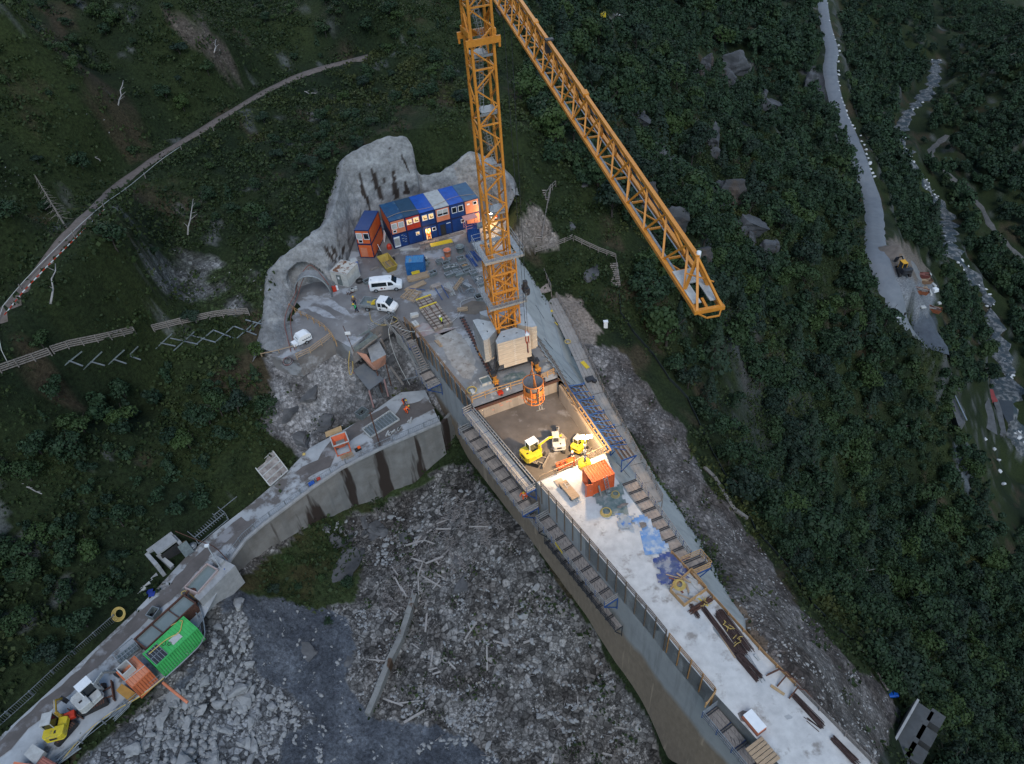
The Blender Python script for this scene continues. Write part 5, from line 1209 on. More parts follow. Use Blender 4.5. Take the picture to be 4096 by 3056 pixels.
formpanel('wooden formwork panel lying beside the timber boards near the van',(1608,1195),-1.0,.1,.9,2.2)
formpanel('pale plywood panel leaning near the scaffold crates',z6(330,300),-1.2,.6,.7,2.2)
for i,(a,b,lb) in enumerate((((110,280),(190,410),'first blue push pull brace beside the beam pallets'),((180,250),(260,390),'second blue push pull brace beside the beam pallets'))):
    mb=MB(); A=at(*z6(*a),.5);B=at(*z6(*b),.1); mb.tube([Vector((0,0,0)),B-A],.06,8); o=mb.build('push_pull_brace',K['bluesteel']); o.location=A; tag(o,lb,'brace')
for i,(a,b,lb) in enumerate((((1635,1152),(1700,1160),'blue brace lying flat under the formwork panels'),((1660,1180),(1672,1196),'short blue brace near the formwork panels'))):
    mb=MB(); A=at(*a,.3);B=at(*b,.2); mb.tube([Vector((0,0,0)),B-A],.05,8); o=mb.build('push_pull_brace',K['bluesteel']); o.location=A; tag(o,lb,'brace')
sk0,sk1=at(*c1(520,1330),0),at(*c1(700,1560),0); d=sk1-sk0; L=4.1; ang=math.atan2(d.y,d.x)
t=thing('yellow_skip','yellow open skip holding wooden ladders beside the orange container pair',"skip",(sk0+sk1)/2+Vector((.3,.3,0)),ang)
ym=mat('dirty_yellow_steel',(.45,.32,.06),(.30,.21,.05),1.5,.6,0,.2)
mb=MB(); sk=[(-L/2,-.95),(L/2,-.95),(L/2,.95),(-L/2,.95)]
mb.add([(-L/2+.5,-.7,.05),(L/2-.5,-.7,.05),(L/2-.5,.7,.05),(-L/2+.5,.7,.05),(-L/2,-.95,1.2),(L/2,-.95,1.2),(L/2,.95,1.2),(-L/2,.95,1.2)],[(0,1,2,3),(0,4,5,1),(1,5,6,2),(2,6,7,3),(3,7,4,0)]); o=mb.build('skip_shell',ym,t); s_=o.modifiers.new('s','SOLIDIFY'); s_.thickness=.06; s_.offset=0
mb=MB(); mb.bar((-L/2,-.95,1.2),(L/2,-.95,1.2),.1);mb.bar((-L/2,.95,1.2),(L/2,.95,1.2),.1);mb.bar((-L/2,-.95,1.2),(-L/2,.95,1.2),.1);mb.bar((L/2,-.95,1.2),(L/2,.95,1.2),.1); mb.build('rim',ym,t)
for i,(y0,lb,m,tl) in enumerate(((-.35,'grey wooden ladder lying in the yellow skip',K['oldwood'],.0),(.4,'brown wooden stair frame lying in the yellow skip',K['wood'],.1))):
    a_=loc2w(t,(-1.4,y0,.35));b_=loc2w(t,(1.5,y0-.1,.9)); ladder('wooden_ladder',lb,a_,b_,.7,m,n=8)
t=thing('portable_toilet','blue portable toilet with pale roof behind the small white container','portable toilet',at(1425,1085,0),ROWA)
mb=MB(); mb.box((0,0,1.05),(1.05,1.05,2.1)); mb.build('cabin',K['bluebright'],t); mb=MB(); mb.box((0,0,2.18),(1.12,1.12,.14),None,.88); mb.build('roof',K['offwhite'],t)
mb=MB(); mb.box((0,-.54,1.0),(.7,.03,1.8)); mb.build('door',K['bluep'],t)
mb=MB(); mb.box((0,0,.95),(.75,.05,1.9)); o=mb.build('plywood_sheet',K['ply']); o.location=at(1428,1094,0)+Vector((0,0,0)); o.rotation_euler=(R(-8),0,ROWA); tag(o,'tan plywood sheet standing against the portable toilet','board')
def odd(name,label,cat,p,mb,m,z=0,rz=0,smooth=False):
    o=mb.build(name,m,smooth=smooth); o.location=at(*p,z); o.rotation_euler[2]=rz; return tag(o,label,cat)
mb=MB(); mb.lathe([(0,0),(.45,0),(.42,.6),(.2,.85),(0,.9)],10); odd('orange_chute','orange bin leaning between the orange containers and the white doors','bin',c1(655,1150),mb,K['red'])
mb=MB(); mb.box((0,0,.9),(.1,.9,1.8),Matrix.Rotation(.25,3,'Y')); odd('white_board','white board leaning at the left end of the container row','board',c1(590,1040),mb,K['white'],0,ROWA)
mb=MB(); mb.box((0,0,.6),(.08,.6,1.2),Matrix.Rotation(-.2,3,'Y')); odd('white_board','small white board leaning by the orange container pair','board',c1(515,1190),mb,K['white'],0,ROWA)
mb=MB(); mb.lathe([(0,0),(.34,0),(.37,.9),(.0,.95)],14); odd('black_bin','black bin at the corner of the orange container pair','bin',c1(515,1270),mb,K['rubber'],0,0,True)
mb=MB(); mb.torus((0,0,.12),.5,.1,20,8); mb.torus((.05,.02,.3),.5,.1,20,8); odd('tyre_stack','dark tyres stacked beside the small white container','tyres',(1438,1128),mb,K['rubber'],0,0,True)
crate('dark grey crate standing between the tyres and the van',1470,1130,.3,1.1,.8,.5,'dark')
mb=MB()
for k in range(5): mb.rbox((rng.uniform(-.5,.5),rng.uniform(-.4,.4),.2),(.5,.35,.35),rng.random()*3)
odd('bag_heap','heap of white sacks and cloth in front of the small white container','sacks',(1415,1160),mb,K['offwhite'])
mb=MB()
for k in range(6): mb.rbox((rng.uniform(-.6,.6),rng.uniform(-.3,.3),.1),(.7,.06,.06),rng.random()*3)
odd('rebar_scraps','small pile of rusty steel scraps near the small white container','scrap',(1398,1175),mb,K['rust'])
t=thing('red_pump','orange red pump unit standing at the corner of the small white container','pump',at(1340,1165,0),ROWA); mb=MB(); mb.box((0,0,.5),(.6,.5,.9)); mb.build('pump_housing',K['red'],t,bevel=.05); mb=MB(); mb.box((.45,.1,.45),(.3,.35,.7)); mb.build('white_tank',K['white'],t); mb=MB(); mb.tube([(0,0,.95),(0,0,1.2)],.06,8); mb.build('exhaust',K['steel'],t)
t=thing('concrete_mixer_unit','grey and white machine beside the small blue container','machine',at(*c1(1175,1350),0),ROWA); mb=MB(); mb.lathe([(0,0),(.35,.05),(.4,.5),(.2,.9),(0,.95)],14); mb.build('drum',K['darksteel'],t,smooth=True); mb=MB(); mb.box((.3,0,.7),(.4,.5,.25)); mb.build('cover',K['offwhite'],t); mb=MB(); mb.box((.2,-.5,.2),(.9,.7,.3)); mb.build('frame',K['greybox'],t)
t=thing('dark_pump','black pump with hoses on the ground behind the yellow skip','pump',at(*c1(700,1330),0),.6); mb=MB(); mb.box((0,0,.3),(.9,.4,.4)); mb.build('motor',K['rubber'],t,bevel=.05); mb=MB(); mb.tube([(-.4,0,.3),(-.9,.3,.1),(-1.2,.2,.05)],.07,8); mb.build('suction_hose',K['rubber'],t)
crate('grey plastic crate of dark scraps to the right of the pale timber stack',*c1(1270,1550),.3,.9,.8,.5,'dark')
mb=MB()
for k in range(4): mb.torus((.1*k,.05*k,.05+.06*k),.85-.1*k,.035,26,5,Matrix.Rotation(.2,3,'X'))
odd('wire_coil','loose blue grey wire coil among the frames left of the crane mast','wire coil',z6(500,335),mb,K['steel'],.1)
for i,(pts,lb) in enumerate((([z6(300,720),z6(0,750),z6(-120,770),z6(-250,740),z6(-370,690)],'white hose snaking past the pink stained floor'),([z6(690,360),z6(560,375),z6(440,410),z6(385,440),z6(395,530),z6(370,590),z6(250,690),z6(60,750)],'long pale hose curving from the crates around the crane rail'),([(1478,1250),(1485,1290),(1540,1305),(1600,1280),(1570,1265)],'thin yellow hose looping in front of the pickup truck'),([(1572,1262),(1560,1300),(1552,1320),(1600,1470)],'white hose hanging down from the yard edge to the lower dam foot'))):
    P_=[at(*p,.05) for p in pts]
    if i==3: P_=[at(1572,1262,.05),at(1560,1300,.05),at(1552,1325,.3),at(1570,1400,-3),at(1600,1470,-6),at(1640,1540,-8.5)]
    hose('hose',lb,smoothpts(P_,3),.045,K['offwhite'] if i!=2 else K['hose'])
t=thing('sack_pallet','pale sacks on a pallet at the head of the scaffold stair','pallet',at(1662,1300,0),R(-62)); mb=MB(); mb.box((0,0,.08),(1.2,.9,.12)); mb.build('pallet',K['wood'],t); mb=MB()
for k in range(6): mb.box((-.4+.4*(k%3),-.2+.4*(k//3),.28+.0*k),(.37,.38,.26))
mb.build('sack_row',K['offwhite'],t,bevel=.04)
pinkm=mat('pink_stained_concrete',(.26,.19,.185),(.30,.29,.29),.7,.8,0,.1,lo=.4,hi=.62)
mb=MB(); P_=[at(x,y,.006) for x,y in ((1655,1320),(1690,1290),(1740,1300),(1800,1310),(1840,1305),(1800,1325),(1770,1340),(1740,1330),(1700,1345),(1670,1350))]; mb.add(P_,[tuple(range(len(P_)))[::-1]]); o=mb.build('pink_stain',pinkm); o.data.flip_normals() if o.data.polygons[0].normal.z<0 else None; tag(o,'pink stained patch on the yard floor','floor patch',kind='structure')
def patch(name,label,pxs,z,m,sub=3):
    P_=[at(x,y,z) for x,y in pxs]; q=[]
    for i in range(len(P_)):
        a,b=P_[i],P_[(i+1)%len(P_)]; n=max(1,int((b-a).length/.5))
        for k in range(n):
            p=a.lerp(b,k/n); q.append(p+Vector((noise.noise(p*2.2)*.3,noise.noise(p*2.2+Vector((9,9,9)))*.3,0)))
    mb=MB(); mb.add(q,[tuple(range(len(q)))]); o=mb.build(name,m)
    if o.data.polygons[0].normal.z<0: o.data.flip_normals()
    return tag(o,label,'floor patch',kind='structure')
wetm=mat('rough_dried_concrete',(.36,.35,.33),(.23,.21,.19),.8,.9,0,.5,col3=(.18,.15,.13),s3=.9,lo3=.56,hi3=.66)
patch('rough_concrete_patch','rough pale concrete patch on the crane block',[z6(90,800),z6(330,730),z6(480,900),z6(560,1100),z6(520,1290),z6(420,1270),z6(300,1130),z6(200,960)],.006,wetm)
browm=mat('brown_mud_floor',(.15,.125,.10),(.11,.09,.075),.8,.7,0,.3)
patch('mud_patch','brown muddy patch left of the crane mast',[z6(400,470),z6(520,420),z6(680,430),z6(700,500),z6(560,570),z6(430,560)],.006,browm)
patch('mud_patch','brown muddy patch beside the left ballast stack',[z6(520,640),z6(590,620),z6(600,780),z6(560,740)],.006,browm)
dust=mat('white_dust_streak',(.34,.35,.37),(.22,.22,.23),.9,.9,0,.1,lo=.42,hi=.6)
patch('dust_streak','white dust streak sweeping out of the tunnel mouth',[(1205,1190),(1260,1180),(1330,1200),(1385,1240),(1402,1262),(1370,1258),(1320,1225),(1260,1205)],.008,dust)
patch('dust_streak','second white dust streak nearer the yard edge',[(1215,1225),(1260,1225),(1310,1245),(1345,1275),(1300,1270),(1250,1245)],.008,dust)
t=thing('floodlight_pole','thin rusty pole with a white square lamp plate at the edge of the yard','pole',at(1412,1395,-.3)); mb=MB(); mb.tube([(0,0,-.5),(-.5,.1,4.2)],.05,8); mb.build('pole',K['rust'],t); mb=MB(); mb.box((-.1,-.1,3.0),(.75,.1,.5)); mb.build('lamp_plate',K['white'],t,bevel=.03)
for i,(x,y,w_,d_,h_,a,m,lb) in enumerate(((1745,1150,1.6,1.0,.5,.3,'plank','low stack of formwork boards between the beams and the scaffold crates'),(1790,1165,1.8,.5,.35,-.9,'oldwood','grey beams lying between the crate park and the crane rail'),(1660,1265,1.2,.8,.5,.2,'offwhite','pale wrapped pallet load beside the beam stacks'),(1850,1240,1.5,.8,.3,.1,'wood','fresh timber offcuts on the brown patch near the crane'),(1560,1110,1.3,.6,.3,.8,'plank','short boards lying behind the passenger van'),(1870,1150,1.4,.7,.6,-.8,'steel','folded scaffold brackets piled against the crane mast'),(1840,1105,1.3,.7,.5,.3,'greybox','grey tool chest under the crane walkway'),(1700,1065,1.1,.8,.5,.2,'greybox','grey chest between the blue container and the crate park'),(1755,1375,1.6,.5,.2,-1.1,'wood','loose timber on the rough concrete left of the crane rail'),(1500,1075,1.5,.4,.2,.5,'oldwood','grey planks lying right of the yellow skip'))):
    t=thing('material_pile',lb,'material pile',at(x,y,0),a)
    for k in range(4):
        mb=MB(); mb.box((rng.uniform(-.1,.1),(k%2-.5)*d_*.45,h_*(.25+.25*(k//2)*2)),(w_*rng.uniform(.8,1.1),d_*.42,h_*.45),Matrix.Rotation(rng.uniform(-.12,.12),3,'Z')); mb.build('load_piece',K[m],t)
def railing(label,pts,h=1.05,spacing=1.6,rails=(.4,.72,1.05),m=None,down=0.,dvec=None,group=None,name='guard_railing',w=.05,rw=.13,pw=.1,off=.06,side=1):
    m=m or K['formwood']; pts=[Vector(p) for p in pts]; t=thing(name,label,'railing',pts[0],0,group); o=pts[0]
    L=arclen(pts)[-1]; n=max(1,int(round(L/spacing)))
    for i in range(n+1):
        p,d=along(pts,L*i/n); s=Vector((d.y,-d.x,0)).normalized()*off*side
        mb=MB(); low=p+s+(dvec*down if dvec else Vector((0,0,-down))); e=rng.uniform(-.08,.08)
        if dvec: mb.bar(p-o+dvec*(-.9)+s,low-o,pw*1.5,pw*.6)
        else: mb.bar(low-o+Vector((0,0,e)),p-o+s+Vector((0,0,h+.03)),pw*1.4 if down else pw,pw)
        mb.build('post',m,t)
    for z in rails:
        mb=MB()
        for a,b in zip(pts,pts[1:]): mb.bar(a-o+Vector((0,0,z)),b-o+Vector((0,0,z+rng.uniform(-.03,.03))),w,rw)
        mb.build('rail',m,t)
    return t
zz=lambda pts,z:[at(x,y,z) for x,y in pts]
Lw=lambda i,j,z=0:[Vector((p.x,p.y,z)) for p in Lc[i:j]]
nL=Vector((-.88,-.475,0))
railing('brown timber railing with long hanging posts at the left edge of the crane block',[Vector((*along(Lc,s)[0],0)) for s in (3.0,7,12,17,23.2)],1.1,1.5,m=mat('brown_timber',(.26,.15,.07),(.17,.10,.05),3,.85),down=2.7,rw=.1)
s0=arclen(Lc)[4]+.4; s1=arclen(Lc)[10]
brw=mat('greybrown_timber',(.15,.11,.08),(.09,.07,.055),3,.85)
sA=arclen(Lc)[5]+.3; sB=arclen(Lc)[8]+2.5
railing('grey brown timber railing with hanging posts along the upper left crest edge',[Vector((*along(Lc,sA+(sB-sA)*k/8)[0],0)) for k in range(9)],1.1,1.5,m=brw,down=3.0,rw=.1)
railing('orange brown timber railing continuing along the lower left crest edge',[Vector((*along(Lc,sB+.4+(s1-sB-.4)*k/6)[0],0)) for k in range(7)],1.1,1.75,m=mat('orange_timber',(.34,.19,.075),(.24,.13,.055),3,.85),down=2.7,rw=.09)
railing('short timber cross railing ending the lower left crest railing',zz([(2860,2778),(2822,2830)],0)+[],1.0,1.2,m=K['formwood'])
railing('timber railing along the crane block edge above the pit, left part',zz([(1890,1610),(1990,1572),(2095,1540)],0),1.05,2.0,(.55,1.05),m=K['formwood'],rw=.12)
railing('timber railing along the crane block edge above the pit, right of the bucket',zz([(2165,1522),(2215,1497)],0),1.05,1.2,(.4,.75,1.05),m=K['formwood'])
railing('pale timber railing at the near edge of the pit, left part',zz([(2160,1925),(2215,1902),(2290,1868)],0),1.0,1.9,(.35,.95),m=K['wood'],rw=.16)
railing('pale timber railing at the near edge of the pit behind the orange container',zz([(2300,1866),(2350,1838),(2412,1812)],0),1.05,2.6,(.3,.68,1.05),m=K['wood'],rw=.15)
sl_=[slope_pt(s,0.0)[0] for s in np.linspace(26.5,43.5,9)]; _,_,dv_=slope_pt(36,1.)
dvv=Vector((.80,.12,-1.05)).normalized()
railing('timber railing right of the ballast with posts pinned down the slope',[Vector((p.x,p.y,0)) for p in sl_],1.05,1.25,(.45,.8,1.1),m=brw,down=2.5,dvec=dvv,rw=.08)
edge=zz([(2686,2215),(2770,2305),(2858,2400),(3057,2620),(3180,2742)],0)
railing('orange brown timber kerb railing along the right edge of the white crest',edge,.55,2.0,(.15,.32,.5),m=mat('kerb_timber',(.42,.24,.11),(.30,.17,.08),2,.85),rw=.14)
railing('weathered grey plank railing at the lower right edge of the crest',zz([(3180,2742),(3260,2822),(3470,3034),(3600,3166)],0),.55,2.4,(.12,.3,.5),m=K['oldwood'],rw=.16)
mb=MB(); P_=zz([(2560,2035),(2461,1915)],0); 
def plat(label,p0,p1,nv,off,wid,z,segs,deck,rail=True,bracket=True,ends=True,drop=1.9,group='hanging formwork platforms',bm=None,railm=None,beams=True,inner=False,tilt=0,cat='work platform'):
    p0=Vector((p0[0],p0[1],z));p1=Vector((p1[0],p1[1],z)); d=(p1-p0); L=d.length; u=d/L; nv=Vector((nv[0],nv[1],0)).normalized(); o=p0+nv*off
    t=thing('formwork_platform',label,cat,o,0,group); bm=bm or K['bluesteel']; railm=railm or K['steel']
    for i in range(segs):
        a=u*(L*i/segs+.05); b=u*(L*(i+1)/segs-.05); mb=MB(); dz_=Vector((0,0,-tilt))
        nb=4
        for k in range(nb):
            w0,w1=wid*k/nb+.01,wid*(k+1)/nb-.02; j_=rng.uniform(-.04,.04)
            mb.add([a+nv*w0,b+nv*w0+u*j_,b+nv*w1+dz_+u*j_,a+nv*w1+dz_,a+nv*w0-Vector((0,0,.05)),b+nv*w0-Vector((0,0,.05)),b+nv*w1+dz_-Vector((0,0,.05)),a+nv*w1+dz_-Vector((0,0,.05))],[(3,2,1,0),(4,5,6,7),(0,1,5,4),(1,2,6,5),(2,3,7,6),(3,0,4,7)])
        if mb.f and Vector((0,0,1)).dot((Vector(mb.v[1])-Vector(mb.v[0])).cross(Vector(mb.v[2])-Vector(mb.v[1])))>0: pass
        mb.build('deck_board',deck,t)
        if beams:
            mb=MB()
            for q in (a+u*.02,a+u*.22): mb.bar(q+Vector((0,0,.06)),q+nv*wid+Vector((0,0,.06))+dz_,.07,.08)
            mb.build('deck_beam',K['darksteel'],t)
    if bracket:
        for i in range(segs+1):
            a=u*(L*i/segs); mb=MB(); mb.bar(a-Vector((0,0,.12)),a+nv*wid-Vector((0,0,.12)),.1,.14); mb.bar(a-Vector((0,0,drop)),a+nv*wid-Vector((0,0,.14)),.09); mb.bar(a,a-Vector((0,0,drop+.3)),.1); mb.build('bracket',bm,t)
    if rail:
        q=nv*wid
        for i in range(segs*2+1):
            a=u*(L*i/(segs*2))+q; mb=MB(); mb.bar(a-Vector((0,0,.2)),a+Vector((0,0,1.1)),.06); mb.build('rail_post',bm if i%2==0 else railm,t)
        for z_ in (.2,.62,1.08):
            mb=MB(); mb.bar(q+Vector((0,0,z_)),q+u*L+Vector((0,0,z_)),.05,.13); mb.build('rail',railm,t)
        if ends:
            for e in (Vector((0,0,0)),u*L):
                mb=MB()
                for z_ in (.25,.65,1.05): mb.bar(e+Vector((0,0,z_)),e+q+Vector((0,0,z_)),.05,.13)
                mb.build('end_rail',railm,t)
    return t
gw=mat('greyed_rail_timber',(.30,.29,.28),(.21,.20,.195),3,.9)
a_=at(1893,1632,0);b_=at(2150,1945,0)
plat('pale upper walkway on top of the shuttering along the left side of the pit',a_,b_,nL,.25,1.25,-.25,7,mat('dusty_deck',(.40,.385,.36),(.30,.28,.26),1,.9,0,.2),rail=True,bracket=True,bm=K['bluesteel'],railm=gw,beams=False)
plat('lower trailing platform below the pit shuttering where the orange worker stands',a_-Vector((0,0,0)),b_+Vector((.2,-.4,0)),nL,.3,2.2,-3.3,8,K['plank'],rail=True,bracket=True,railm=gw,drop=2.2)
plat('lowest narrow grey walkway hanging on the old dam face below the pit',along(Lc,arclen(Lc)[4]-2.)[0],along(Lc,arclen(Lc)[5]+1.5)[0],nL,.35,1.1,-6.2,7,K['oldwood'],rail=True,bracket=True,bm=K['darksteel'],railm=gw,ends=False)
c_=along(Lc,arclen(Lc)[5]+1.6)[0]; d_=along(Lc,arclen(Lc)[5]+14.6)[0]
plat('long grey platform hanging on the left wall of the white crest',c_,d_,nL,.06,1.75,-3.7,8,K['oldwood'],railm=gw)
plat('narrow dark lower walkway under the long grey left hand platform',along(Lc,arclen(Lc)[5]+2.5)[0],along(Lc,arclen(Lc)[5]+16)[0],nL,.35,1.0,-7.2,8,K['oldwood'],railm=K['darksteel'],bm=K['darksteel'],ends=False)
e_=along(Lc,arclen(Lc)[10]+.6)[0]; f_=along(Lc,arclen(Lc)[10]+15)[0]
plat('grey slatted platform hanging near the bottom edge of the picture',e_,f_,nL,.08,1.75,-1.5,8,K['oldwood'],railm=K['steel'])
pr0,pr1=at(2236,1545,0),at(2420,1818,0); ur=(pr1-pr0).normalized(); nr_=Vector((-ur.y,ur.x,0)); nr_=-nr_ if nr_.x<0 else nr_
plat('brown deck platform with blue braces along the right side of the pit',pr0+ur*.5,pr1+ur*1.4,nr_,1.5,2.0,-.3,5,K['browndeck'],rail=False,railm=K['wood'],drop=2.2,tilt=.45)
t=thing('shuttering','long timber and steel shuttering wall along the right side of the pit','shuttering',pr0)
Lr=(pr1-pr0).length
mb=MB(); mb.bar(Vector((0,0,-1.1)),ur*Lr+Vector((0,0,-1.1)),.08,2.4); mb.build('panel_face',m_bulk,t)
mb=MB(); mb.bar(nr_*.12+Vector((0,0,.14)),nr_*.12+ur*Lr+Vector((0,0,.14)),.26,.1); mb.build('top_plank',K['wood'],t)
for k in (0,1):
    mb=MB(); mb.bar(nr_*(.45+.35*k)+Vector((0,0,.05+.25*k)),nr_*(.45+.35*k)+ur*Lr+Vector((0,0,.05+.25*k)),.14,.2); mb.build('waler',K['formwood'],t)
for i in range(26):
    a=ur*(Lr*(i+.5)/26); mb=MB(); mb.bar(a+nr_*.15+Vector((0,0,-.1)),a+nr_*.9+Vector((0,0,.12)),.12,.14); mb.build('cross_block',K['wood'] if i%2 else K['bluesteel'],t)
for i in range(9):
    a=ur*(Lr*(i+.5)/9); mb=MB(); mb.bar(a+nr_*.9+Vector((0,0,.35)),a+ur*.4+nr_*3.1+Vector((0,0,.0)),.07,.1); mb.bar(a+nr_*.9+Vector((0,0,.3)),a+ur*1.2+nr_*2.5+Vector((0,0,.05)),.06,.1); mb.build('blue_brace',K['bluesteel'],t)
mb=MB(); mb.bar(nr_*1.0+Vector((0,0,.2)),nr_*1.0+ur*Lr+Vector((0,0,.2)),.14,.2); mb.build('blue_waler',K['bluesteel'],t)
for i in range(4):
    a=ur*(Lr*i/4+.5)+nr_*3.15; mb=MB(); mb.bar(a+Vector((0,0,-.5)),a+ur*2.9+Vector((0,0,-.45)),.05,.22); mb.build('toe_board',K['plank'],t)
q0,q1=at(2485,1925,0),at(2700,2240,0); uq=(q1-q0).normalized(); nq=Vector((-uq.y,uq.x,0)); nq=-nq if nq.x<0 else nq
plat('long grey plank platform hanging along the right edge of the white crest',q0,q1,nq,.15,1.75,-.6,8,K['plank'],rail=True,bracket=True,railm=gw,ends=False)
q2,q3=at(2712,2245,0),at(2745,2285,0)
plat('short grey platform with tall end rails at the lower end of the right hand platforms',q2,q3+ (q3-q2)*.3,nq,.3,2.4,-.6,2,K['plank'],rail=True,bracket=True,railm=K['formwood'])
pl0,pl1=at(1897,1634,0),at(2148,1928,0); ul=(pl1-pl0).normalized(); nl_=Vector((ul.y,-ul.x,0)); nl_=nl_ if nl_.x<0 else -nl_
t=thing('shuttering','grey steel shuttering wall along the left side of the pit','shuttering',pl0); Ll=(pl1-pl0).length
mb=MB(); mb.bar(nl_*.06+Vector((0,0,-1.1)),nl_*.06+ul*Ll+Vector((0,0,-1.1)),.08,2.6); mb.build('panel_face',K['greybox'],t)
for k,z_ in ((.0,.22),(.28,.12)):
    mb=MB(); mb.bar(nl_*(.1+k)+Vector((0,0,z_)),nl_*(.1+k)+ul*Ll+Vector((0,0,z_)),.1,.12); mb.build('waler',gw,t)
for i in range(24):
    a=ul*(Ll*(i+.5)/24); mb=MB(); mb.bar(a+nl_*.1+Vector((0,0,.1)),a+nl_*.42+Vector((0,0,.1)),.09,.16); mb.build('clamp',K['steel'],t)
def stair(label,p0,p1,w,n,m=None,rails=True,group=None,name='site_stair',railside=(-1,1)):
    p0=Vector(p0);p1=Vector(p1); t=thing(name,label,'stair',p0,0,group); d=p1-p0; h=Vector((d.x,d.y,0)).normalized(); s=Vector((h.y,-h.x,0)); m=m or K['oldwood']
    mb=MB(); 
    for k in (-1,1): mb.bar(s*(w/2*k),d+s*(w/2*k),.06,.26)
    mb.build('stringer',m,t)
    for i in range(n):
        c=d*((i+.5)/n); mb=MB(); mb.bar(c-s*w/2+Vector((0,0,.08)),c+s*w/2+Vector((0,0,.08)),max(.2,min(.3,Vector((d.x,d.y,0)).length/n*.75)),.05); mb.build('tread',K['plank'],t)
    if rails:
        for k in railside:
            mb=MB()
            for z_ in (.55,1.05): mb.bar(s*(w/2*k)+Vector((0,0,z_)),d+s*(w/2*k)+Vector((0,0,z_)),.05,.12)
            q=max(2,int(d.length/1.8))
            for i in range(q+1): c=d*(i/q)+s*(w/2*k); mb.bar(c,c+Vector((0,0,1.1)),.08)
            mb.build('stair_rail',m,t)
    return t
off=nL*1.1
sp=lambda s,o,z:Vector((*(along(Lc,s)[0]+Vector((nL.x,nL.y))*o),z))
stair('upper flight of the grey stair hanging at the corner of yard and dam wall',sp(2.2,1.0,0),sp(4.6,1.0,-1.7),1.0,7)
plat('small landing between the two flights of the hanging stair',along(Lc,4.6)[0],along(Lc,6.6)[0],nL,.4,1.3,-1.75,1,K['plank'],railm=gw)
stair('lower steep flight of the grey stair hanging on the dam wall',sp(6.6,1.0,-1.8),sp(9.6,1.0,-4.3),.9,10)
plat('landing with blue braces at the foot of the hanging stair',along(Lc,9.6)[0],along(Lc,13.2)[0],nL,.2,2.1,-4.4,2,K['plank'],railm=gw)
railing('grey wooden rail on the outer side of the hanging stair tower',[sp(1.6,2.1,.0),sp(5,2.1,-1.6),sp(9.5,2.1,-4.2)],1.0,1.3,(.4,.8,1.05),m=gw)
ladder('long_ladder','long grey aluminium ladder rising from the side road end to the stair landing',at(1612,1520,SR+.1),sp(10.,2.6,-4.3),.6,K['steel'])
railing('timber railing behind the compressor trailer at the yard edge',[at(1190,1438,0),at(1250,1410,0),at(1331,1352,0)],1.1,1.9,(.35,.7,1.05),m=K['wood'],rw=.12)
railing('brown timber railing along the mud edge from the tunnel to the yard corner',[at(1163,1236,0),at(1200,1262,0),at(1245,1283,0),at(1300,1318,0),at(1331,1350,0),at(1350,1385,0)],1.0,1.5,(.5,.95),m=K['formwood'],rw=.08)
railing('loose timber rail trailing left from the compressor railing',[at(1048,1425,.2),at(1110,1412,.0),at(1185,1392,0)],.6,3,(.5,),m=K['wood'],rw=.12)
railing('galvanised fence panels along the yard edge by the stair',[at(1478,1322,0),at(1530,1296,0),at(1580,1262,0)],1.1,.9,(.1,.4,.7,1.05),m=K['steel'],rw=.04)
Rq=[Vector((*(p),SR+.25)) for p in SRR[:9]]
rr=railing('long grey mesh railing along the curved edge of the side road',Rq,1.05,2.4,(.12,1.05),m=K['steel'],rw=.06)
mb=MB(); Lq=arclen(Rq)[-1]
for i in range(int(Lq/.28)):
    p,d=along(Rq,i*.28); mb.bar(p-Rq[0]+Vector((0,0,.1)),p-Rq[0]+Vector((0,0,1.05)),.02)
mb.build('mesh_bar_row',K['steel'],rr)
Rp=[Vector((*p,SR+.05)) for p in P2([(470,2480),(300,2630),(130,2790),(0,2905),(-150,3040)],SR)]
r2=railing('long grey barred fence along the far edge of the side road at lower left',Rp,1.1,2.5,(.1,1.1),m=K['steel'],rw=.06)
mb=MB(); Lq=arclen(Rp)[-1]
for i in range(int(Lq/.22)):
    p,d=along(Rp,i*.22); mb.bar(p-Rp[0]+Vector((0,0,.1)),p-Rp[0]+Vector((0,0,1.1)),.025)
mb.build('fence_bar_row',K['steel'],r2)
wk_in=[(2100,1010),(2151,1137)]; WZ=-7.0
wkp=zz([(2228,1190),(2289,1302),(2352,1433),(2415,1568),(2487,1700),(2570,1850),(2650,2000)],WZ)
for i in range(len(wkp)-1):
    a,b=wkp[i],wkp[i+1]; u=(b-a).normalized(); nn_=Vector((u.y,-u.x,0)); nn_=nn_ if nn_.x<0 else -nn_
    plat(['first','second','third','fourth','fifth','sixth'][i]+' grey plank section of the long walkway on the downstream slope, counted from the top',a,b,nn_,0,2.0,WZ,2,mat('walkway_plank%d'%i,(.30,.285,.27),(.24,.225,.215),1,.9,0,.2,col3=(.13,.12,.115),s3=.9,lo3=.6,hi3=.68) if i==0 else bpy.data.materials['walkway_plank0'],rail=False,bracket=True,beams=False,bm=K['oldwood'],drop=1.5,group='slope walkway sections',cat='walkway')
railing('long weathered timber railing on the outer side of the slope walkway',wkp,1.1,1.7,(.25,.65,1.08),m=K['oldwood'],rw=.12)
wk2=zz([(2120,1015),(2165,1070),(2205,1160)],-5.6)
plat('upper pinkish plank section of the slope walkway by the timber stairs',wk2[0],wk2[2],Vector((-1,-.35,0)),0,2.4,-5.6,4,mat('pinkish_plank',(.36,.29,.26),(.28,.23,.21),1,.9,0,.2),rail=False,bracket=True,beams=False,bm=K['oldwood'],drop=1.5,group='slope walkway sections',cat='walkway')
railing('weathered timber railing beside the pinkish upper walkway section',wk2,1.1,1.4,(.4,.75,1.08),m=K['oldwood'],rw=.12)
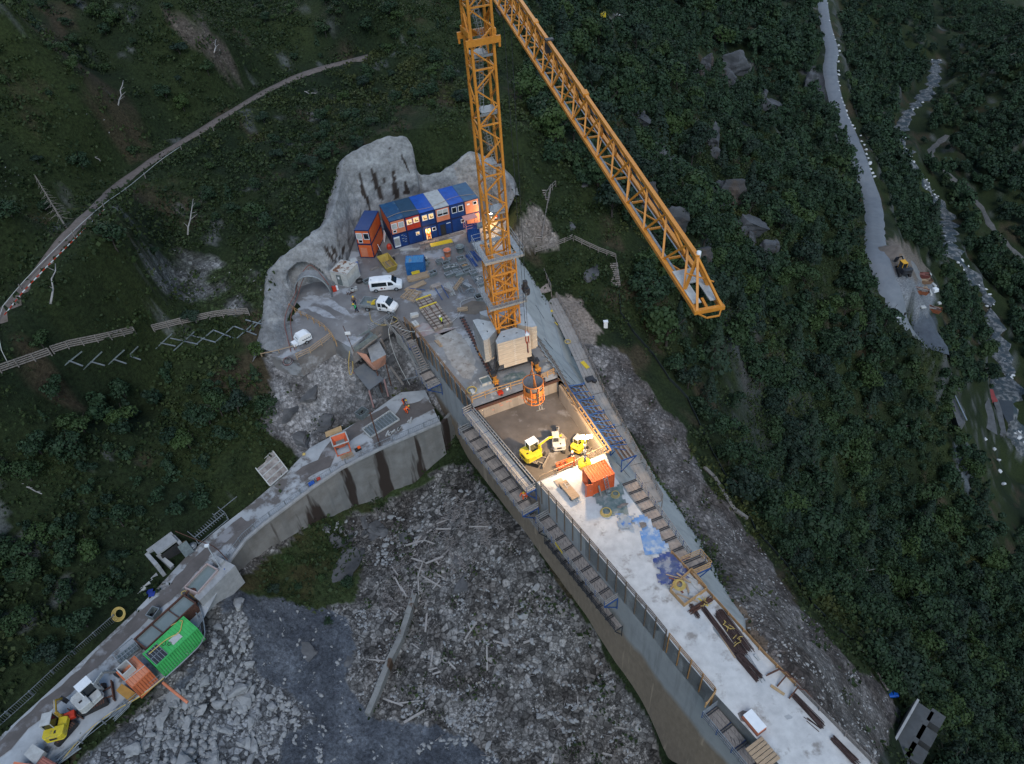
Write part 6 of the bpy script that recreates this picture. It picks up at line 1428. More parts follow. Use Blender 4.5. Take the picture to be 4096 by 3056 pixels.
ladder('ladder','short grey ladder linking the two levels of the slope walkway',at(2188,1190,WZ+.1),at(2176,1135,-5.4),.6,K['oldwood'])
for p,lb in (((2205,1245),'small yellow board lying on the upper end of the slope walkway'),((2225,1295),'narrow yellow board lying on the inner edge of the slope walkway'),((2340,1460),'large yellow board lying on the slope walkway')):
    mb=MB(); mb.box((0,0,.06),(.5,.45,.04) if 'small' in lb else (.12,.9,.04) if 'narrow' in lb else (.6,1.7,.05)); o=mb.build('yellow_board',K['yellow']); o.location=at(*p,WZ+.05); o.rotation_euler[2]=R(25); tag(o,lb,'board')
mb=MB(); mb.torus((0,0,.1),.45,.07,20,6); o=mb.build('hose_ring',K['hose'],smooth=True); o.location=at(2271,1368,WZ+.05); tag(o,'yellow hose ring lying on the slope walkway','hose coil')
mb=MB(); mb.rbox((0,0,.2),(1.2,.9,.3),.3); mb.rbox((.6,-.5,.2),(.5,.5,.4),.9); o=mb.build('tool_heap',K['darksteel']); o.location=at(2360,1520,WZ+.05); tag(o,'heap of dark tools on the middle of the slope walkway','tools')
def skinmesh(name,chain,m,root,sub=1):
    """chain: dict joint->(pos,radius), edges"""
    J_,E_=chain; idx={k:i for i,k in enumerate(J_)}; me=bpy.data.meshes.new(name); me.from_pydata([J_[k][0] for k in J_],[(idx[a],idx[b]) for a,b in E_],[])
    o=bpy.data.objects.new(name,me); C.objects.link(o); o.parent=root
    sk=o.modifiers.new('skin','SKIN'); sk.use_smooth_shade=True
    l=me.skin_vertices[0] if me.skin_vertices else None
    if l is None:
        bm=__import__('bmesh').new(); bm.from_mesh(me); bm.verts.layers.skin.verify(); bm.to_mesh(me); bm.free(); l=me.skin_vertices[0]
    for k,i in idx.items(): r=J_[k][1]; l.data[i].radius=(r,r) if not isinstance(r,tuple) else r; l.data[i].use_root=(i==0)
    if sub: s=o.modifiers.new('sub','SUBSURF'); s.levels=sub; s.render_levels=sub
    me.materials.append(m); return o
def person(label,loc,rz,top,bottom,helm,pose='stand',vest=None,hold=None):
    t=thing('person',label,'person',loc,rz); V=Vector
    if pose=='stand': pel,ch,nk,hd=V((0,0,.95)),V((0,.03,1.32)),V((0,.02,1.50)),V((0,.05,1.66)); hipk=[V((.13,.02,.5)),V((-.13,.06,.5))]; foot=[V((.15,-.02,.07)),V((-.15,.06,.07))]; elb=[V((.33,-.02,1.15)),V((-.33,-.02,1.15))]; hand=[V((.36,.18,.95)),V((-.34,.20,.98))]
    elif pose=='bend': pel,ch,nk,hd=V((0,-.15,.88)),V((0,.18,1.08)),V((0,.35,1.10)),V((0,.49,1.08)); hipk=[V((.16,.05,.5)),V((-.16,-.02,.5))]; foot=[V((.18,-.05,.07)),V((-.18,-.12,.07))]; elb=[V((.25,.30,.78)),V((-.25,.30,.78))]; hand=[V((.16,.50,.55)),V((-.14,.52,.55))]
    elif pose=='reach': pel,ch,nk,hd=V((0,0,.93)),V((0,.12,1.28)),V((0,.18,1.44)),V((0,.26,1.58)); hipk=[V((.14,.08,.5)),V((-.14,-.06,.5))]; foot=[V((.16,.1,.07)),V((-.16,-.2,.07))]; elb=[V((.40,.22,1.2)),V((-.40,.22,1.2))]; hand=[V((.42,.48,1.1)),V((-.40,.5,1.1))]
    else: pel,ch,nk,hd=V((0,0,.93)),V((0,.05,1.3)),V((0,.07,1.48)),V((0,.12,1.63)); hipk=[V((.12,.18,.52)),V((-.12,-.02,.5))]; foot=[V((.13,.22,.07)),V((-.13,-.26,.12))]; elb=[V((.30,-.1,1.12)),V((-.30,.12,1.12))]; hand=[V((.3,.02,.88)),V((-.28,.3,.95))]
    sh=[ch+V((.19,0,.10)),ch+V((-.19,0,.10))]; hip=[pel+V((.1,0,-.03)),pel+V((-.1,0,-.03))]
    J_={'pel':(pel,.12),'ch':(ch,.15),'nk':(nk,.055),'hd':(hd,.095),'hd2':(hd+V((0,.02,.09)),.085)}; E_=[('pel','ch'),('ch','nk'),('nk','hd'),('hd','hd2')]
    for i in (0,1):
        n='lr'[i]; J_.update({'sh'+n:(sh[i],.065),'el'+n:(elb[i],.045),'wr'+n:(hand[i],.03),'hip'+n:(hip[i],.1),'kn'+n:(hipk[i],.065),'an'+n:(foot[i]+V((0,0,.03)),.045),'to'+n:(foot[i]+V((0,.17,-.02)),.04)})
        E_+=[('ch','sh'+n),('sh'+n,'el'+n),('el'+n,'wr'+n),('pel','hip'+n),('hip'+n,'kn'+n),('kn'+n,'an'+n),('an'+n,'to'+n)]
        d=(hand[i]-elb[i]).normalized(); s=d.cross(V((0,0,1))).normalized(); pm=hand[i]+d*.07; J_['pm'+n]=(pm,.033); E_.append(('wr'+n,'pm'+n))
        for f in range(4):
            k='f%d%s'%(f,n); J_[k]=(pm+d*(.05+.01*(f in(1,2)))+s*((f-1.5)*.02)-V((0,0,.015)),.009); J_[k+'b']=(pm+d*(.085)+s*((f-1.5)*.018)-V((0,0,.045)),.008); E_+=[('pm'+n,k),(k,k+'b')]
        J_['th'+n]=(pm+s*.05*(1 if i else -1)-V((0,0,.02)),.01); E_.append(('pm'+n,'th'+n))
    skinmesh('body',(J_,E_),K['skin'],t,1)
    JJ={k:(J_[k][0],r) for k,r in (('pel',.165),('ch',.19),('shl',.095),('ell',.068),('wrl',.052),('shr',.095),('elr',.068),('wrr',.052))}
    JJ['nk']=(ch+(nk-ch)*.7,.09)
    skinmesh('jacket',(JJ,[('pel','ch'),('ch','nk'),('ch','shl'),('shl','ell'),('ell','wrl'),('ch','shr'),('shr','elr'),('elr','wrr')]),top,t,1)
    JJ={k:(J_[k][0],r) for k,r in (('pel',.16),('hipl',.125),('knl',.085),('anl',.07),('hipr',.125),('knr',.085),('anr',.07))}
    skinmesh('trousers',(JJ,[('pel','hipl'),('hipl','knl'),('knl','anl'),('pel','hipr'),('hipr','knr'),('knr','anr')]),bottom,t,1)
    mb=MB()
    for i in (0,1): f=foot[i]; mb.box(f+V((0,.05,-.01)),(.1,.28,.1))
    mb.build('boots',K['rubber'],t,bevel=.03)
    mb=MB(); mb.lathe([(.155,-.02),(.14,.02),(.125,.08),(.08,.125),(0,.14)],16,hd+V((0,.02,.07))); mb.box(hd+V((0,.16,.06)),(.16,.1,.02)); mb.build('helmet',helm,t,smooth=True)
    mb=MB(); f=hd+V((0,.10,.02)); mb.box(f+V((0,.005,-.02)),(.02,.03,.035)); mb.box(f+V((.035,0,.01)),(.02,.012,.012)); mb.box(f+V((-.035,0,.01)),(.02,.012,.012)); mb.box(f+V((0,0,-.055)),(.045,.012,.01)); mb.build('face_features',K['brownc'],t)
    if vest:
        mb=MB()
        for z_ in (.35,.65): c=pel+(ch-pel)*z_; mb.torus(c,.185,.018,18,5)
        mb.build('reflective_band',K['white'],t)
    return t
ov,yv=K['orangevis'],K['yellowvis']
person('worker in a green jacket and yellow helmet standing behind the pickup bed',at(1428,1248,0),2.2,K['greenvis'],K['navy'],K['helmety'],'reach')
person('worker in a brown jacket and yellow helmet at the far corner of the pickup bed',at(1420,1222,0),3.6,K['brownc'],K['navy'],K['helmety'],'stand')
person('worker in a yellow vest and white helmet walking over the formwork beams',at(1768,1300,.1),2.4,yv,K['navy'],K['white'],'walk')
person('worker in black top and orange trousers bending on the dark end of the side road',at(1618,1618,SR+.05),-2.2,K['navy'],ov,K['helmety'],'bend')
person('worker in full orange clothing crouching over the floor at the end of the side road',at(1628,1652,SR+.05),-.9,ov,ov,K['helmety'],'bend',True)
person('worker in an orange jacket on the lower platform left of the pit',sp(arclen(Lc)[5]-1.6,1.3,-3.25),2.9,ov,ov,K['helmety'],'reach',True)
person('worker in orange trousers standing in the pit between the excavators',at(2290,1845,PITZ),.2,K['navy'],ov,K['white'],'stand',True)
person('worker in bright yellow rain clothes bending beside the right excavator in the pit',at(2338,1778,PITZ),2.4,yv,yv,K['yellowvis'],'bend')
person('worker in orange clothes standing in the lit doorway of the lower blue container',rowpos(2,.05)+ux*(-.35)-uy*3.3,ROWA,ov,ov,K['helmety'],'stand')
def excavator(label,loc,rz,sc,bodym,cabm,hrot,boomm,bm_=None,boom=((0,1.9),(1.5,2.6),(2.6,1.7),(2.7,.7)),blade=True,roofm=None):
    t=thing('mini_excavator',label,'excavator',loc,rz); M_=Matrix.Rotation(hrot,3,'Z'); s=sc
    W_=lambda x,y,z:Vector((x*s,y*s,z*s)); Wh=lambda x,y,z:M_@Vector((x*s,y*s,0))+Vector((0,0,z*s))
    tm=bm_ or K['rust']
    for sd in(-1,1):
        mb=MB(); n=18; pr=[]
        for i in range(n): a=2*math.pi*i/n; x=math.cos(a)*.32+(.95 if math.cos(a)>0 else -.95); pr.append((x,.34+.32*math.sin(a)))
        vs=[W_(x,sd*.85-.22,z) for x,z in pr]+[W_(x,sd*.85+.22,z) for x,z in pr]
        mb.add(vs,[tuple(range(n)),tuple(range(n,2*n))[::-1]]+[(i,n+i,n+(i+1)%n,(i+1)%n) for i in range(n)]); o=mb.build('track',K['rubber'],t)
        mb=MB()
        for k in range(11): mb.box(W_(-.95+k*.19,sd*.85,.675),(.11*s,.44*s,.03*s))
        mb.build('track_pad',tm,o)
    mb=MB(); mb.box(W_(0,0,.4),(1.4*s,1.2*s,.3*s)); mb.tube([W_(0,0,.5),W_(0,0,.78)],.5*s,16); mb.build('undercarriage',K['darksteel'],t)
    if blade: 
        mb=MB(); mb.box(W_(1.75,0,.32),(.1*s,2.1*s,.5*s)); mb.bar(W_(.8,.4,.35),W_(1.7,.5,.3),.12*s);mb.bar(W_(.8,-.4,.35),W_(1.7,-.5,.3),.12*s); mb.build('dozer_blade',tm,t)
    mb=MB(); P_=[(-1.3,-.75),(-1.05,-.98),(.75,-.98),(.95,-.7),(.95,.7),(.75,.98),(-1.05,.98),(-1.3,.75)]
    P_=[(x*s,y*s) for x,y in P_]; mb.prism(P_,.78*s,.95*s,M_); P2_=[(x*.98,y*.98) for x,y in P_ if x<=0]+[(.05*s,.95*s),(.05*s,-.95*s)]
    mb.prism([(-1.28*s,-.74*s),(-1.04*s,-.96*s),(-.15*s,-.96*s),(-.15*s,.96*s),(-1.04*s,.96*s),(-1.28*s,.74*s)],.95*s,1.65*s,M_); mb.prism([(-.15*s,-.96*s),(.75*s,-.96*s),(.85*s,-.7*s),(.85*s,-.12*s),(-.15*s,-.12*s)],.95*s,1.35*s,M_); mb.build('engine_hood',bodym,t,bevel=.06*s)
    mb=MB(); mb.box(Wh(-.75,-.2,1.66),(.3*s,.2*s,.03*s),M_); mb.box(Wh(-1.29,0,1.3),(.02*s,.7*s,.3*s),M_); mb.build('vent_grille',K['rubber'],t)
    cb=MB(); cb.box(Wh(.3,.42,1.75),(1.25*s,.92*s,1.6*s),M_,.92); co=cb.build('cab',K['glass'],t)
    fr=MB(); fr.box(Wh(.3,.42,2.58),(1.28*s,.95*s,.09*s),M_)
    for dx in (-.32,.9):
        for dy in(-.03,.87): fr.bar(Wh(dx,dy,.98),Wh(dx*.95+.02,dy*.96+.02,2.55),.08*s)
    fr.build('cab_roof',roofm or cabm,co)
    B_=[Wh(.95+x-0.2,-.25+.1,z) for x,z in boom]
    mb=MB(); mb.box(Wh(1.0,-.15,1.05),(.4*s,.3*s,.5*s),M_)
    mb.bar(Wh(1.0,-.15,1.15),B_[0],.22*s,.3*s); mb.bar(B_[0],B_[1],.2*s,.26*s); mb.build('boom',boomm,t)
    mb=MB(); mb.bar(B_[1],B_[2],.16*s,.2*s); mb.build('arm',boomm,t); mb=MB(); mb.tube([B_[0]+Vector((0,0,.2*s)),B_[1]+Vector((0,0,.18*s))],.05*s,8);mb.tube([Wh(1.1,-.15,1.0),B_[0].lerp(B_[1],.3)],.06*s,8); mb.build('cylinder',K['steel'],t)
    d=(B_[3]-B_[2]); mb=MB(); mb.bar(B_[2],B_[3],.5*s,.42*s); mb.build('bucket',K['darksteel'] if bm_ is None else tm,t); return t
yex=mat('excavator_yellow',(.56,.44,.03),(.42,.32,.03),2,.4,0,.02,lo=.4,hi=.8,col3=(.20,.16,.10),s3=1.6,lo3=.58,hi3=.68)
tan_=mat('muddy_track_plate',(.30,.26,.22),(.19,.16,.14),4,.9,0,.3)
excavator('large yellow excavator with white cab roof at the left of the pit',at(2130,1835,PITZ),R(-28)-.0,1.05,yex,K['white'],R(58),yex,tan_,boom=((.2,2.0),(1.5,2.3),(3.4,1.5),(3.9,.6)))
excavator('middle excavator with dusty pale roof seen from behind in the pit',at(2235,1790,PITZ),R(78),.84,K['offwhite'],K['offwhite'],R(12),K['darksteel'],tan_,boom=((.2,1.6),(1.0,2.3),(1.8,1.6),(2.0,.8)),blade=False)
excavator('right small yellow excavator with a person at its controls in the pit',at(2315,1800,PITZ),R(-35),.76,yex,K['offwhite'],R(85),yex,tan_,boom=((.1,1.7),(.9,2.2),(1.4,1.4),(1.5,.6)))
t=thing('orange_poker_frame','orange steel vibrator frame lying at the near edge of the pit','frame',at(2265,1862,PITZ+.3),R(20))
mb=MB()
for x in (-1.2,-.6,0,.6,1.2):
    mb.bar((x,-.35,0),(x,-.35,.7),.06); mb.bar((x,.35,0),(x,.35,.7),.06); mb.bar((x,-.35,.7),(x,.35,.7),.06)
for z in (0,.35,.7):
    for y in(-.35,.35): mb.bar((-1.2,y,z),(1.2,y,z),.07)
mb.build('frame_bar',mat('vermilion',(.62,.13,.04),(.5,.1,.03)),t); mb=MB(); mb.box((.55,0,.55),(.9,.5,.35)); mb.build('motor_cover',K['orangevis'],t); mb=MB(); mb.box((0,-.2,.4),(2.3,.2,.3)); mb.build('dark_roller',K['rubber'],t)
lm_=at(2339,1864,0); t=thing('light_mast','tall grey mast with glowing white lamp heads beside the orange container','light mast',lm_)
mb=MB(); mb.lathe([(.75,0),(.8,.35),(.7,.75),(.35,.95),(0,1.0)],20); mb.build('yellow_base',K['yellow'],t,smooth=True)
for k in range(4):
    mb=MB(); mb.tube([(0,0,.8+k*1.0),(0,0,1.9+k*1.0)],.17-.03*k,12); mb.torus((0,0,1.8+k*1.0),.18-.025*k,.04,12,5); mb.build('mast_section',K['steel'],t,smooth=True)
hz=5.0; lampw=emit('lamp_globe',(1,.9,.72),26)
mb=MB(); mb.bar((-.7,0,hz-.1),(.7,0,hz-.1),.08); mb.build('cross_arm',K['steel'],t)
for dx,dy in ((-.62,.0),(-.2,.05),(.25,-.05),(.62,.0)):
    mb=MB(); mb.lathe([(0,-.2),(.16,-.16),(.22,0),(.16,.16),(0,.2)],14,(dx,dy,hz+.1)); mb.build('lamp_globe',lampw,t,smooth=True)
def lamp(name,loc,e,col,size,kind='POINT',rot=None,spot=None):
    l=bpy.data.lights.new(name,kind); l.energy=e; l.color=col; 
    if kind=='POINT' : l.shadow_soft_size=size
    if kind=='SPOT': l.shadow_soft_size=size; l.spot_size=spot; l.spot_blend=.6
    o=bpy.data.objects.new(name,l); C.objects.link(o); o.location=loc
    if rot: o.rotation_euler=rot
    return o
lamp('pit_work_light',lm_+Vector((0,.0,hz+.45)),2100,(1,.66,.34),.35)
l2=lamp('pit_flood_light',lm_+Vector((-.1,.45,hz+.2)),3600,(1,.70,.38),.3,'SPOT',None,R(135)); 
dd=at(2200,1790,PITZ)-l2.location; l2.rotation_euler=dd.to_track_quat('-Z','Y').to_euler()
wl=at(1968,905,0); t=thing('work_lamp','glowing work lamp on a stand behind the crane mast near the containers','work lamp',wl)
mb=MB(); mb.tube([(0,0,0),(0,0,2.2)],.04,8)
for k in range(3): a=k*2.1; mb.bar((0,0,.5),(.5*math.cos(a),.5*math.sin(a),0),.04)
mb.build('stand',K['steel'],t); mb=MB(); mb.box((0,0,2.3),(.4,.2,.3)); mb.build('lamp_head',lampw,t)
lamp('yard_work_light',wl+Vector((-.3,-.4,2.3)),420,(1,.68,.38),.15)
stack('stack of white timber boards lit up behind the crane mast',(1945,930),(1990,880),1.4,4,K['wood'])
bundle('tangle of steel tubes lit up behind the crane mast',(1960,985),(2010,930),7,K['steel'],1.1)
bundle('rusty steel bundle on the ground to the right behind the crane mast',(1950,860),(2000,830),7,K['rust'],1.1)
person('worker in orange vest standing near the glowing lamp behind the crane',at(1972,900,0)+Vector((.6,.5,0)),.4,ov,K['navy'],K['helmety'],'stand',True)
p=rowpos(2,1.6)+ux*(-.35)-uy*3.5; lamp('doorway_glow',p,40,(1,.6,.3),.2)
c4=lambda x,y:(1000+x/2.448,1200+y/2.448); c7=lambda x,y:(700+x/2.003,1700+y/2.003); c0=lambda x,y:(x/1.93,2200+y/1.93)
ZR=SR+.04
h=thing('orange_hopper','orange concrete hopper on legs standing on the side road','hopper',at(1372,1800,ZR),place_angle((1330,1800),(1415,1770),ZR))
mb=MB(); mb.add([(-1.1,-1.0,2.3),(1.1,-1.0,2.3),(1.1,1.0,2.3),(-1.1,1.0,2.3),(-.35,-.35,.9),(.35,-.35,.9),(.35,.35,.9),(-.35,.35,.9)],[(0,4,5,1),(1,5,6,2),(2,6,7,3),(3,7,4,0),(4,7,6,5)]); o=mb.build('hopper_shell',mat('hopper_orange',(.62,.14,.06),(.5,.11,.05),1.5,.5),h); s_=o.modifiers.new('s','SOLIDIFY'); s_.thickness=.06
mb=MB()
for a,b in (((-1.1,-1.),(1.1,-1.)),((1.1,-1.),(1.1,1.)),((1.1,1.),(-1.1,1.)),((-1.1,1.),(-1.1,-1.))): mb.bar((*a,2.32),(*b,2.32),.16,.12)
mb.build('rim',K['offwhite'],h)
for sx in(-1,1):
    for sy in(-1,1): mb=MB(); mb.bar((sx*.95,sy*.85,0),(sx*1.0,sy*.9,2.25),.13); mb.build('leg',bpy.data.materials['hopper_orange'],h)
mb=MB(); mb.bar((-.95,-.85,.08),(.95,-.85,.08),.1);mb.bar((-.95,.85,.08),(.95,.85,.08),.1);mb.bar((-.95,-.85,.08),(-.95,.85,.08),.1);mb.bar((.95,-.85,.08),(.95,.85,.08),.1); mb.build('base_frame',bpy.data.materials['hopper_orange'],h)
mb=MB(); mb.box((0,0,1.5),(1.2,1.1,.06)); mb.build('water',K['murky'],h)
def slabthing(name,label,cat,corners,z,m,th=.08,zs=None):
    P_=[at(*c,(zs[i] if zs else z)) for i,c in enumerate(corners)]; c=sum(P_,Vector())/len(P_); mb=MB(); n=len(P_)
    up_=(P_[1]-P_[0]).cross(P_[2]-P_[1]).normalized(); up_=-up_ if up_.z<0 else up_
    if (P_[1]-P_[0]).cross(P_[2]-P_[1]).z<0: P_=P_[::-1]
    mb.add([p-c for p in P_]+[p-c-up_*th for p in P_],[tuple(range(n)),tuple(range(n,2*n))[::-1]]+[(i,n+i,n+(i+1)%n,(i+1)%n) for i in range(n)])
    o=mb.build(name,m); o.location=c; return tag(o,label,cat)
slabthing('plywood_sheet','tan plywood sheet leaning on the rock behind the orange hopper','board',[c4(733,1295),c4(890,1230),c4(905,1285),c4(745,1345)],SR+.6,K['ply'],.04,[SR+1.1,SR+1.1,SR+.3,SR+.3])
P_=[at(*c7(*p),SR+zz_) for p,zz_ in (((637,335),2.6),((785,210),2.6),((905,365),.5),((762,490),.5))]
t=thing('ribbed_panel','large square grey panel with pale ribs leaning at the far side of the side road','panel',P_[0]); o0=P_[0]; Q=[p-o0 for p in P_]
mb=MB(); mb.add([Q[0],Q[1],Q[2],Q[3]]+[q-Vector((0,0,.1)) for q in Q],[(0,1,2,3),(7,6,5,4),(0,4,5,1),(1,5,6,2),(2,6,7,3),(3,7,4,0)]); o=mb.build('sheet',mat('weathered_sheet',(.30,.28,.27),(.14,.12,.115),1.2,.85,0,.1),t)
if o.data.polygons[0].normal.z<0: o.data.flip_normals()
mb=MB()
for k in range(5): a,b=Q[0].lerp(Q[3],k/4),Q[1].lerp(Q[2],k/4); mb.bar(a+Vector((0,0,.05)),b+Vector((0,0,.05)),.16,.1)
for k in (0,1): a,b=Q[0].lerp(Q[1],k),Q[3].lerp(Q[2],k); mb.bar(a+Vector((0,0,.06)),b+Vector((0,0,.06)),.14,.1)
mb.build('rib',K['offwhite'],t)
for k in(0,1): mb=MB(); mb.bar(Q[k]-Vector((0,0,.1)),Q[k]-Vector((0,0,2.5)),.1); mb.build('leg',K['steel'],t)
P_=[at(*c4(*p),ZR+.25) for p in ((1100,1265),(1370,1085),(1462,1170),(1180,1345))]; t=thing('slatted_frame','pale steel formwork frame with cross slats lying on the side road','frame',P_[0]); Q=[p-P_[0] for p in P_]
mb=MB()
for i in range(4): mb.bar(Q[i],Q[(i+1)%4],.14,.25)
mb.build('outer_frame',K['offwhite'],t)
for k in range(1,10): mb=MB(); mb.bar(Q[0].lerp(Q[1],k/10)+Vector((0,0,.06)),Q[3].lerp(Q[2],k/10)+Vector((0,0,.06)),.13,.1); mb.build('slat',K['steel'],t)
mb=MB(); mb.add([q-Vector((0,0,.12)) for q in Q],[(0,1,2,3)]); mb.build('frame_sheet',K['greybox'],t)
crate('tall grey crate with dark bottom against the rock above the slatted frame',*c4(1105,1135),.6,1.5,1.3,1.0,'dark',SR)
t=thing('rusty_pole','tall rusty pole standing at the side road railing beside the slatted frame','pole',at(*c4(1272,1425),SR)); mb=MB(); mb.tube([(0,0,0),(-.1,.2,6.6)],.09,8); mb.build('pole',K['rust'],t); mb=MB(); mb.bar((-.4,.2,6.4),(.3,.2,6.6),.06); mb.build('cross_arm',K['rust'],t)
for i,(p,lb) in enumerate(((c4(930,1540),'pale wooden pallet by the side road railing, left of its twin'),(c4(975,1525),'pale wooden pallet by the side road railing, right of its twin'))):
    t=thing('pallet',lb,'pallet',at(*p,ZR),.5,'pallets by the road railing'); mb=MB()
    for k in range(5): mb.box((0,-.4+.2*k,.14),(1.1,.13,.03))
    mb.build('deck_slat',K['wood'],t); mb=MB()
    for k in(-.5,0,.5): mb.box((k,0,.06),(.1,.9,.1))
    mb.build('runner',K['wood'],t)
t=thing('small_roller','small black and orange machine at the side road railing','machine',at(*c4(1062,1475),ZR),.5); mb=MB(); mb.box((0,0,.3),(.9,.45,.4)); mb.build('engine',K['rubber'],t,bevel=.05); mb=MB(); mb.box((.2,0,.58),(.4,.4,.16)); mb.build('cover',K['orangevis'],t)
mb=MB(); 
for k in range(9): mb.rbox((rng.uniform(-2.2,2.2),rng.uniform(-.3,.3),.15),(rng.uniform(.4,1.1),.2,.2),rng.uniform(.2,.8))
o=mb.build('rail_side_clutter',K['offwhite']); o.location=at(*c4(1480,1250),ZR); o.rotation_euler[2]=.6; tag(o,'pile of dusty bars and boards along the railing near the slatted frame','scrap')
mb=MB(); mb.rbox((0,0,.25),(.8,.5,.5),.4); o=mb.build('blue_toolbox',K['bluebright']); o.location=at(*c7(1098,480),ZR); tag(o,'small blue box by the middle of the side road railing','box')
mb=MB(); mb.rbox((0,0,.2),(.5,.4,.4),.4); o=mb.build('red_box',K['red']); o.location=at(*c7(1155,440),ZR); tag(o,'small red box just above the blue box at the side road railing','box')
t=thing('barrier_board','red and white barrier board lying at the far edge of the side road','barrier',at(*c7(562,580),ZR),.65); mb=MB()
for k in range(3): mb.box((-.6+.6*k,0,.12),(.29,.22,.1))
mb.build('red_stripe',K['red'],t); mb=MB()
for k in range(3): mb.box((-.3+.6*k,0,.12),(.29,.22,.1))
mb.build('white_stripe',K['white'],t)
t=thing('hose_stand','big tangled coil of yellow hose hung on a timber stand left of the side road','hose coil',at(*c7(200,690),SR+.6)); 
for k in range(6): mb=MB(); mb.torus((.12*k-.3,noise.random()*.2,1.2+.05*k),1.35-.16*k,.055,30,5,Matrix.Rotation(.5+.16*k,3,'X')@Matrix.Rotation(.25*k,3,'Y')); mb.build('hose_loop',K['hose'],t,smooth=True)
mb=MB(); mb.bar((-1.6,-.2,1.2),(.2,-.2,1.4),.12); mb.bar((-.5,-.2,-.8),(-.5,-.2,1.4),.1); mb.bar((-.5,0,1.2),(1.2,-1.6,-.6),.06); mb.build('timber_stand',K['wood'],t)
def rack(label,c,w,d,h,rz,m=None,bars=8,panel=True):
    t=thing('steel_rack',label,'rack',at(*c,ZR),rz,'steel racks left of the side road'); mb=MB()
    for sx in(-1,1):
        for sy in(-1,1): mb.bar((sx*w/2,sy*d/2,0),(sx*w/2,sy*d/2,h),.08)
    for z_ in (.1,h): mb.bar((-w/2,-d/2,z_),(w/2,-d/2,z_),.08);mb.bar((-w/2,d/2,z_),(w/2,d/2,z_),.08);mb.bar((-w/2,-d/2,z_),(-w/2,d/2,z_),.08);mb.bar((w/2,-d/2,z_),(w/2,d/2,z_),.08)
    mb.build('frame',K['steel'],t); mb=MB()
    for k in range(bars): x=-w/2+w*(k+.5)/bars; mb.bar((x,-d/2,h*.55+.02*k),(x,d/2,h*.55+.02*k),.06)
    mb.build('bar_row',K['steel'],t)
    if panel: mb=MB(); mb.box((0,0,h*.4),(w*.95,d*.92,.05)); mb.build('load_panel',K['greybox'],t)
    return t
ra=place_angle(c7(160,900),c7(480,640),ZR)
rack('grey steel rack with pale tilted panels, nearest the hose stand',c7(395,665),3.6,2.0,1.3,ra,bars=5); rack('open barred steel cage rack, lower of the two beside the road',c7(270,820),4.6,2.3,1.5,ra,bars=14,panel=False)
slabthing('plywood_sheet','brown plywood board standing at the far road edge by the grey drum','board',[c7(50,940),c7(90,925),c7(125,1010),c7(95,1035)],SR+.5,K['ply'],.04,[SR+1.2,SR+1.2,SR+.2,SR+.2])
mb=MB(); mb.lathe([(0,0),(.4,0),(.42,.5),(.35,.75),(0,.8)],14); mb.torus((0,0,.5),.5,.06,18,6); o=mb.build('grey_drum',K['steel'],smooth=True); o.location=at(*c7(150,985),ZR); tag(o,'grey drum machine beside the brown plywood board','drum')
t=thing('concrete_shelter','old grey concrete shelter with a dark opening left of the side road','shelter',at(690,2235,SR),place_angle((640,2260),(720,2200),SR))
mb=MB(); mb.box((0,1.0,1.4),(3.4,.5,2.8)); mb.box((-1.9,0,1.3),(.45,3.0,2.6)); mb.box((1.6,.1,1.2),(.4,1.6,2.4)); mb.box((.2,.3,2.7),(2.6,1.6,.25)); mb.build('shelter_wall',K['concrete'],t); mb=MB(); mb.box((.2,-.35,1.2),(2.2,.04,1.9)); mb.build('dark_opening',K['rubber'],t); mb=MB(); mb.box((1.7,-1.2,1.3),(1.2,.08,1.8),Matrix.Rotation(-.4,3,'X')); mb.build('door_plate',K['greybox'],t)
t=thing('stone_wall','long low grey stone wing wall running up left from the shelter','wall',at(640,2265,SR)); 
mb=MB(); a=at(690,2270,SR+.3)-t.location; b=at(560,2165,SR+2.6)-t.location; mb.bar(a,b,.5,1.2); mb.build('wall_body',K['concrete'],t)
for i in range(7):
    mb=MB(); mb.rbox((0,0,.25),(rng.uniform(.9,1.8),rng.uniform(.4,.8),rng.uniform(.4,.7)),.7+rng.uniform(-.3,.3)); o=mb.build('concrete_slab',K['concrete'] if i%2 else K['offwhite'],bevel=.04); o.location=at(620-i*9+rng.uniform(-12,12),2300+i*12,SR+.1); tag(o,'broken concrete slab in the row left of the shelter and blue tarpaulin','slab','broken slabs along the far road edge')
def tarp(label,pxs,z,m,amp=.25,res=.35,name='tarpaulin',seed=0,lift=.03):
    P_=[at(x,y,z) for x,y in pxs]; xs=[p.x for p in P_];ys=[p.y for p in P_]; poly=[(p.x,p.y) for p in P_]
    nx=int((max(xs)-min(xs))/res)+2; ny=int((max(ys)-min(ys))/res)+2; X_,Y_=np.meshgrid(min(xs)+np.arange(nx)*res,min(ys)+np.arange(ny)*res,indexing='ij'); jx=fbm(X_,Y_,1.2,2)*.5
    ins=inside((X_+jx).ravel(),Y_.ravel(),poly).reshape(X_.shape); vs=[];fs=[]
    Zz=np.array([[abs(noise.noise(Vector((x*1.6+seed,y*1.6,0))))*amp+abs(noise.noise(Vector((x*4.+seed,y*4,5))))*amp*.5+lift for y in Y_[0]] for x in X_[:,0]])
    for i in range(nx):
        for j in range(ny): vs.append((X_[i,j]-P_[0].x,Y_[i,j]-P_[0].y,Zz[i,j]))
    for i in range(nx-1):
        for j in range(ny-1):
            if ins[i,j]: a=i*ny+j; fs.append((a,a+ny,a+ny+1,a+1))
    mb=MB(); mb.add(vs,fs); o=mb.build(name,m,smooth=True); o.location=(P_[0].x,P_[0].y,z); return tag(o,label,'tarpaulin')
k0=lambda x,y:(2000+x/2.448,1800+y/2.448); k2=lambda x,y:(2600+x/2.185,2300+y/2.185)
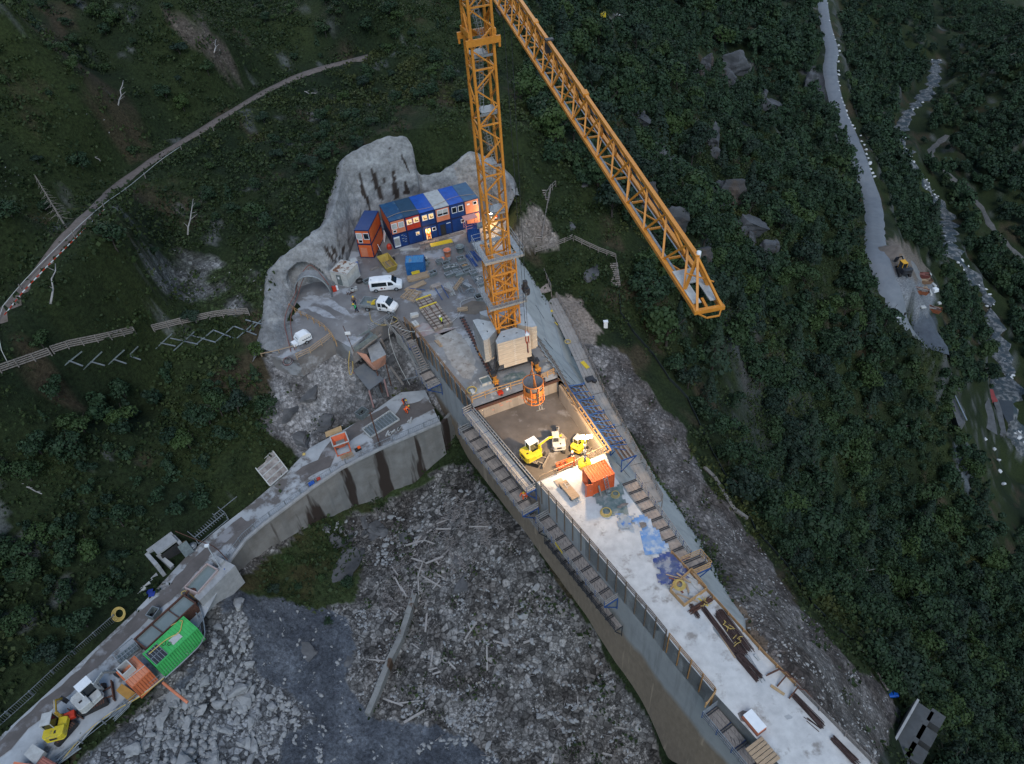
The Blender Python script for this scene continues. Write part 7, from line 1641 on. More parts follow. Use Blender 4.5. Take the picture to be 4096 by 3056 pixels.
tarp('small bright blue tarpaulin lying at the far edge of the side road',[(577,2372),(600,2363),(612,2380),(596,2400),(580,2392)],SR+.1,mat('deep_blue_sheet',(.02,.05,.32),(.02,.04,.22)),.5)
tarp('grey green netting spread on the white crest in front of the orange container',[k0(905,455),k0(1010,400),k0(1110,370),k0(1170,330),k0(1190,420),k0(1230,500),k0(1260,560),k0(1240,640),k0(1150,640),k0(1040,675),k0(1000,590),k0(940,510)],0,K['greentarp'],.12,.3)
bluel=mat('light_blue_sheet',(.07,.20,.46),(.22,.30,.42),.9,.5,0,.3,col3=(.38,.42,.46),s3=.7,lo3=.5,hi3=.62)
tarp('flat light blue plastic sheet along the right edge of the white crest',[k0(1290,700),k0(1380,650),k0(1430,650),k0(1480,760),k0(1560,860),k0(1640,960),k0(1620,985),k0(1520,1048),k0(1400,1030),k0(1395,930),k0(1380,850),k0(1370,770),k0(1310,730)],0,bluel,.05,.3,'plastic_sheet')
tarp('crumpled blue and grey sheet on the crest just below the green netting',[k0(1140,640),k0(1190,625),k0(1240,670),k0(1330,640),k0(1290,690),k0(1290,800),k0(1200,780),k0(1160,780),k0(1130,740),k0(1170,690)],0,mat('mixed_blue_sheet',(.05,.16,.42),(.25,.29,.33),1.4,.5,0,.3,lo=.44,hi=.5),.4,.22,'tarpaulin',3)
tarp('large crumpled dark blue tarpaulin at the right edge of the crest',[k0(1480,1100),k0(1530,1050),k0(1640,1010),k0(1700,1050),k0(1760,1120),k0(1840,1230),k0(1830,1290),k0(1700,1320),k0(1660,1385),k0(1560,1320),k0(1520,1260),k0(1560,1210),k0(1490,1160)],0,mat('dark_blue_tarp',(.03,.05,.20),(.10,.12,.19),1.3,.45,0,.4,col3=(.27,.27,.29),s3=.9,lo3=.54,hi3=.62),.5,.25,'tarpaulin',8)
pen=[k0(1660,1390),k0(1800,1540),k0(2020,1380),k0(1870,1190)]
t=thing('material_pen','timber pen full of boards and sheets at the right crest edge below the blue tarpaulin','pen',at(*pen[0],0)); P_=[at(*p,0)-t.location for p in pen]
for i in range(4):
    mb=MB()
    for z_ in (.15,.4,.65): mb.bar(P_[i]+Vector((0,0,z_)),P_[(i+1)%4]+Vector((0,0,z_)),.05,.14)
    mb.build('pen_side',K['formwood'],t)
c_=sum(P_,Vector())/4
for m_,n_,nm in ((K['wood'],9,'loose_board'),(K['offwhite'],4,'white_sheet'),(K['redhose'],3,'red_board'),(K['yellow'],1,'yellow_board')):
    for k in range(n_):
        mb=MB(); q=c_+Vector((rng.uniform(-1.3,1.3),rng.uniform(-1.5,1.5),.1+.05*k)); mb.rbox(q,(rng.uniform(.7,2.2),rng.uniform(.12,.7 if 'sheet' in nm else .2),.04),rng.uniform(-1.6,-.2)); mb.build(nm,m_,t)
for k in range(4): mb=MB(); mb.torus(at(*k0(1755,1320),.5)-t.location+Vector((0,0,.05*k)),.62-.09*k,.05,22,5,Matrix.Rotation(.15*k,3,'X')); mb.build('hose_loop',K['hose'],t,smooth=True)
for p,r,lb in ((k0(1038,612),.62,'thick yellow hose coil lying on the crest below the green netting'),(k0(1128,438),.5,'thin yellow hose coil lying right of the ladder at the orange container')):
    t=thing('hose_coil',lb,'hose coil',at(*p,.08)); 
    for k in range(3): mb=MB(); mb.torus((.02*k,.03*k,.03+.07*k),r-.07*k,.05 if r>.6 else .03,26,6); mb.build('hose_loop',K['hose'],t,smooth=True)
mb=MB(); mb.torus((0,0,.1),.62,.09,22,6); o=mb.build('hose_ring',K['hose'],smooth=True); o.location=at(*z6(515,1410),.05); tag(o,'yellow hose ring around a white bag at the left corner above the pit','hose coil')
mb=MB(); mb.lathe([(.2,0),(.27,.5),(.24,.5),(.17,.04),(0,.04)],16); o=mb.build('bucket',K['greybox'],smooth=True); o.location=at(*k0(1068,440),0); tag(o,'grey bucket left of the thin yellow coil at the orange container','bucket')
mb=MB(); mb.lathe([(.17,0),(.22,.4),(.2,.4),(.15,.04),(0,.04)],16); o=mb.build('bucket',K['white'],smooth=True); o.location=at(*z6(905,1400),0); tag(o,'white bucket at the railing above the pit','bucket')
mb=MB(); mb.rbox((0,0,.2),(.7,.5,.35),.4); o=mb.build('red_toolbox',K['red']); o.location=at(*z6(830,1445),0); tag(o,'red cloth bundle at the railing above the pit','bundle')
mb=MB(); mb.rbox((0,0,.25),(.5,.9,.4),.4); o=mb.build('white_bag',K['offwhite'],bevel=.08); o.location=at(*z6(525,1440),0); tag(o,'white bag inside the yellow hose ring at the corner above the pit','bag')
tarp('crumpled grey plastic sheet on the crane block between the crane wheels and the pit',[z6(850,1270),z6(960,1230),z6(1060,1220),z6(1120,1250),z6(1050,1310),z6(930,1340),z6(860,1330)],0,K['greentarp'],.25,.25,'plastic_sheet',5)
a,b=at(*k0(610,310),.55),at(*k0(745,470),.55); t=thing('trolley','long flat trolley loaded with boards on the white crest left of the orange container','trolley',a,0); d=b-a; u=d.normalized(); s=Vector((u.y,-u.x,0))
mb=MB(); mb.bar(Vector((0,0,.0)),d,1.0,.12); mb.build('board_load',K['wood'],t); mb=MB(); mb.bar(s*.45-Vector((0,0,.2)),d+s*.45-Vector((0,0,.2)),.12,.15);mb.bar(-s*.45-Vector((0,0,.2)),d-s*.45-Vector((0,0,.2)),.12,.15); mb.build('chassis',K['steel'],t)
for k in (.15,.85):
    for q in(-.45,.45): mb=MB(); c=d*k+s*q-Vector((0,0,.35)); mb.tube([c-s*.06,c+s*.06],.2,12); mb.build('wheel',K['rubber'],t)
ladder('ladder','long pale ladder lying over the board trolley on the white crest',at(*k0(640,310),.75),at(*k0(775,500),.2),.5,K['offwhite'])
slabthing('form_board','pale formwork board lying at the near pit railing','board',[k0(525,300),k0(600,270),k0(640,330),k0(570,362)],.12,K['plank'],.1)
patch('mortar_spill','dark mortar spill on the light blue sheet',[k0(1365,720),k0(1400,705),k0(1435,712),k0(1430,755),k0(1385,762)],.16,K['mortar'])
patch('mortar_spill','long brown mortar spill at the edge of the green netting',[k0(1150,550),k0(1220,525),k0(1265,505),k0(1260,535),k0(1180,570),k0(1150,572)],.2,K['mortar'])
patch('mortar_spill','dark grey mortar spill beside the brick pallet at lower right',[k2(770,1210),k2(810,1185),k2(870,1200),k2(870,1225),k2(835,1255),k2(835,1285),k2(790,1270)],.012,K['mortar'])
patch('mortar_spill','faint round mortar spill in the middle of the lower crest',[k2(1180,1235),k2(1215,1215),k2(1250,1235),k2(1235,1265),k2(1195,1265)],.012,mat('faint_mortar',(.33,.34,.345),(.28,.285,.29)))
t=thing('brick_pallet','pallet of pale red edged blocks on the crest near the lower platform','pallet',at(*k2(905,1300),0),R(-62)); mb=MB(); mb.box((0,0,.1),(1.9,1.1,.15)); mb.build('pallet',K['redhose'],t); mb=MB(); mb.box((0,0,.4),(1.8,1.0,.42)); mb.build('block_layer',K['salmon'],t); mb=MB(); mb.box((0,0,.64),(1.8,1.0,.05)); mb.build('white_cover',K['white'],t)
t=thing('loading_pallet','stack of tan boards laid as a ramp by the lower left platform','boards',at(*k2(990,1560),0),R(-62)+1.57)
for k in range(6): mb=MB(); mb.box((-.1+0,-.9+.36*k,.1),(1.9,.3,.12)); mb.build('board',K['wood'],t)
def rebar(label,p,q,n,w,lay=2,m=None,z=0):
    return bundle(label,p,q,n,m or K['rebar'],w,.035,z,'rebar_bundle','rebar',None,lay)
rebar('main dark rebar stack along the orange timber kerb',k2(600,330),k2(850,680),14,1.1,3); rebar('long rebar bundle left of the main stack',k2(470,300),k2(760,690),9,.45,3); rebar('rebar stack lying lower along the white crest',k2(770,700),k2(950,900),14,.75,3)
rebar('loose grey rods beside the lower rebar stack',k2(830,690),k2(985,915),4,.5,1,K['steel']); rebar('short yellow banded rods below the material pen',k2(350,330),k2(530,215),7,.5,3,K['rust']); rebar('bent rebar bundle below the material pen',k2(360,270),k2(430,380),6,.4,2)
rebar('long dark rebar pack along the grey plank railing',k2(1255,1060),k2(1500,1320),9,.45,4); rebar('thin rods fanned out beside the long dark rebar pack',k2(1360,1250),k2(1475,1335),5,.35,1); rebar('dark rebar pack at the bottom right end of the crest',k2(1600,1440),k2(1800,1640),9,.5,4)
rebar('thin blue grey conduit beside the long rebar bundle',k2(560,470),k2(740,690),3,.2,1,K['steel'])
for i,(a,b,lb) in enumerate(((k2(1015,880),k2(1130,825),'upper bent rebar hook crossing the timber kerb'),(k2(1110,975),k2(1190,880),'middle bent rebar hook crossing the timber kerb'),(k2(1215,1080),k2(1290,985),'lower bent rebar hook crossing the timber kerb'))):
    A=at(*a,.15);B=at(*b,.6); t=thing('rebar_hook',lb,'rebar',A); mb=MB(); mb.tube([(0,0,0),B-A,B-A+Vector((.7,-.3,-.1)),B-A+Vector((1.1,-1.0,-.4))],.07,6); mb.tube([(.15,.1,0),B-A+Vector((.12,.1,0))],.06,6); mb.build('bent_bar',K['rust'],t)
for i,(p,q,m,lb) in enumerate(((k2(1055,965),k2(1175,1045),K['ply'],'tan board lying on the crest by the rebar hooks'),(k2(610,520),k2(745,725),K['wood'],'long thin plank lying left of the rebar stacks'),(k2(915,700),k2(955,745),K['offwhite'],'short pale block by the orange timber kerb'))):
    A,B=at(*p,.06),at(*q,.06); mb=MB(); mb.bar(Vector((0,0,0)),B-A,.25 if i!=1 else .12,.08 if i<2 else .25); o=mb.build('loose_board',m); o.location=A; tag(o,lb,'board')
for p,lb in ((k2(655,450),'pale strap ends on the upper part of the main rebar stack'),(k2(755,590),'pale strap ends on the lower part of the main rebar stack'),(k2(465,255),'yellow strap ends on the banded rods')):
    mb=MB()
    for k in range(8): q=Vector((rng.uniform(-.4,.4),rng.uniform(-.4,.4),.3)); mb.bar(q,q+Vector((rng.uniform(-.5,.5),rng.uniform(-.4,.4),rng.uniform(-.05,.1))),.05,.02)
    o=mb.build('strap',K['hose']); o.location=at(*p,0); tag(o,lb,'straps')
mb=MB(); mb.bar((0,0,0),at(*k0(610,1010),-2.6)-at(*k0(540,910),-2.6),.02,.45); o=mb.build('yellow_banner',K['yellow']); o.location=at(*k0(540,910),-2.5); tag(o,'yellow banner fixed to the railing of the long grey left platform','banner')
def tank(label,cs,z0,h,wallm,fill=.75,dividers=0,group='open settling tanks'):
    P_=[at(*c,z0+h) for c in cs]; c=sum(P_,Vector())/4; c.z=z0; t=thing('settling_tank',label,'tank',c,0,group); Q=[Vector((p.x-c.x,p.y-c.y,0)) for p in P_]
    for i in range(4):
        mb=MB(); a,b=Q[i],Q[(i+1)%4]; d=(b-a).normalized(); mb.bar(a+d*.05+Vector((0,0,h/2)),b-d*.05+Vector((0,0,h/2)),.1,h); mb.build('tank_wall',wallm,t)
    mb=MB(); mb.add([q*.98+Vector((0,0,h*fill)) for q in Q],[(0,1,2,3)]); o=mb.build('water',K['murky'],t)
    if o.data.polygons[0].normal.z<0: o.data.flip_normals()
    for k in range(dividers): f=(k+1)/(dividers+1); mb=MB(); mb.bar(Q[0].lerp(Q[1],f)+Vector((0,0,h*.9)),Q[3].lerp(Q[2],f)+Vector((0,0,h*.9)),.1,.15); mb.build('divider_bar',K['rust'],t)
    mb=MB()
    for i in range(4): mb.bar(Q[i]+Vector((0,0,h)),Q[(i+1)%4]+Vector((0,0,h)),.14,.08)
    mb.build('rim',wallm if wallm is not K['salmon'] else K['rust'],t); return t
tank('shorter open tank of murky water with pale walls beside the concrete parapet',[(737,2349),(827,2254),(872,2279),(790,2371)],SR,1.6,mat('pale_pink_board',(.40,.30,.28),(.33,.28,.27)),.8)
tank('long rusty open tank of murky water in front of the green container',[(536,2557),(733,2379),(782,2412),(585,2594)],SR,1.7,K['rust'],.85,2)
t=thing('concrete_parapet','thick pale concrete parapet beside the shorter settling tank at the road bend','parapet',at(870,2300,SR)); pp=[(897,2239),(940,2262),(798,2402),(776,2386)]
mb=MB(); P_=[at(*p,SR+1.3)-t.location for p in pp]; mb.prism([(p.x,p.y) for p in P_],-2.6,1.3); mb.build('parapet_body',K['concrete'],t); mb=MB(); 
a,b=at(888,2248,SR+1.72)-t.location,at(850,2225,SR+1.72)-t.location; mb.bar(a-Vector((0,0,.9)),b-Vector((0,0,.9)),.7,1.8); mb.build('parapet_return',K['concrete'],t)
t,w,d,H=box_container('green_container','bright green corrugated container with a dark grating at its left end',(624,2668),(790,2512),(567,2617),SR+2.6,2.6,K['greenc'],K['greenc'],True,SR)
mb=MB(); mb.box((-w/2+.9,-.1,H+.02),(1.5,d*.8,.04)); mb.build('roof_grating',K['darksteel'],t); mb=MB()
for k in range(5): mb.bar((-w/2+.2+.35*k,-d*.45,H+.06),(-w/2+.2+.35*k,d*.4,H+.06),.05)
mb.bar((-w/2+.2,-.1,H+.06),(-w/2+1.6,-.1,H+.06),.05); mb.build('grating_bar',K['steel'],t)
mb=MB(); mb.box((.5,-.3,H+.01),(1.2,.9,.02)); mb.build('pale_patch',K['offwhite'],t); mb=MB(); mb.torus((-.6,.3,H+.03),.22,.03,16,5); mb.torus((-.25,-.25,H+.03),.2,.03,16,5); mb.build('ring_mark',K['rubber'],t); GC=t
hose('hose','yellow hose draped across the green container roof',smoothpts([loc2w(GC,(-w/2+.4,.6,H+.06)),loc2w(GC,(0,.5,H+.06)),loc2w(GC,(1.2,-.2,H+.06)),loc2w(GC,(2.0,.6,H+.06)),loc2w(GC,(2.4,.9,H+.1)),loc2w(GC,(1.2,1.9,H-.5))]),.06,K['hose'])
t,w,d,H=box_container('orange_container','orange corrugated container with a concrete hatch box on its roof',(526,2753),(601,2683),(459,2693),SR+2.6,2.6,mat('weathered_orange',(.55,.15,.06),(.45,.12,.05),1.2,.6),mat('dusty_orange_roof',(.58,.22,.12),(.50,.18,.10),.9,.7,0,.1),True,SR)
OC=t; mb=MB(); 
for c_,s_ in (((0,-.6,.45),(1.3,.12,.9)),((0,.6,.45),(1.3,.12,.9)),((-.6,0,.45),(.12,1.06,.9)),((.6,0,.45),(.12,1.06,.9))): mb.box((c_[0]-.3,c_[1]+.5,H+c_[2]),s_)
mb.build('hatch_box',K['offwhite'],t); mb=MB(); mb.bar((-w/2,-.2,H+.02),(w/2,-.5,H+.02),.08,.03); mb.build('roof_strap',K['offwhite'],t)
slabthing('steel_plate','rusty yellow steel plate lying below the orange roofed container','plate',[(464,2762),(487,2734),(539,2770),(510,2799)],SR+.8,mat('ochre_plate',(.42,.24,.06),(.32,.18,.05)),.5)
rack('dark caged rack at the road side of the orange container',(520,2620),2.4,1.2,1.4,.8,bars=6,panel=True)
crate('small dark open box at the edge of the long rusty tank',622,2462,.9,1.2,1.0,.9,'dark',SR)
excavator('grey white excavator parked beside the orange container on the lower side road',at(380,2805,ZR),R(25),1.15,K['offwhite'],K['white'],R(25),K['steel'],None,boom=((.2,2.1),(1.3,2.6),(2.0,1.5),(2.1,.6)),blade=True)
excavator('yellow excavator with a dark cab and raised arm on the lower side road',at(250,2925,ZR),R(60),1.05,yex,K['offwhite'],R(40),mat('ochre_boom',(.42,.27,.04),(.33,.21,.04)),None,boom=((.2,2.1),(1.2,2.7),(1.9,1.6),(2.0,.7)),blade=True)
t=thing('red_attachment','red compactor attachment hanging from the yellow excavator arm','attachment',at(285,2868,SR+.5),.4); mb=MB(); mb.box((0,0,.3),(1.1,.8,.5)); mb.build('housing',K['red'],t,bevel=.06); mb=MB(); mb.box((0,0,0),(1.3,1.0,.12)); mb.build('base_plate',K['darksteel'],t)
slabthing('scrap_sheet','rusty pale sheet between the two bottom left bins','sheet',[(95,3018),(130,2975),(178,3005),(140,3060)],SR+1.2,K['offwhite'],.6)
t,w,d,H=box_container('salmon_bin','salmon coloured bin at the bottom left corner of the picture',(130,3095),(150,3060),(50,3060),SR+1.6,1.6,K['salmon'],K['salmon'],True,SR)
t,w,d,H=box_container('brown_bin','brown red bin beside the salmon bin at the bottom left',(195,3085),(222,3052),(150,3050),SR+1.6,1.6,K['redhose'],mat('brown_red_lid',(.32,.12,.09),(.26,.10,.08)),True,SR)
railing('thin grey railing along the outer edge of the lower side road',[Vector((*p,SR)) for p in P2([(800,2470),(815,2560),(660,2710),(500,2840),(360,2950),(250,3056),(150,3150)],SR)],1.1,2.6,(.5,1.05),m=K['steel'],rw=.05)
for i,(L_,lb,r,m) in enumerate(((([(790,2400),(815,2480),(822,2560),(740,2640),(660,2712)]),'grey pipe bending around the green container',.08,'steel'),([(655,2712),(560,2790),(440,2850),(330,2940),(250,3040)],'yellow hose running along the rubble edge below the orange container',.06,'hose'),([(660,2705),(580,2770),(480,2830),(420,2860),(300,2990)],'white pipe running along the rubble edge below the orange container',.06,'offwhite'),([(652,2730),(700,2770),(750,2810)],'reddish pipe sticking out over the rubble heap',.16,'salmon'),([(735,2385),(722,2370),(745,2360),(770,2385),(790,2400),(785,2380)],'tangled hose between the two tanks',.06,'hose'))):
    hose('pipe' if 'pipe' in lb else 'hose',lb,smoothpts([at(*p,SR+.4) for p in L_],2),r,K[m],'pipe' if 'pipe' in lb else 'hose')
for p,q,lb in (((235,3040),(310,2985),'grey pipe bundle at the road edge near the bottom left bins'),((450,2870),(510,2810),'white tubes and frames below the rusty yellow plate')): bundle(lb,p,q,7,K['steel'],1.2,z=SR+.1)
mb=MB(); mb.torus((0,0,.5),.9,.12,22,6,Matrix.Rotation(.5,3,'X')); mb.torus((0,.1,.6),.7,.12,22,6,Matrix.Rotation(.7,3,'X')); o=mb.build('hose_ring',K['rust'],smooth=True); o.location=at(775,2395,SR+.3); tag(o,'dark rusty hose ring between the tanks and the parapet','hose coil')
t=thing('hose_coil','pale hose coil hung on the far road fence at lower left','hose coil',at(478,2462,SR+.6))
for k in range(4): mb=MB(); mb.torus((.06*k,0,.3+.05*k),.8-.1*k,.05,24,5,Matrix.Rotation(.6,3,'X')); mb.build('hose_loop',K['hose'],t,smooth=True)
t=thing('floodlight_pole','thin pole with a small white lamp at the road bend by the tanks','pole',at(880,2270,SR+1.6)); mb=MB(); mb.tube([(0,0,0),(-1.1,1.6,2.2)],.07,8); mb.build('pole',K['steel'],t); mb=MB(); mb.box((-1.2,1.7,2.3),(.5,.35,.25)); mb.build('lamp_head',K['white'],t)
hose('cable','dark overhead cable crossing the side road near the tanks',smoothpts([at(690,2120,SR+2.5),at(800,2165,SR+1.6),at(860,2185,SR+1.4),at(910,2240,SR+1.8)],2),.06,K['rust'],'cable')
hose('hose','thin blue hose hanging from the parapet to the rubble',smoothpts([at(897,2275,SR+1.5),at(905,2330,-12),at(895,2420,-14)],2),.05,K['bluebright'])
c_o=mat('dusty_orange_board',(.45,.22,.15),(.36,.20,.15),1,.8,0,.1); 
t=thing('conveyor_hopper','dusty orange clad hopper with grey roof on the rock below the yard','hopper',at(1500,1440,-5)); o0=t.location
rf=[at(*c4(*p),-2.2) for p in ((1150,470),(1262,402),(1332,530),(1190,610))]; ft=[at(*c4(*p),-4.6) for p in ((1185,585),(1275,520),(1330,625),(1240,690))]
mb=MB(); mb.prism([(p.x-o0.x,p.y-o0.y) for p in rf],2.7,2.82); mb.build('roof',K['concrete'],t)
mb=MB(); vs=[p-o0 for p in rf]+[p-o0 for p in ft]; mb.add(vs,[(0,4,5,1),(1,5,6,2),(2,6,7,3),(3,7,4,0),(4,7,6,5),(0,1,2,3)]); mb.build('clad_side',c_o,t)
mb=MB(); w_=[at(*c4(*p),z_)-o0 for p,z_ in (((1045,505),-1.6),((1140,530),-2.0),((1240,680),-4.3),((1210,680),-4.6))]; mb.add(w_,[(0,1,2,3)]); o=mb.build('side_chute',c_o,t); s_=o.modifiers.new('s','SOLIDIFY'); s_.thickness=.1
for p in ft: mb=MB(); q=p-o0; mb.bar(q+Vector((0,0,.3)),Vector((q.x,q.y,q.z-4.5)),.16); mb.build('leg',K['rust'],t)
t=thing('feed_trough','long dark steel trough reaching from the yard edge to the hopper','trough',at(*c4(985,480),-1)); o0=t.location
mb=MB(); A=at(*c4(1000,480),-1.2)-o0;B=at(*c4(1215,345),-.3)-o0; mb.bar(A,B,1.5,.12); mb.bar(A+Vector((.5,-.6,.4)),B+Vector((.5,-.6,.4)),.08,.8); mb.bar(A+Vector((-.5,.6,.4)),B+Vector((-.5,.6,.4)),.08,.8); mb.build('trough_body',K['greybox'],t); mb=MB(); mb.bar(at(*c4(1085,490),-1.)-o0,at(*c4(1285,335),-.2)-o0,.16,.2); mb.build('timber_beam',K['oldwood'],t)
t=thing('sheet_roof_shelter','dark sheet roof on pink posts over the ladder by the side road','shelter',at(1470,1600,SR)); o0=t.location
r4=[at(*c4(*p),z_) for p,z_ in (((1008,690),-4.8),((1115,620),-4.8),((1312,772),-5.9),((1165,882),-5.9))]
mb=MB(); vs=[p-o0 for p in r4]+[p-o0-Vector((0,0,.12)) for p in r4]; mb.add(vs,[(0,1,2,3),(7,6,5,4),(0,4,5,1),(1,5,6,2),(2,6,7,3),(3,7,4,0)]); o=mb.build('sheet_roof',mat('dark_roof_sheet',(.10,.115,.135),(.14,.15,.16),.6,.6),t)
if o.data.polygons[0].normal.z<0: o.data.flip_normals()
for p in (r4[2],r4[3],r4[0],r4[1]): mb=MB(); q=p-o0; mb.bar(q-Vector((0,0,.1)),Vector((q.x,q.y,.0 if p in(r4[2],r4[3]) else 2)),.22); mb.build('post',mat('pink_post',(.33,.19,.18),(.26,.16,.15)) if p is r4[2] else bpy.data.materials.get('pink_post',K['rust']),t)
ladder('ladder','grey ladder standing under the dark sheet roof by the side road',at(*c4(1280,960),SR+.1),at(*c4(1235,850),-6.3),.5,K['steel'])
for i,(p,q,z0,z1,lb) in enumerate(((c4(1370,650),c4(1500,830),-5.5,-8.8,'long grey timber beam sloping down the rock beside the hopper'),(c4(1000,490),c4(1090,600),-1.2,-4.5,'dark bracing beam under the feed trough'),(c4(1280,380),c4(1330,480),-1.0,-3.5,'thin timber prop above the hopper roof'))):
    A,B=at(*p,z0),at(*q,z1); mb=MB(); mb.bar(Vector((0,0,0)),B-A,.2,.25); o=mb.build('timber_beam',K['oldwood']); o.location=A; tag(o,lb,'beam')
hose('hose','yellow cable bundle hanging down past the dark sheet roof',smoothpts([at(*c4(975,500),-.5),at(*c4(965,600),-2),at(*c4(968,700),-4),at(*c4(985,745),-5),at(*c4(1010,690),-4),at(*c4(1005,600),-2)],2),.06,K['hose'])
tarp('yellow cloth scrap on the far side of the side road',[c4(515,1525),c4(540,1505),c4(560,1515),c4(545,1535)],SR+.1,K['hose'],.3,.2)
fl=[ground(x,y) for x,y in ((-60,1520),(60,1478),(140,1450),(210,1425))]; fl2=[ground(x,y) for x,y in ((220,1418),(290,1395),(400,1372),(500,1348),(545,1338))]; fl3=[ground(x,y) for x,y in ((620,1330),(720,1305),(800,1288),(860,1275),(920,1268),(1000,1262))]
for L_,lb in ((fl,'grey wooden rail fence at the far left edge of the hillside'),(fl2,'grey wooden rail fence in the middle of the left hillside'),(fl3,'grey wooden rail fence ending just before the rock wall')):
    lift=[Vector((p.x,p.y,p.z+.1)) for p in L_]; railing(lb,lift,1.25,1.9,(.35,.65,.95,1.25),m=K['oldwood'],rw=.16,pw=.12)
xs_=[(285,1452),(370,1455),(460,1445),(520,1430),(650,1380),(740,1372),(815,1362),(900,1345),(985,1330),(1035,1300)]
for i,(x,y) in enumerate(xs_):
    p=ground(x,y); t=thing('barrier_cross','steel cross strut of the slope barrier below the left wooden fence','barrier strut',(p.x,p.y,p.z+.15),.25+rng.uniform(-.1,.1),'steel cross struts of the slope barrier'); mb=MB(); w_=rng.uniform(1.3,1.7); mb.bar((-w_,-.9,-.3),(w_,.9,.7),.16,.1); mb.build('strut',K['greybox'],t); mb=MB(); mb.bar((-w_,.9,.7),(w_,-.9,-.3),.16,.1); mb.build('strut',K['steel'],t)
for i,(x,y,l) in enumerate(((856,527,1),(800,553,1),(728,603,1),(652,655,1),(583,713,1),(510,775,1),(420,838,1),(90,1165,1),(5,1270,1),(300,950,0))):
    p=ground(x,y); t=thing('fence_post','slim grey fence post on the lower edge of the hillside path','fence post',(p.x,p.y,p.z-.1),0,'fence posts along the hillside path'); mb=MB(); mb.bar((0,0,0),(.1,-.05,1.2),.12); mb.build('post_body',K['oldwood'],t)
rope=smoothpts([ground(x,y)+Vector((0,0,.8)) for x,y in ((728,603),(652,655),(583,713),(510,775),(420,838),(300,950),(190,1060),(90,1165),(5,1270),(10,1400),(50,1480))],1)
hose('barrier_rope','pale barrier rope along the lower edge of the hillside path',rope,.045,K['offwhite'],'rope')
rope=[ground(x,y)+Vector((0,0,.5)) for x,y in ((425,850),(300,975),(190,1085),(100,1180),(20,1280))]
t=thing('barrier_tape','red and white barrier tape beside the hillside path','barrier tape',rope[0]); L_=arclen(rope)[-1]; A_m,B_m=MB(),MB()
for i in range(int(L_/.5)): p,d=along(rope,i*.5); (A_m if i%2 else B_m).bar(p-rope[0],p-rope[0]+d*.5,.02,.12)
A_m.build('red_stripe',K['red'],t); B_m.build('white_stripe',K['white'],t)
s1a,s1b=ground(2150,962),ground(2185,770)
stair('long timber stair climbing the green slope right of the crane mast',Vector((s1a.x,s1a.y,max(s1a.z,-3)+.3)),Vector((s1b.x,s1b.y,s1b.z+.5)),1.6,22,K['oldwood'],True,railside=(1,))
railing('timber handrail continuing above the long green slope stair',[ground(2182,800)+Vector((0,0,.1)),ground(2200,770)+Vector((0,0,.1)),ground(2222,748)+Vector((0,0,.1))],1.1,2.2,(.6,1.1),m=K['oldwood'])
stair('dark timber stair descending from behind the crane mast to the slope walkway',at(2035,860,-1.0),at(2100,960,-4.6),1.3,11,K['oldwood'])
stair('short timber stair flight just above the slope walkway',at(2108,975,-4.2),at(2105,1010,-5.5),1.6,5,K['oldwood'],False)
plat('timber landing between the dark stair and the long green slope stair',at(2120,965,-3.6),at(2165,975,-3.6),Vector((.3,1,0)),0,1.6,-3.6,2,K['wood'],railm=K['wood'],bm=K['oldwood'])
for L_,lb in (([(2140,1022),(2235,990),(2292,966)],'timber fence on the green slope rising right from the walkway'),([(2293,968),(2360,1000),(2400,1018),(2460,1040)],'timber fence on the green slope falling right from its corner'),([(2462,1042),(2468,1100),(2476,1155)],'single timber handrail beside the lower slope steps')):
    railing(lb,[ground(x,y)+Vector((0,0,.25)) for x,y in L_],1.15,2.0,(.45,.8,1.12) if 'single' not in lb else (1.05,),m=K['oldwood'],rw=.13)
a,b=ground(2452,1058),ground(2464,1150); stair('lower timber steps at the right end of the slope fence',a+Vector((0,0,.3)),b+Vector((0,0,.3)),1.5,12,K['oldwood'],False)
stair('steep pale stair flight behind the crane mast above the landing',at(2045,800,.5),at(2030,850,-.6),1.3,7,K['wood'],True)
net=[ground(x,y) for x,y in ((2476,1165),(2483,1258),(2536,1336),(2609,1418),(2676,1520),(2749,1597),(2815,1740),(2897,1900),(2975,2026),(3023,2128),(3144,2262),(3251,2422),(3330,2500),(3407,2562))]
t=thing('silt_fence','long black silt fence winding down between the scree and the forest','silt fence',net[0]); mb=MB(); nd=densify([Vector((p.x,p.y)) for p in net],1.5); nd=[Vector((p.x,p.y,gz(p.x,p.y))) for p in nd]
for a,b in zip(nd,nd[1:]): mb.bar(a-net[0]+Vector((0,0,.25)),b-net[0]+Vector((0,0,.25)),.07,.6)
mb.build('fence_sheet',K['net'],t)
hose('old_pipe','bare pale pipe at the end of the black silt fence',smoothpts([ground(x,y)+Vector((0,0,.3)) for x,y in ((3440,2600),(3480,2650),(3520,2720),(3550,2765))],2),.16,K['oldwood'],'pipe')
p=ground(3565,2778); tarp_=MB(); tarp_.box((0,0,.3),(1.4,1.0,.4)); o=tarp_.build('blue_bag',K['bluebright'],bevel=.15); o.location=p; tag(o,'small blue bag at the end of the pale pipe by the forest','bag')
t=thing('low_concrete_wall','low weathered concrete wall crossing the scree below the silt fence','low wall',ground(2820,1880)); lw=[ground(x,y) for x,y in ((2815,1872),(2860,1915),(2900,1985),(2935,2040),(2985,2075))]; mb=MB()
for a,b in zip(lw,lw[1:]): mb.bar(a-t.location,b-t.location,.5,.8)
mb.build('wall_body',K['oldwood'] if False else mat('weathered_low_wall',(.19,.18,.17),(.12,.11,.10)),t)
mb=MB(); mb.box((0,0,.7),(.7,.5,1.4)); mb.box((0,0,1.45),(.85,.65,.1)); 
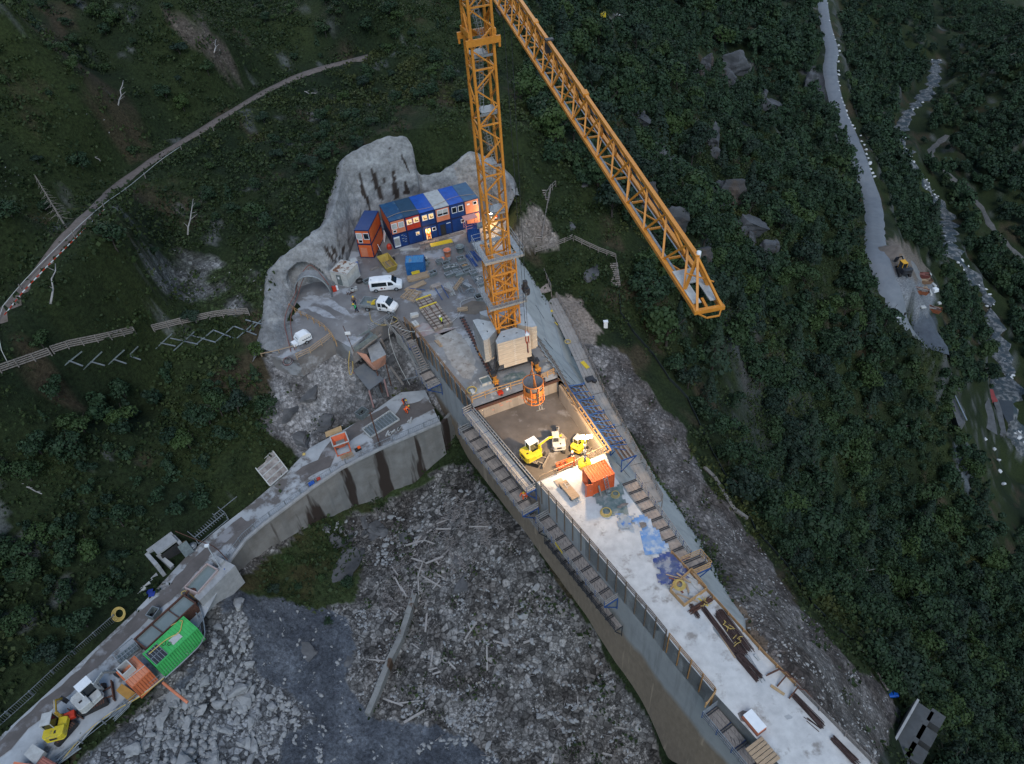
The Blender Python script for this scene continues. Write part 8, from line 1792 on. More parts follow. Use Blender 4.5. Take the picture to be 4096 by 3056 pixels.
for (x,y),lb,s_ in (((2556,640),'small white survey box on the dark forest slope beside the jib',1.0),((2422,1310),'small white box in the grass by the gravel slope',.9)):
    o=mb.build('survey_box',K['white']); g_=ground(x,y); o.location=g_; o.scale=(s_,)*3; tag(o,lb,'box')
mb=MB(); mb.box((0,0,.6),(1.4,1.1,1.2)); 
o=mb.build('tool_chest',K['yellow']); o.location=ground(2412,68); tag(o,'small yellow chest on the bare ledge high in the forest','chest')
mb=MB(); mb.box((0,0,.8),(1.6,1.4,1.6)); mb.box((0,0,1.65),(1.8,1.6,.12)); o=mb.build('storage_box',K['offwhite']); o.location=ground(2476,78); tag(o,'pale storage box on the bare ledge high in the forest','box')
excavator('black and orange wheeled excavator in the lay-by beside the valley road',ground(3612,1095),R(80),1.6,K['darksteel'],K['yellow'],R(15),K['rubber'],K['darksteel'],boom=((.2,2.0),(1.2,2.6),(2.3,1.6),(2.6,.6)),roofm=mat('orange_cab_roof',(.65,.33,.03),(.55,.28,.03)))
def skip(label,px,py,rz,m,fill,L=5.2,w=2.3):
    g_=ground(px,py); t=thing('rubbish_skip',label,'skip',g_+Vector((0,0,.1)),rz,'rubbish skips in the valley lay-by')
    mb=MB(); h=1.5; mb.add([(-L/2+.6,-w/2+.1,0),(L/2-.6,-w/2+.1,0),(L/2-.6,w/2-.1,0),(-L/2+.6,w/2-.1,0),(-L/2,-w/2,h),(L/2,-w/2,h),(L/2,w/2,h),(-L/2,w/2,h)],[(3,2,1,0),(0,1,5,4),(1,2,6,5),(2,3,7,6),(3,0,4,7)]); mb.build('skip_shell',m,t)
    mb=MB(); mb.box((0,0,h*.75),(L*.9,w*.9,.1)); mb.build('dark_load',K['rust'],t)
    for k in range(7): mb=MB(); mb.rbox((rng.uniform(-1.6,1.6),rng.uniform(-.7,.7),h*.85+.05*k),(rng.uniform(1,3),rng.uniform(.2,.6),.1),rng.uniform(-.3,.3)); mb.build('loose_board',fill,t)
    return t
sk=mat('rusty_orange_skip',(.28,.09,.04),(.20,.07,.035),1,.7)
skip('rusty skip farthest up the lay-by, holding brown scrap',3685,1110,-.15,mat('dark_red_skip',(.14,.04,.03),(.10,.03,.03)),K['redhose']); skip('rusty skip with long pale boards, second from the top',3695,1132,-.1,mat('brown_skip',(.20,.12,.07),(.15,.09,.06)),K['wood']); skip('orange rusty skip in the middle of the lay-by row',3680,1172,-.5,sk,K['oldwood']); skip('orange rusty skip at the lower end of the lay-by row',3730,1245,-.55,sk,K['oldwood'])
for i,(x,y,s_,lb) in enumerate(((3720,1172,(.9,3.6,.8),'white rolled sheet standing by the middle skip'),(3738,1165,(2.2,2.0,1.4),'round white bag beside the white roll'),(3735,1140,(1.2,2.6,.5),'bent white scrap above the white bag'),(3756,1215,(1.4,1.4,.7),'white bag at the far edge of the lay-by'),(3692,1230,(1.8,1.4,.5),'heap of white scraps left of the lower skip'),(3715,1100,(2.0,1.6,.7),'pale scrap heap at the top of the skip row'))):
    mb=MB(); mb.rbox((0,0,s_[2]/2),s_,rng.uniform(-.3,.5),.8); o=mb.build('white_scrap',K['offwhite'] if i!=1 else K['white'],bevel=.2); o.location=ground(x,y); tag(o,lb,'scrap')
t=thing('pallet','pale wooden pallet between the skips of the lay-by','pallet',ground(3695,1152)+Vector((0,0,.2)),-.1); mb=MB()
for k in range(5): mb.box((-1+.5*k,0,.1),(.3,1.6,.1))
mb.build('deck_slat',K['wood'],t)
for (x,y,r,h,lb,m) in ((3585,1010,7,3.2,'brown gravel heap beside the valley road above the excavator',mat('brown_gravel',(.17,.145,.125),(.13,.11,.095),.6,.95,0,.8)),(3612,1045,4.5,2.,'sandy cut heap right behind the black excavator',mat('sand_heap',(.20,.15,.105),(.15,.115,.085),.6,.95,0,.8)),(3665,1090,3.6,1.4,'small grey gravel heap next to the skips',mat('grey_gravel',(.17,.175,.18),(.13,.135,.14),.6,.95,0,.8)),(3718,1320,8,1.6,'dark blue grey gravel heap at the lower end of the lay-by',mat('dark_gravel',(.085,.10,.12),(.06,.07,.085),.6,.95,0,.8))):
    g_=ground(x,y); mb=MB(); n=28; rr=[0,.25,.5,.75,1.]; vs=[(0,0,h)]; fs=[]
    for i_,f in enumerate(rr[1:]):
        for k in range(n):
            a=2*math.pi*k/n; q=r*f*(1+.18*noise.noise(Vector((math.cos(a)*1.5,math.sin(a)*1.5,r)))); xx,yy=q*math.cos(a),q*math.sin(a)*1.1; vs.append((xx,yy,gz(g_.x+xx,g_.y+yy)-g_.z+h*(1-f)**1.1*(1 if f<1 else 0)-(.5 if f==1 else 0)+.3*noise.noise(Vector((xx,yy,0)))))
    for k in range(n): fs.append((0,1+k,1+(k+1)%n))
    for j in range(3):
        for k in range(n): a=1+j*n+k;b=1+j*n+(k+1)%n; fs.append((a,a+n,b+n,b))
    mb.add(vs,fs); o=mb.build('gravel_heap',m,smooth=True); o.location=g_; tag(o,lb,'gravel heap')
    if lb.startswith('dark'): o.scale=(1,1.2,.8)
t=thing('road_sign','white sign plate with a black post at the left edge of the valley road','sign',ground(3600,1285)); mb=MB(); mb.box((-.8,0,1.2),(1.3,.1,.8)); mb.build('sign_plate',K['white'],t); mb=MB(); mb.tube([(.6,0,0),(.6,0,3.2)],.12,8); mb.box((.6,-.1,2.8),(.5,.3,.8)); mb.build('sign_post',K['rubber'],t)
ep=[(3308,15),(3312,50),(3318,85),(3322,115),(3330,140),(3342,160),(3350,185),(3358,205),(3352,225),(3350,250),(3352,285),(3355,300),(3354,330),(3358,345),(3358,365),(3362,395),(3370,412),(3375,425),(3382,445),(3386,462),(3395,476),(3402,492),(3410,505),(3418,518),(3440,545),(3446,568),(3455,583),(3463,600),(3466,620),(3471,636),(3478,655),(3482,678),(3488,696),(3497,710)]
def rockmesh(seed,sub=2,flat=.75):
    import bmesh
    bm=bmesh.new(); bmesh.ops.create_icosphere(bm,subdivisions=sub,radius=.5); r_=random.Random(seed)
    cuts=[(Vector((r_.gauss(0,1),r_.gauss(0,1),r_.gauss(0,1))).normalized(),r_.uniform(.20,.38)) for _ in range(11)]
    for v in bm.verts:
        for n_,d_ in cuts:
            e=v.co.dot(n_)-d_
            if e>0: v.co-=n_*e
        p=v.co*4+Vector((seed,0,0)); k=.08*noise.noise(p)
        if sub>3: q=v.co.x*.4+v.co.z+seed; k+=.10*(noise.noise(v.co*7+Vector((seed,3,0))))+.07*math.sin(q*26+4*noise.noise(v.co*3))*.8
        v.co*=1+k; v.co.z*=flat
    me=bpy.data.meshes.new('rock'); bm.to_mesh(me); bm.free(); return me
rockm=mat('grey_rock',(.30,.305,.31),(.17,.175,.18),1.6,.9,0,.5,.06,col3=(.30,.27,.22),s3=.5,lo3=.62,hi3=.75)
whiterock=mat('white_rock',(.55,.56,.57),(.40,.41,.42),1.6,.9,0,.3)
darkrock=mat('dark_rock',(.12,.12,.125),(.04,.042,.045),1.2,.9,0,.5,.06)
RC=[]
clm=mat('cliff_rock',(.10,.105,.115),(.025,.027,.03),.5,.9,0,.8,.3,vec=(1,1,.35),col3=(.10,.075,.06),s3=.25,lo3=.55,hi3=.65)
for i in range(4): me=rockmesh(140+i,4,1.); me.materials.append(clm); RC.append(me)
RM=[]
for i in range(7): me=rockmesh(i); me.materials.append(rockm); RM.append(me)
RW=[]
for i in range(2): me=rockmesh(50+i); me.materials.append(whiterock); RW.append(me)
RD=[]
for i in range(4): me=rockmesh(90+i,4); me.materials.append(darkrock); RD.append(me)
def rock(me,loc,s,name,label,cat,group):
    o=bpy.data.objects.new(name,me); C.objects.link(o); o.location=loc; o.scale=s; o.rotation_euler=(rng.uniform(-.4,.4),rng.uniform(-.4,.4),rng.uniform(0,6.3)); return tag(o,label,cat,group)
for x,y in ep:
    g_=ground(x+rng.uniform(-2,2),y); s=rng.uniform(1.2,2.2); rock(RW[rng.randint(0,1)],g_+Vector((0,0,.3)),(s,s,s*.9),'edge_boulder','white marker boulder in the row edging the valley road','boulder','white boulders edging the valley road')
t=thing('weir_wall','curved concrete weir wall with a red pipe section beside the river','weir',ground(3990,1620)); o0=t.location
def wl_(L_,w,h,nm,m,z=None):
    zq=ground(3990,1650).z+1.6; P_=[at(x,y,zq) for x,y in L_]; mb=MB()
    zb=max(p.z for p in P_) if z is None else z
    for a,b in zip(P_,P_[1:]): mb.bar(Vector((a.x,a.y,zb))-o0,Vector((b.x,b.y,zb))-o0,w,h)
    mb.build(nm,m,t)
wg=mat('weir_concrete',(.12,.125,.13),(.08,.083,.086),.6,.9); wl_([(3955,1560),(3925,1620),(3903,1675)],1.,3,'wing_wall',wg); wl_([(3975,1605),(3990,1650),(4000,1700),(4008,1745)],2.,3,'weir_body',wg); wl_([(3953,1572),(3962,1600),(3972,1618)],2.0,4.3,'red_pipe_section',mat('dull_red',(.28,.05,.05),(.22,.05,.05))); wl_([(3903,1675),(3950,1720),(4005,1750)],1.,2.6,'lower_wall',wg)
m_dw=mat('still_dark_water',(.05,.055,.06),(.04,.045,.05),.3,.15)
def flatpoly(name,label,L_,m,dzz=.3,kind='structure'):
    P_=[ground(x,y) for x,y in L_]; z=sum(p.z for p in P_)/len(P_)+dzz; mb=MB(); mb.add([at(x,y,z) for x,y in L_],[tuple(range(len(L_)))]); o=mb.build(name,m)
    if o.data.polygons[0].normal.z<0: o.data.flip_normals()
    return tag(o,label,'water',kind=kind)
flatpoly('weir_water','dark still water behind the weir',[(3985,1560),(4050,1560),(4055,1680),(4030,1690),(4005,1640)],m_dw,2.2)
flatpoly('apron','pale concrete apron below the weir wall',[(3905,1680),(3955,1590),(3975,1650),(3990,1740),(3950,1715)],wg,2)
t=thing('service_ramp','grey concrete ramp with a rail by the forest above the weir','ramp',ground(3850,1750)); P_=[ground(x,y) for x,y in ((3795,1590),(3815,1590),(3862,1690),(3835,1705))]; z=max(p.z for p in P_)+.5; mb=MB(); Q=[at(x,y,z) for x,y in ((3795,1590),(3815,1590),(3862,1690),(3835,1705))]; o0=t.location
mb.prism([(q.x-o0.x,q.y-o0.y) for q in Q],z-o0.z-3,z-o0.z); mb.build('ramp_slab',wg,t); mb=MB(); mb.bar(Q[1]-o0+Vector((0,0,1.)),Q[2]-o0+Vector((0,0,1.)),.4,.3); mb.build('guard_rail',K['steel'],t)
for x,y in ((3938,1760),(3975,1800),(3992,1845),(3996,1890),(4010,1940)):
    rock(RW[0],ground(x,y)+Vector((0,0,.6)),(2.2,2,2),'edge_boulder','white boulder in the loose row on the grass bank left of the weir','boulder','white boulders near the weir')
bz=ground(3610,2960); t=thing('buttress_wall','old concrete wall with stepped grey buttresses at the bottom right corner','buttress wall',bz); o0=bz; m_b=stained('old_buttress_concrete',(.085,.09,.095),(.055,.058,.06),(.06,.06,.06),None,None,1,.6)
pa=ground(3672,2800);pb=ground(3520,3060); zt=bz.z+1.0
A,B=at(3668,2805,zt)-o0,at(3500,3100,zt)-o0; u=(B-A).normalized(); s=Vector((-u.y,u.x,0)); s=s if s.x>0 else -s
mb=MB(); mb.bar(A+s*.9+Vector((0,0,-4)),B+s*.9+Vector((0,0,-4)),2.2,8); mb.build('wall_body',m_b,t); mb=MB(); mb.bar(A+Vector((0,0,.3)),B+Vector((0,0,.3)),.25,.5); mb.build('wall_lip',K['concrete'],t)
for k,(f,w_) in enumerate(((.04,1.9),(.28,2.1),(.52,2.2),(.74,2.1))):
    c=A.lerp(B,f)+s*2.4; mb=MB(); mb.box(c+Vector((0,0,-4.3)),(w_*1.5,w_*1.3,8.6),Matrix.Rotation(math.atan2(u.y,u.x),3,'Z'),.62); mb.build('buttress',m_b,t)
t=thing('wall_fragment','thin old concrete wall fragment standing on the scree basin floor','wall',ground(1560,2640)); o0=t.location; w_=[ground(x,y) for x,y in ((1668,2390),(1640,2470),(1610,2560),(1560,2660),(1520,2760),(1475,2865))]; mb=MB()
for i,(a,b) in enumerate(zip(w_,w_[1:])): h_=2.2-.22*i; mb.bar(a-o0+Vector((0,0,h_*.2)),b-o0+Vector((0,0,h_*.2)),.7,h_)
mb.build('wall_body',stained('fragment_concrete',(.23,.235,.23),(.15,.15,.145),(.07,.045,.03),None,None,1.2,.56),t)
def leafmat(name,c1,c2,c3):
    m,n,b=newmat(name); A_=n.nodes.new('ShaderNodeAttribute'); A_.attribute_name='tint'
    oi=n.nodes.new('ShaderNodeObjectInfo'); f=ramp(n,A_.outputs[2],[(0.,0.),(1.,1.)]); c=mixc(n,f,c1,c2)
    c=mixc(n,ramp(n,noisen(n,.045,3,.6,'Object'),[(.56,0.),(.7,1.)]),c,c3) if 'mass' in name else mixc(n,ramp(n,oi.outputs['Random'],[(.5,0.),(1.,1.)]),c,c3)
    n.links.new(c,b.inputs['Base Color']); b.inputs['Roughness'].default_value=.7; b.inputs['Specular IOR Level'].default_value=.25; return m
lm1=leafmat('foliage_leaf',(.010,.024,.012),(.024,.050,.022),(.034,.060,.016)); lmm=leafmat('foliage_mass_leaf',(.010,.024,.013),(.022,.047,.021),(.034,.058,.016))
lmd=leafmat('dark_leaf',(.008,.018,.012),(.017,.034,.021),(.018,.036,.02))
def crown_arrays(n,seed,kind='round',q=.5,flat=1.):
    r=np.random.RandomState(seed); k=r.randint(5,9) if kind!='cone' else 1
    if kind=='cone':
        h=r.rand(n)**.8; a=r.rand(n)*6.283; tier=1+.25*np.sin(h*38); rad=(1-h)*1.5*tier*np.sqrt(r.rand(n)*.5+.5)+.1; P=np.stack([rad*np.cos(a),rad*np.sin(a),h*5.2+.5],1); q=q*(1-.4*h)[:,None]
    else:
        cs=np.stack([r.uniform(-1.25,1.25,k),r.uniform(-1.25,1.25,k),r.uniform(1.6,3.9,k)],1); rs=r.uniform(.75,1.45,k)
        i=r.randint(0,k,n); d=r.normal(size=(n,3)); d/=np.linalg.norm(d,axis=1)[:,None]; d[:,2]=np.abs(d[:,2])*.9-.25*(r.rand(n)<.35)
        dd=d.copy(); P=cs[i]+d*rs[i][:,None]*(.72+.34*r.rand(n)[:,None]); P[:,2]*=flat
        q=np.full((n,1),q)
    q=q*(.6+.8*r.rand(n,1)); nn=r.normal(size=(n,3))*.42+(dd if kind!='cone' else np.stack([np.cos(a),np.sin(a),a*0+.7],1)); nn/=np.linalg.norm(nn,axis=1)[:,None]; u=np.cross(nn,r.normal(size=(n,3))); u/=np.linalg.norm(u,axis=1)[:,None]; w=np.cross(nn,u)
    V=np.stack([P-u*q*.5,P+w*q*.36,P+u*q*.5,P-w*q*.36],1).reshape(-1,3); F=np.arange(4*n).reshape(-1,4); t=np.clip(.5+.5*np.repeat(r.normal(size=n),4)*.55,0,1); return V,F,t
def trunk_mesh(seed,h,m,cone=False):
    r=random.Random(seed); mb=MB(); p=[(0,0,-.6),(r.uniform(-.1,.1),r.uniform(-.1,.1),h*.4),(r.uniform(-.3,.3),r.uniform(-.3,.3),h)]; mb.tube(p,.15,6,True,.05)
    if not cone:
        for k in range(5): a=r.uniform(0,6.3); z=h*r.uniform(.35,.8); mb.tube([(0,0,z),(.9*math.cos(a),.9*math.sin(a),z+1.0),(1.5*math.cos(a),1.5*math.sin(a),z+1.7)],.06,5,True,.02)
    me=bpy.data.meshes.new('trunk'); me.from_pydata(mb.v,[],mb.f); me.materials.append(m); return me
protos=[]
for i in range(7):
    kind='cone' if i==6 else 'round'; V,F,t=crown_arrays(900 if kind=='round' else 650,i,kind,.42 if kind=='round' else .46); o=npmesh('crown',V,F,lmd if i in(2,6) else lm1,{'tint':t}); me=o.data; bpy.data.objects.remove(o)
    protos.append((me,trunk_mesh(i,3.2 if kind=='round' else 5,K['darkbark'],kind=='cone'),kind))
FAR=[crown_arrays(380,30+i,'round',.62) for i in range(5)]+[crown_arrays(190,40,'cone',.8)]
VZ={'right forest':([(2380,-60),(3240,-60),(3265,200),(3275,380),(3390,640),(3440,900),(3460,1100),(3560,1290),(3700,1460),(3860,1520),(3800,1580),(3800,1700),(3880,1760),(3960,2000),(4180,2150),(4180,3140),(3740,3140),(3700,2800),(3540,2700),(3420,2500),(3270,2380),(3160,2220),(3060,2100),(2970,1960),(2890,1800),(2790,1600),(2680,1450),(2600,1290),(2570,1120),(2600,960),(2480,850),(2330,760),(2230,650),(2130,520),(2110,250),(2090,-60)],.9),
 'gorge slope':([(3350,-60),(3720,-60),(3725,240),(3630,400),(3570,520),(3580,620),(3640,720),(3740,860),(3760,1020),(3850,1130),(3925,1200),(3950,1380),(4010,1500),(3980,1560),(3900,1530),(3760,1400),(3790,1270),(3760,1080),(3640,950),(3560,900),(3530,760),(3420,420)],1.),
 'far bank':([(3770,-60),(4180,-60),(4180,1950),(4100,1700),(4080,1560),(4040,1360),(4000,1200),(3930,1100),(3850,960),(3770,760),(3700,640),(3690,560),(3740,440),(3790,240)],.8),
 'lower left wood':([(-80,1570),(300,1480),(520,1455),(700,1420),(950,1360),(1040,1400),(1080,1570),(1140,1700),(1040,1840),(860,2040),(700,2150),(560,2260),(350,2520),(-80,2880)],.62),
 'upper left slope':([(-80,-60),(1980,-60),(1960,480),(1700,500),(1450,520),(1330,640),(1290,800),(1060,1010),(1050,1240),(640,1300),(-80,1440)],.17),
 'basin bushes':([(1130,2200),(1290,2210),(1390,2310),(1420,2400),(1330,2470),(1200,2450),(1060,2380),(1000,2310)],.45)}
SHP=[(1050,1390),(1070,1270),(1070,1075),(1105,1030),(1212,950),(1300,885),(1338,790),(1355,710),(1365,635),(1455,572),(1545,537),(1634,537),(1676,670),(1762,680),(1828,637),(1871,600),(1910,600),(1970,635),(2070,780),(2070,950),(1640,1300),(1200,1440)]
CLF=[(2940,270,75),(2820,240,50),(2900,760,70),(2560,790,45),(2700,900,60),(2990,900,60),(3060,1010,55),(3080,420,55),(2560,480,35),(3230,340,55),(2640,640,45),(2850,560,55),(2780,1020,50)]
CLEAR=[[(-80,1440),(-80,1200),(0,1080),(240,800),(480,620),(700,500),(1000,350),(1280,240),(1420,200),(1420,290),(1180,370),(1000,470),(820,600),(600,760),(420,920),(200,1180),(60,1320)],
 [(560,1020),(640,990),(1000,1060),(1050,1150),(1050,1300),(900,1290),(650,1160)],SHP,[(2390,30),(2520,30),(2520,110),(2390,110)],*[[(x+r*math.cos(k*.7),y+r*1.1*math.sin(k*.7)) for k in range(9)] for x,y,r in CLF],[(640,20),(800,60),(960,320),(840,250)]]
rs=np.random.RandomState(5)
def sample(n,xr,yr):
    x=rs.uniform(*xr,n); y=rs.uniform(*yr,n); return x,y
pts=[]
x1,y1=sample(60000,(-150,330),(25,420)); x2,y2=sample(16000,(100,560),(380,900)); X_=np.concatenate([x1,x2]);Y_=np.concatenate([y1,y2])
Z_=hf(X_,Y_); P=pix(X_,Y_,Z_+2); on=(P[:,0]>-90)&(P[:,0]<4190)&(P[:,1]>-90)&(P[:,1]<3180)&(P[:,2]>5)
sd=np.full(len(X_),99.)
for k_,(pp,hw,_) in SL.items():
    d=seg_dist(X_,Y_,[(p.x,p.y) for p in pp]); sd=np.minimum(sd,d-hw)
cl=np.zeros(len(X_),bool)
for c in CLEAR: cl|=inside(P[:,0],P[:,1],c)
def pick(zone,jit=14):
    poly,den=VZ[zone]; jx=fbm(X_,Y_,12,2)*jit*2; return on&inside(P[:,0]+jx,P[:,1]+jx*.6,poly)&(sd>(4.5 if zone in('right forest','gorge slope','far bank') else 2.6))&~cl
dens=vn(X_/11+40,Y_/11)*.6+vn(X_/4,Y_/4+9)*.4
order=[];zid=np.full(len(X_),-1)
for zi,z_ in enumerate(VZ): m_=pick(z_)&(rs.rand(len(X_))<VZ[z_][1]*np.clip(dens*2.9-.72,.02,1)); zid[m_&(zid<0)]=zi
cand=np.where(zid>=0)[0]
acc=[];gridd={}
names=list(VZ)
sizes=np.zeros(len(X_))
cand=cand[np.argsort(-rs.rand(len(cand)))]
for i in cand:
    z_=names[zid[i]]; s=(.6+1.25*rs.rand()**1.4) if z_ in('right forest','gorge slope','far bank') else rs.uniform(.28,.85)
    if z_=='basin bushes': s=rs.uniform(.25,.45)
    if z_=='right forest' and P[i,2]<120: s*=.7
    if P[i,2]>330: s*=1.45
    r_=s*1.75; c=(int(X_[i]//6),int(Y_[i]//6)); ok=True
    for a in(-1,0,1):
        for b in(-1,0,1):
            for (x,y,q) in gridd.get((c[0]+a,c[1]+b),()):
                if (x-X_[i])**2+(y-Y_[i])**2<(.62*(q+r_))**2: ok=False;break
            if not ok: break
        if not ok: break
    if ok: gridd.setdefault(c,[]).append((X_[i],Y_[i],r_)); sizes[i]=s; acc.append(i)
acc=np.array(acc); show=sizes[acc]/P[acc,2]; acc=acc[np.argsort(-show)]
LB={'right forest':'leafy deciduous tree in the dense forest on the right hand slope','gorge slope':'leafy tree on the steep slope between the valley road and the river','far bank':'dark tree on the far bank of the river','lower left wood':'bushy green tree in the wood between the left fence and the side road','upper left slope':'green bush on the grassy upper left hillside around the path','basin bushes':'low green bush at the foot of the road wall in the basin'}
KI={'right forest':'leafy_tree','gorge slope':'leafy_tree','far bank':'leafy_tree','lower left wood':'leafy_tree','upper left slope':'hillside_bush','basin bushes':'hillside_bush'}
cnt={'leafy_tree':0,'hillside_bush':0,'spruce_tree':0}; rest=[]
for i in acc:
    z_=names[zid[i]]; con=(rs.rand()<(.17 if z_ in('right forest','lower left wood','gorge slope') else 0.02)); kd='spruce_tree' if con else KI[z_]
    lim={'leafy_tree':290,'hillside_bush':170,'spruce_tree':60}[kd]
    if cnt[kd]>=lim: rest.append((i,con)); continue
    cnt[kd]+=1; pr=protos[6] if con else protos[rs.randint(0,6)]; s=sizes[i]*(1.1 if con else 1.)
    t=thing(kd,('dark pointed conifer in the '+{'right forest':'dense right hand forest','gorge slope':'wood between valley road and river','far bank':'wood beyond the river','lower left wood':'lower left wood'}.get(z_,'scrub of the upper left hillside')) if con else LB[z_],'tree' if kd!='hillside_bush' else 'bush',(X_[i],Y_[i],Z_[i]-.25*s),rs.rand()*6.28,('conifers of the ' if con else 'trees and bushes of the ')+z_)
    t.scale=(s*rs.uniform(.9,1.15),s*rs.uniform(.9,1.15),s*rs.uniform(.85,1.15)*(.8 if kd=='hillside_bush' else 1))
    for me,nm in ((pr[0],'crown'),(pr[1],'trunk')): o=bpy.data.objects.new(nm,me); C.objects.link(o); o.parent=t
def massmesh(name,items,label,cat,m,arrs):
    Vs=[];Fs=[];Ts=[];n=0
    for (x,y,z,s,a,tint,k) in items:
        V,F,t=arrs[k]; c,s_=math.cos(a),math.sin(a); v=V*s; v=np.stack([v[:,0]*c-v[:,1]*s_+x,v[:,0]*s_+v[:,1]*c+y,v[:,2]+z],1); Vs.append(v);Fs.append(F+n);Ts.append(np.clip(t*.75+tint,0,1)); n+=len(v)
    o=npmesh(name,np.concatenate(Vs),np.concatenate(Fs),m,{'tint':np.concatenate(Ts)}); return tag(o,label,cat,kind='stuff')
it=[(X_[i],Y_[i],Z_[i]-.25,sizes[i],rs.rand()*6.28,rs.uniform(-.4,.55),5 if con else rs.randint(0,5)) for i,con in rest]
massmesh('forest',it,'dense dark green forest covering the slopes beyond the nearer trees','forest',lmm,FAR)
def tuft(n,seed,q,w,h):
    r=np.random.RandomState(seed); P_=np.stack([r.normal(0,w,n),r.normal(0,w,n),np.abs(r.normal(0,h,n))],1); u=r.normal(size=(n,3)); u/=np.linalg.norm(u,axis=1)[:,None]; v=r.normal(size=(n,3)); v-=(v*u).sum(1)[:,None]*u; v/=np.linalg.norm(v,axis=1)[:,None]; qq=q*(.6+.8*r.rand(n,1))
    return np.stack([P_-u*qq*.5,P_+v*qq*.4,P_+u*qq*.5,P_-v*qq*.4],1).reshape(-1,3),np.arange(4*n).reshape(-1,4),np.clip(np.repeat(r.rand(n),4),0,1)
TF=[tuft(22,i,.34,.5,.28) for i in range(5)]
x,y=sample(90000,(-130,130),(25,250)); z=hf(x,y); Pq=pix(x,y,z); vis=(Pq[:,0]>-60)&(Pq[:,0]<4150)&(Pq[:,1]>-60)&(Pq[:,1]<3120)
zm=zone_masks(x,y,z); bare=np.zeros(len(x),bool)
for mk,zn in zip(zm,ZONES): bare=np.where(mk,(rs.rand(len(x))>zn[3]*.8),bare)
sdd=np.full(len(x),99.)
for k_,(pp,hw,_) in SL.items(): sdd=np.minimum(sdd,seg_dist(x,y,[(p.x,p.y) for p in pp])-hw)
bare|=inside(Pq[:,0],Pq[:,1],SHP)|(sdd<.35)|inside(x,y,YARD)|inside(x,y,SRL+SRR[::-1])|inside(x,y,Lc+Rc[::-1])|(seg_dist(x,y,YARD,True)<1.2)
ok=vis&~bare&(vn(x/3.2,y/3.2)*.6+vn(x/9,y/9)*.5+rs.rand(len(x))*.35>.62); ii=np.where(ok)[0][:21000]
yel=np.clip(fbm(x,y,16,3)*.9,0,.6)
lug=leafmat('grass_mass_leaf',(.011,.023,.008),(.034,.053,.016),(.052,.060,.017))
massmesh('undergrowth',[(x[i],y[i],z[i]-.05,rs.uniform(.5,1.7),rs.rand()*6.28,rs.uniform(-.3,.3)+yel[i]*1.3,rs.randint(0,5)) for i in ii],'low shrubs, weeds and grass covering the open slopes','undergrowth',lug,TF)
for (px,py,l,a,lb) in ((3400,2306,9,.05,'long bleached birch trunk lying over the right forest'),(3440,2330,6,-.4,'shorter bleached trunk below the long birch trunk'),(3760,2570,7,-.2,'thin bleached trunk lying in the lower right forest'),(1232,380,5,-.5,'bleached branch on the grass below the path near the top'),(870,210,3,1.5,'pale dead branch at the foot of the bare gully'),(500,410,5,1.5,'bent bleached trunk standing above the path'),(780,910,6,1.5,'pale bare trunk on the slope between path and rock wall'),(120,1960,5,-.5,'bleached log lying in the lower left wood'),(2850,40,4,.5,'pale bare tree high in the upper forest'),(3640,1715,6,.1,'pale fallen trunks in the forest above the weir'),(240,1180,5,1.6,'twisted pale birch below the path at the left'),(390,640,4,-.9,'leaning bare trunk on the upper left rock patch')):
    g_=ground(px,py)+Vector((0,0,1.6 if px>2500 else .5)); t=thing('bare_trunk',lb,'dead tree',g_,a); pts_=[Vector((k/5*l-l/2,noise.noise(Vector((k*.8,px,0)))*.5,noise.noise(Vector((k*.8,py,3)))*.4+ (k/5*l*.5 if abs(a)>1 else 0))) for k in range(6)]
    mb=MB(); mb.tube(pts_,.14,6,True,.05); mb.build('stem',K['bark'] if px>2500 else K['deadwood'],t,smooth=True); mb=MB()
    for k in range(4): p=pts_[k+1]; mb.tube([p,p+Vector((rng.uniform(.2,1.2),rng.uniform(-1.1,1.1),rng.uniform(0,.5)))],.045,5,True,.02)
    mb.build('side_branch',K['bark'] if px>2500 else K['deadwood'],t)
for px,py,s in ((175,860,1.1),):
    g_=ground(px+90,py+50); t=thing('dead_spruce','grey dead spruce with bare drooping branches beside the lower path','dead tree',g_); mb=MB(); mb.tube([(0,0,-.3),(-.3,.2,4),(-.5,.4,7.5)],.14,6,True,.03); mb.build('stem',K['oldwood'],t); mb=MB()
    for k in range(60): z_=1.5+k*.1; a=k*2.4; r_=(7.8-z_)*.26; mb.tube([(-.3*z_/4,.2*z_/4,z_),(-.3*z_/4+r_*math.cos(a),.2*z_/4+r_*math.sin(a),z_-.35)],.025,4,True,.01)
    mb.build('dead_branches',K['oldwood'],t)
def in_px(poly,n,seed):
    r=np.random.RandomState(seed); xs=[p[0] for p in poly];ys=[p[1] for p in poly]; out=[]
    while len(out)<n:
        a=r.uniform(min(xs),max(xs),200);b=r.uniform(min(ys),max(ys),200); m_=inside(a,b,poly)
        for u,v in zip(a[m_],b[m_]): out.append((u,v))
    return out[:n]
def gfast(pl):
    """ground points for many photo points"""
    a=np.array([tuple(at(u,v,CAMZ-1.))[:2] for u,v in pl]); ts=np.concatenate([np.arange(40,120,.5),np.arange(120,300,1.)]); lo=np.full(len(pl),np.nan); done=np.zeros(len(pl),bool)
    for t in ts:
        m_=~done
        if not m_.any(): break
        h=hf(a[m_,0]*t,a[m_,1]*t); hitm=h>CAMZ-t; idx=np.where(m_)[0][hitm]; lo[idx]=t; done[idx]=True
    lo=np.where(done,lo,60); return np.stack([a[:,0]*lo,a[:,1]*lo,CAMZ-lo],1)
heap=[(860,2500),(960,2410),(1010,2560),(1000,2700),(1120,2760),(1200,2850),(1130,2960),(1040,3090),(420,3120),(560,2900),(720,2760),(830,2650)]
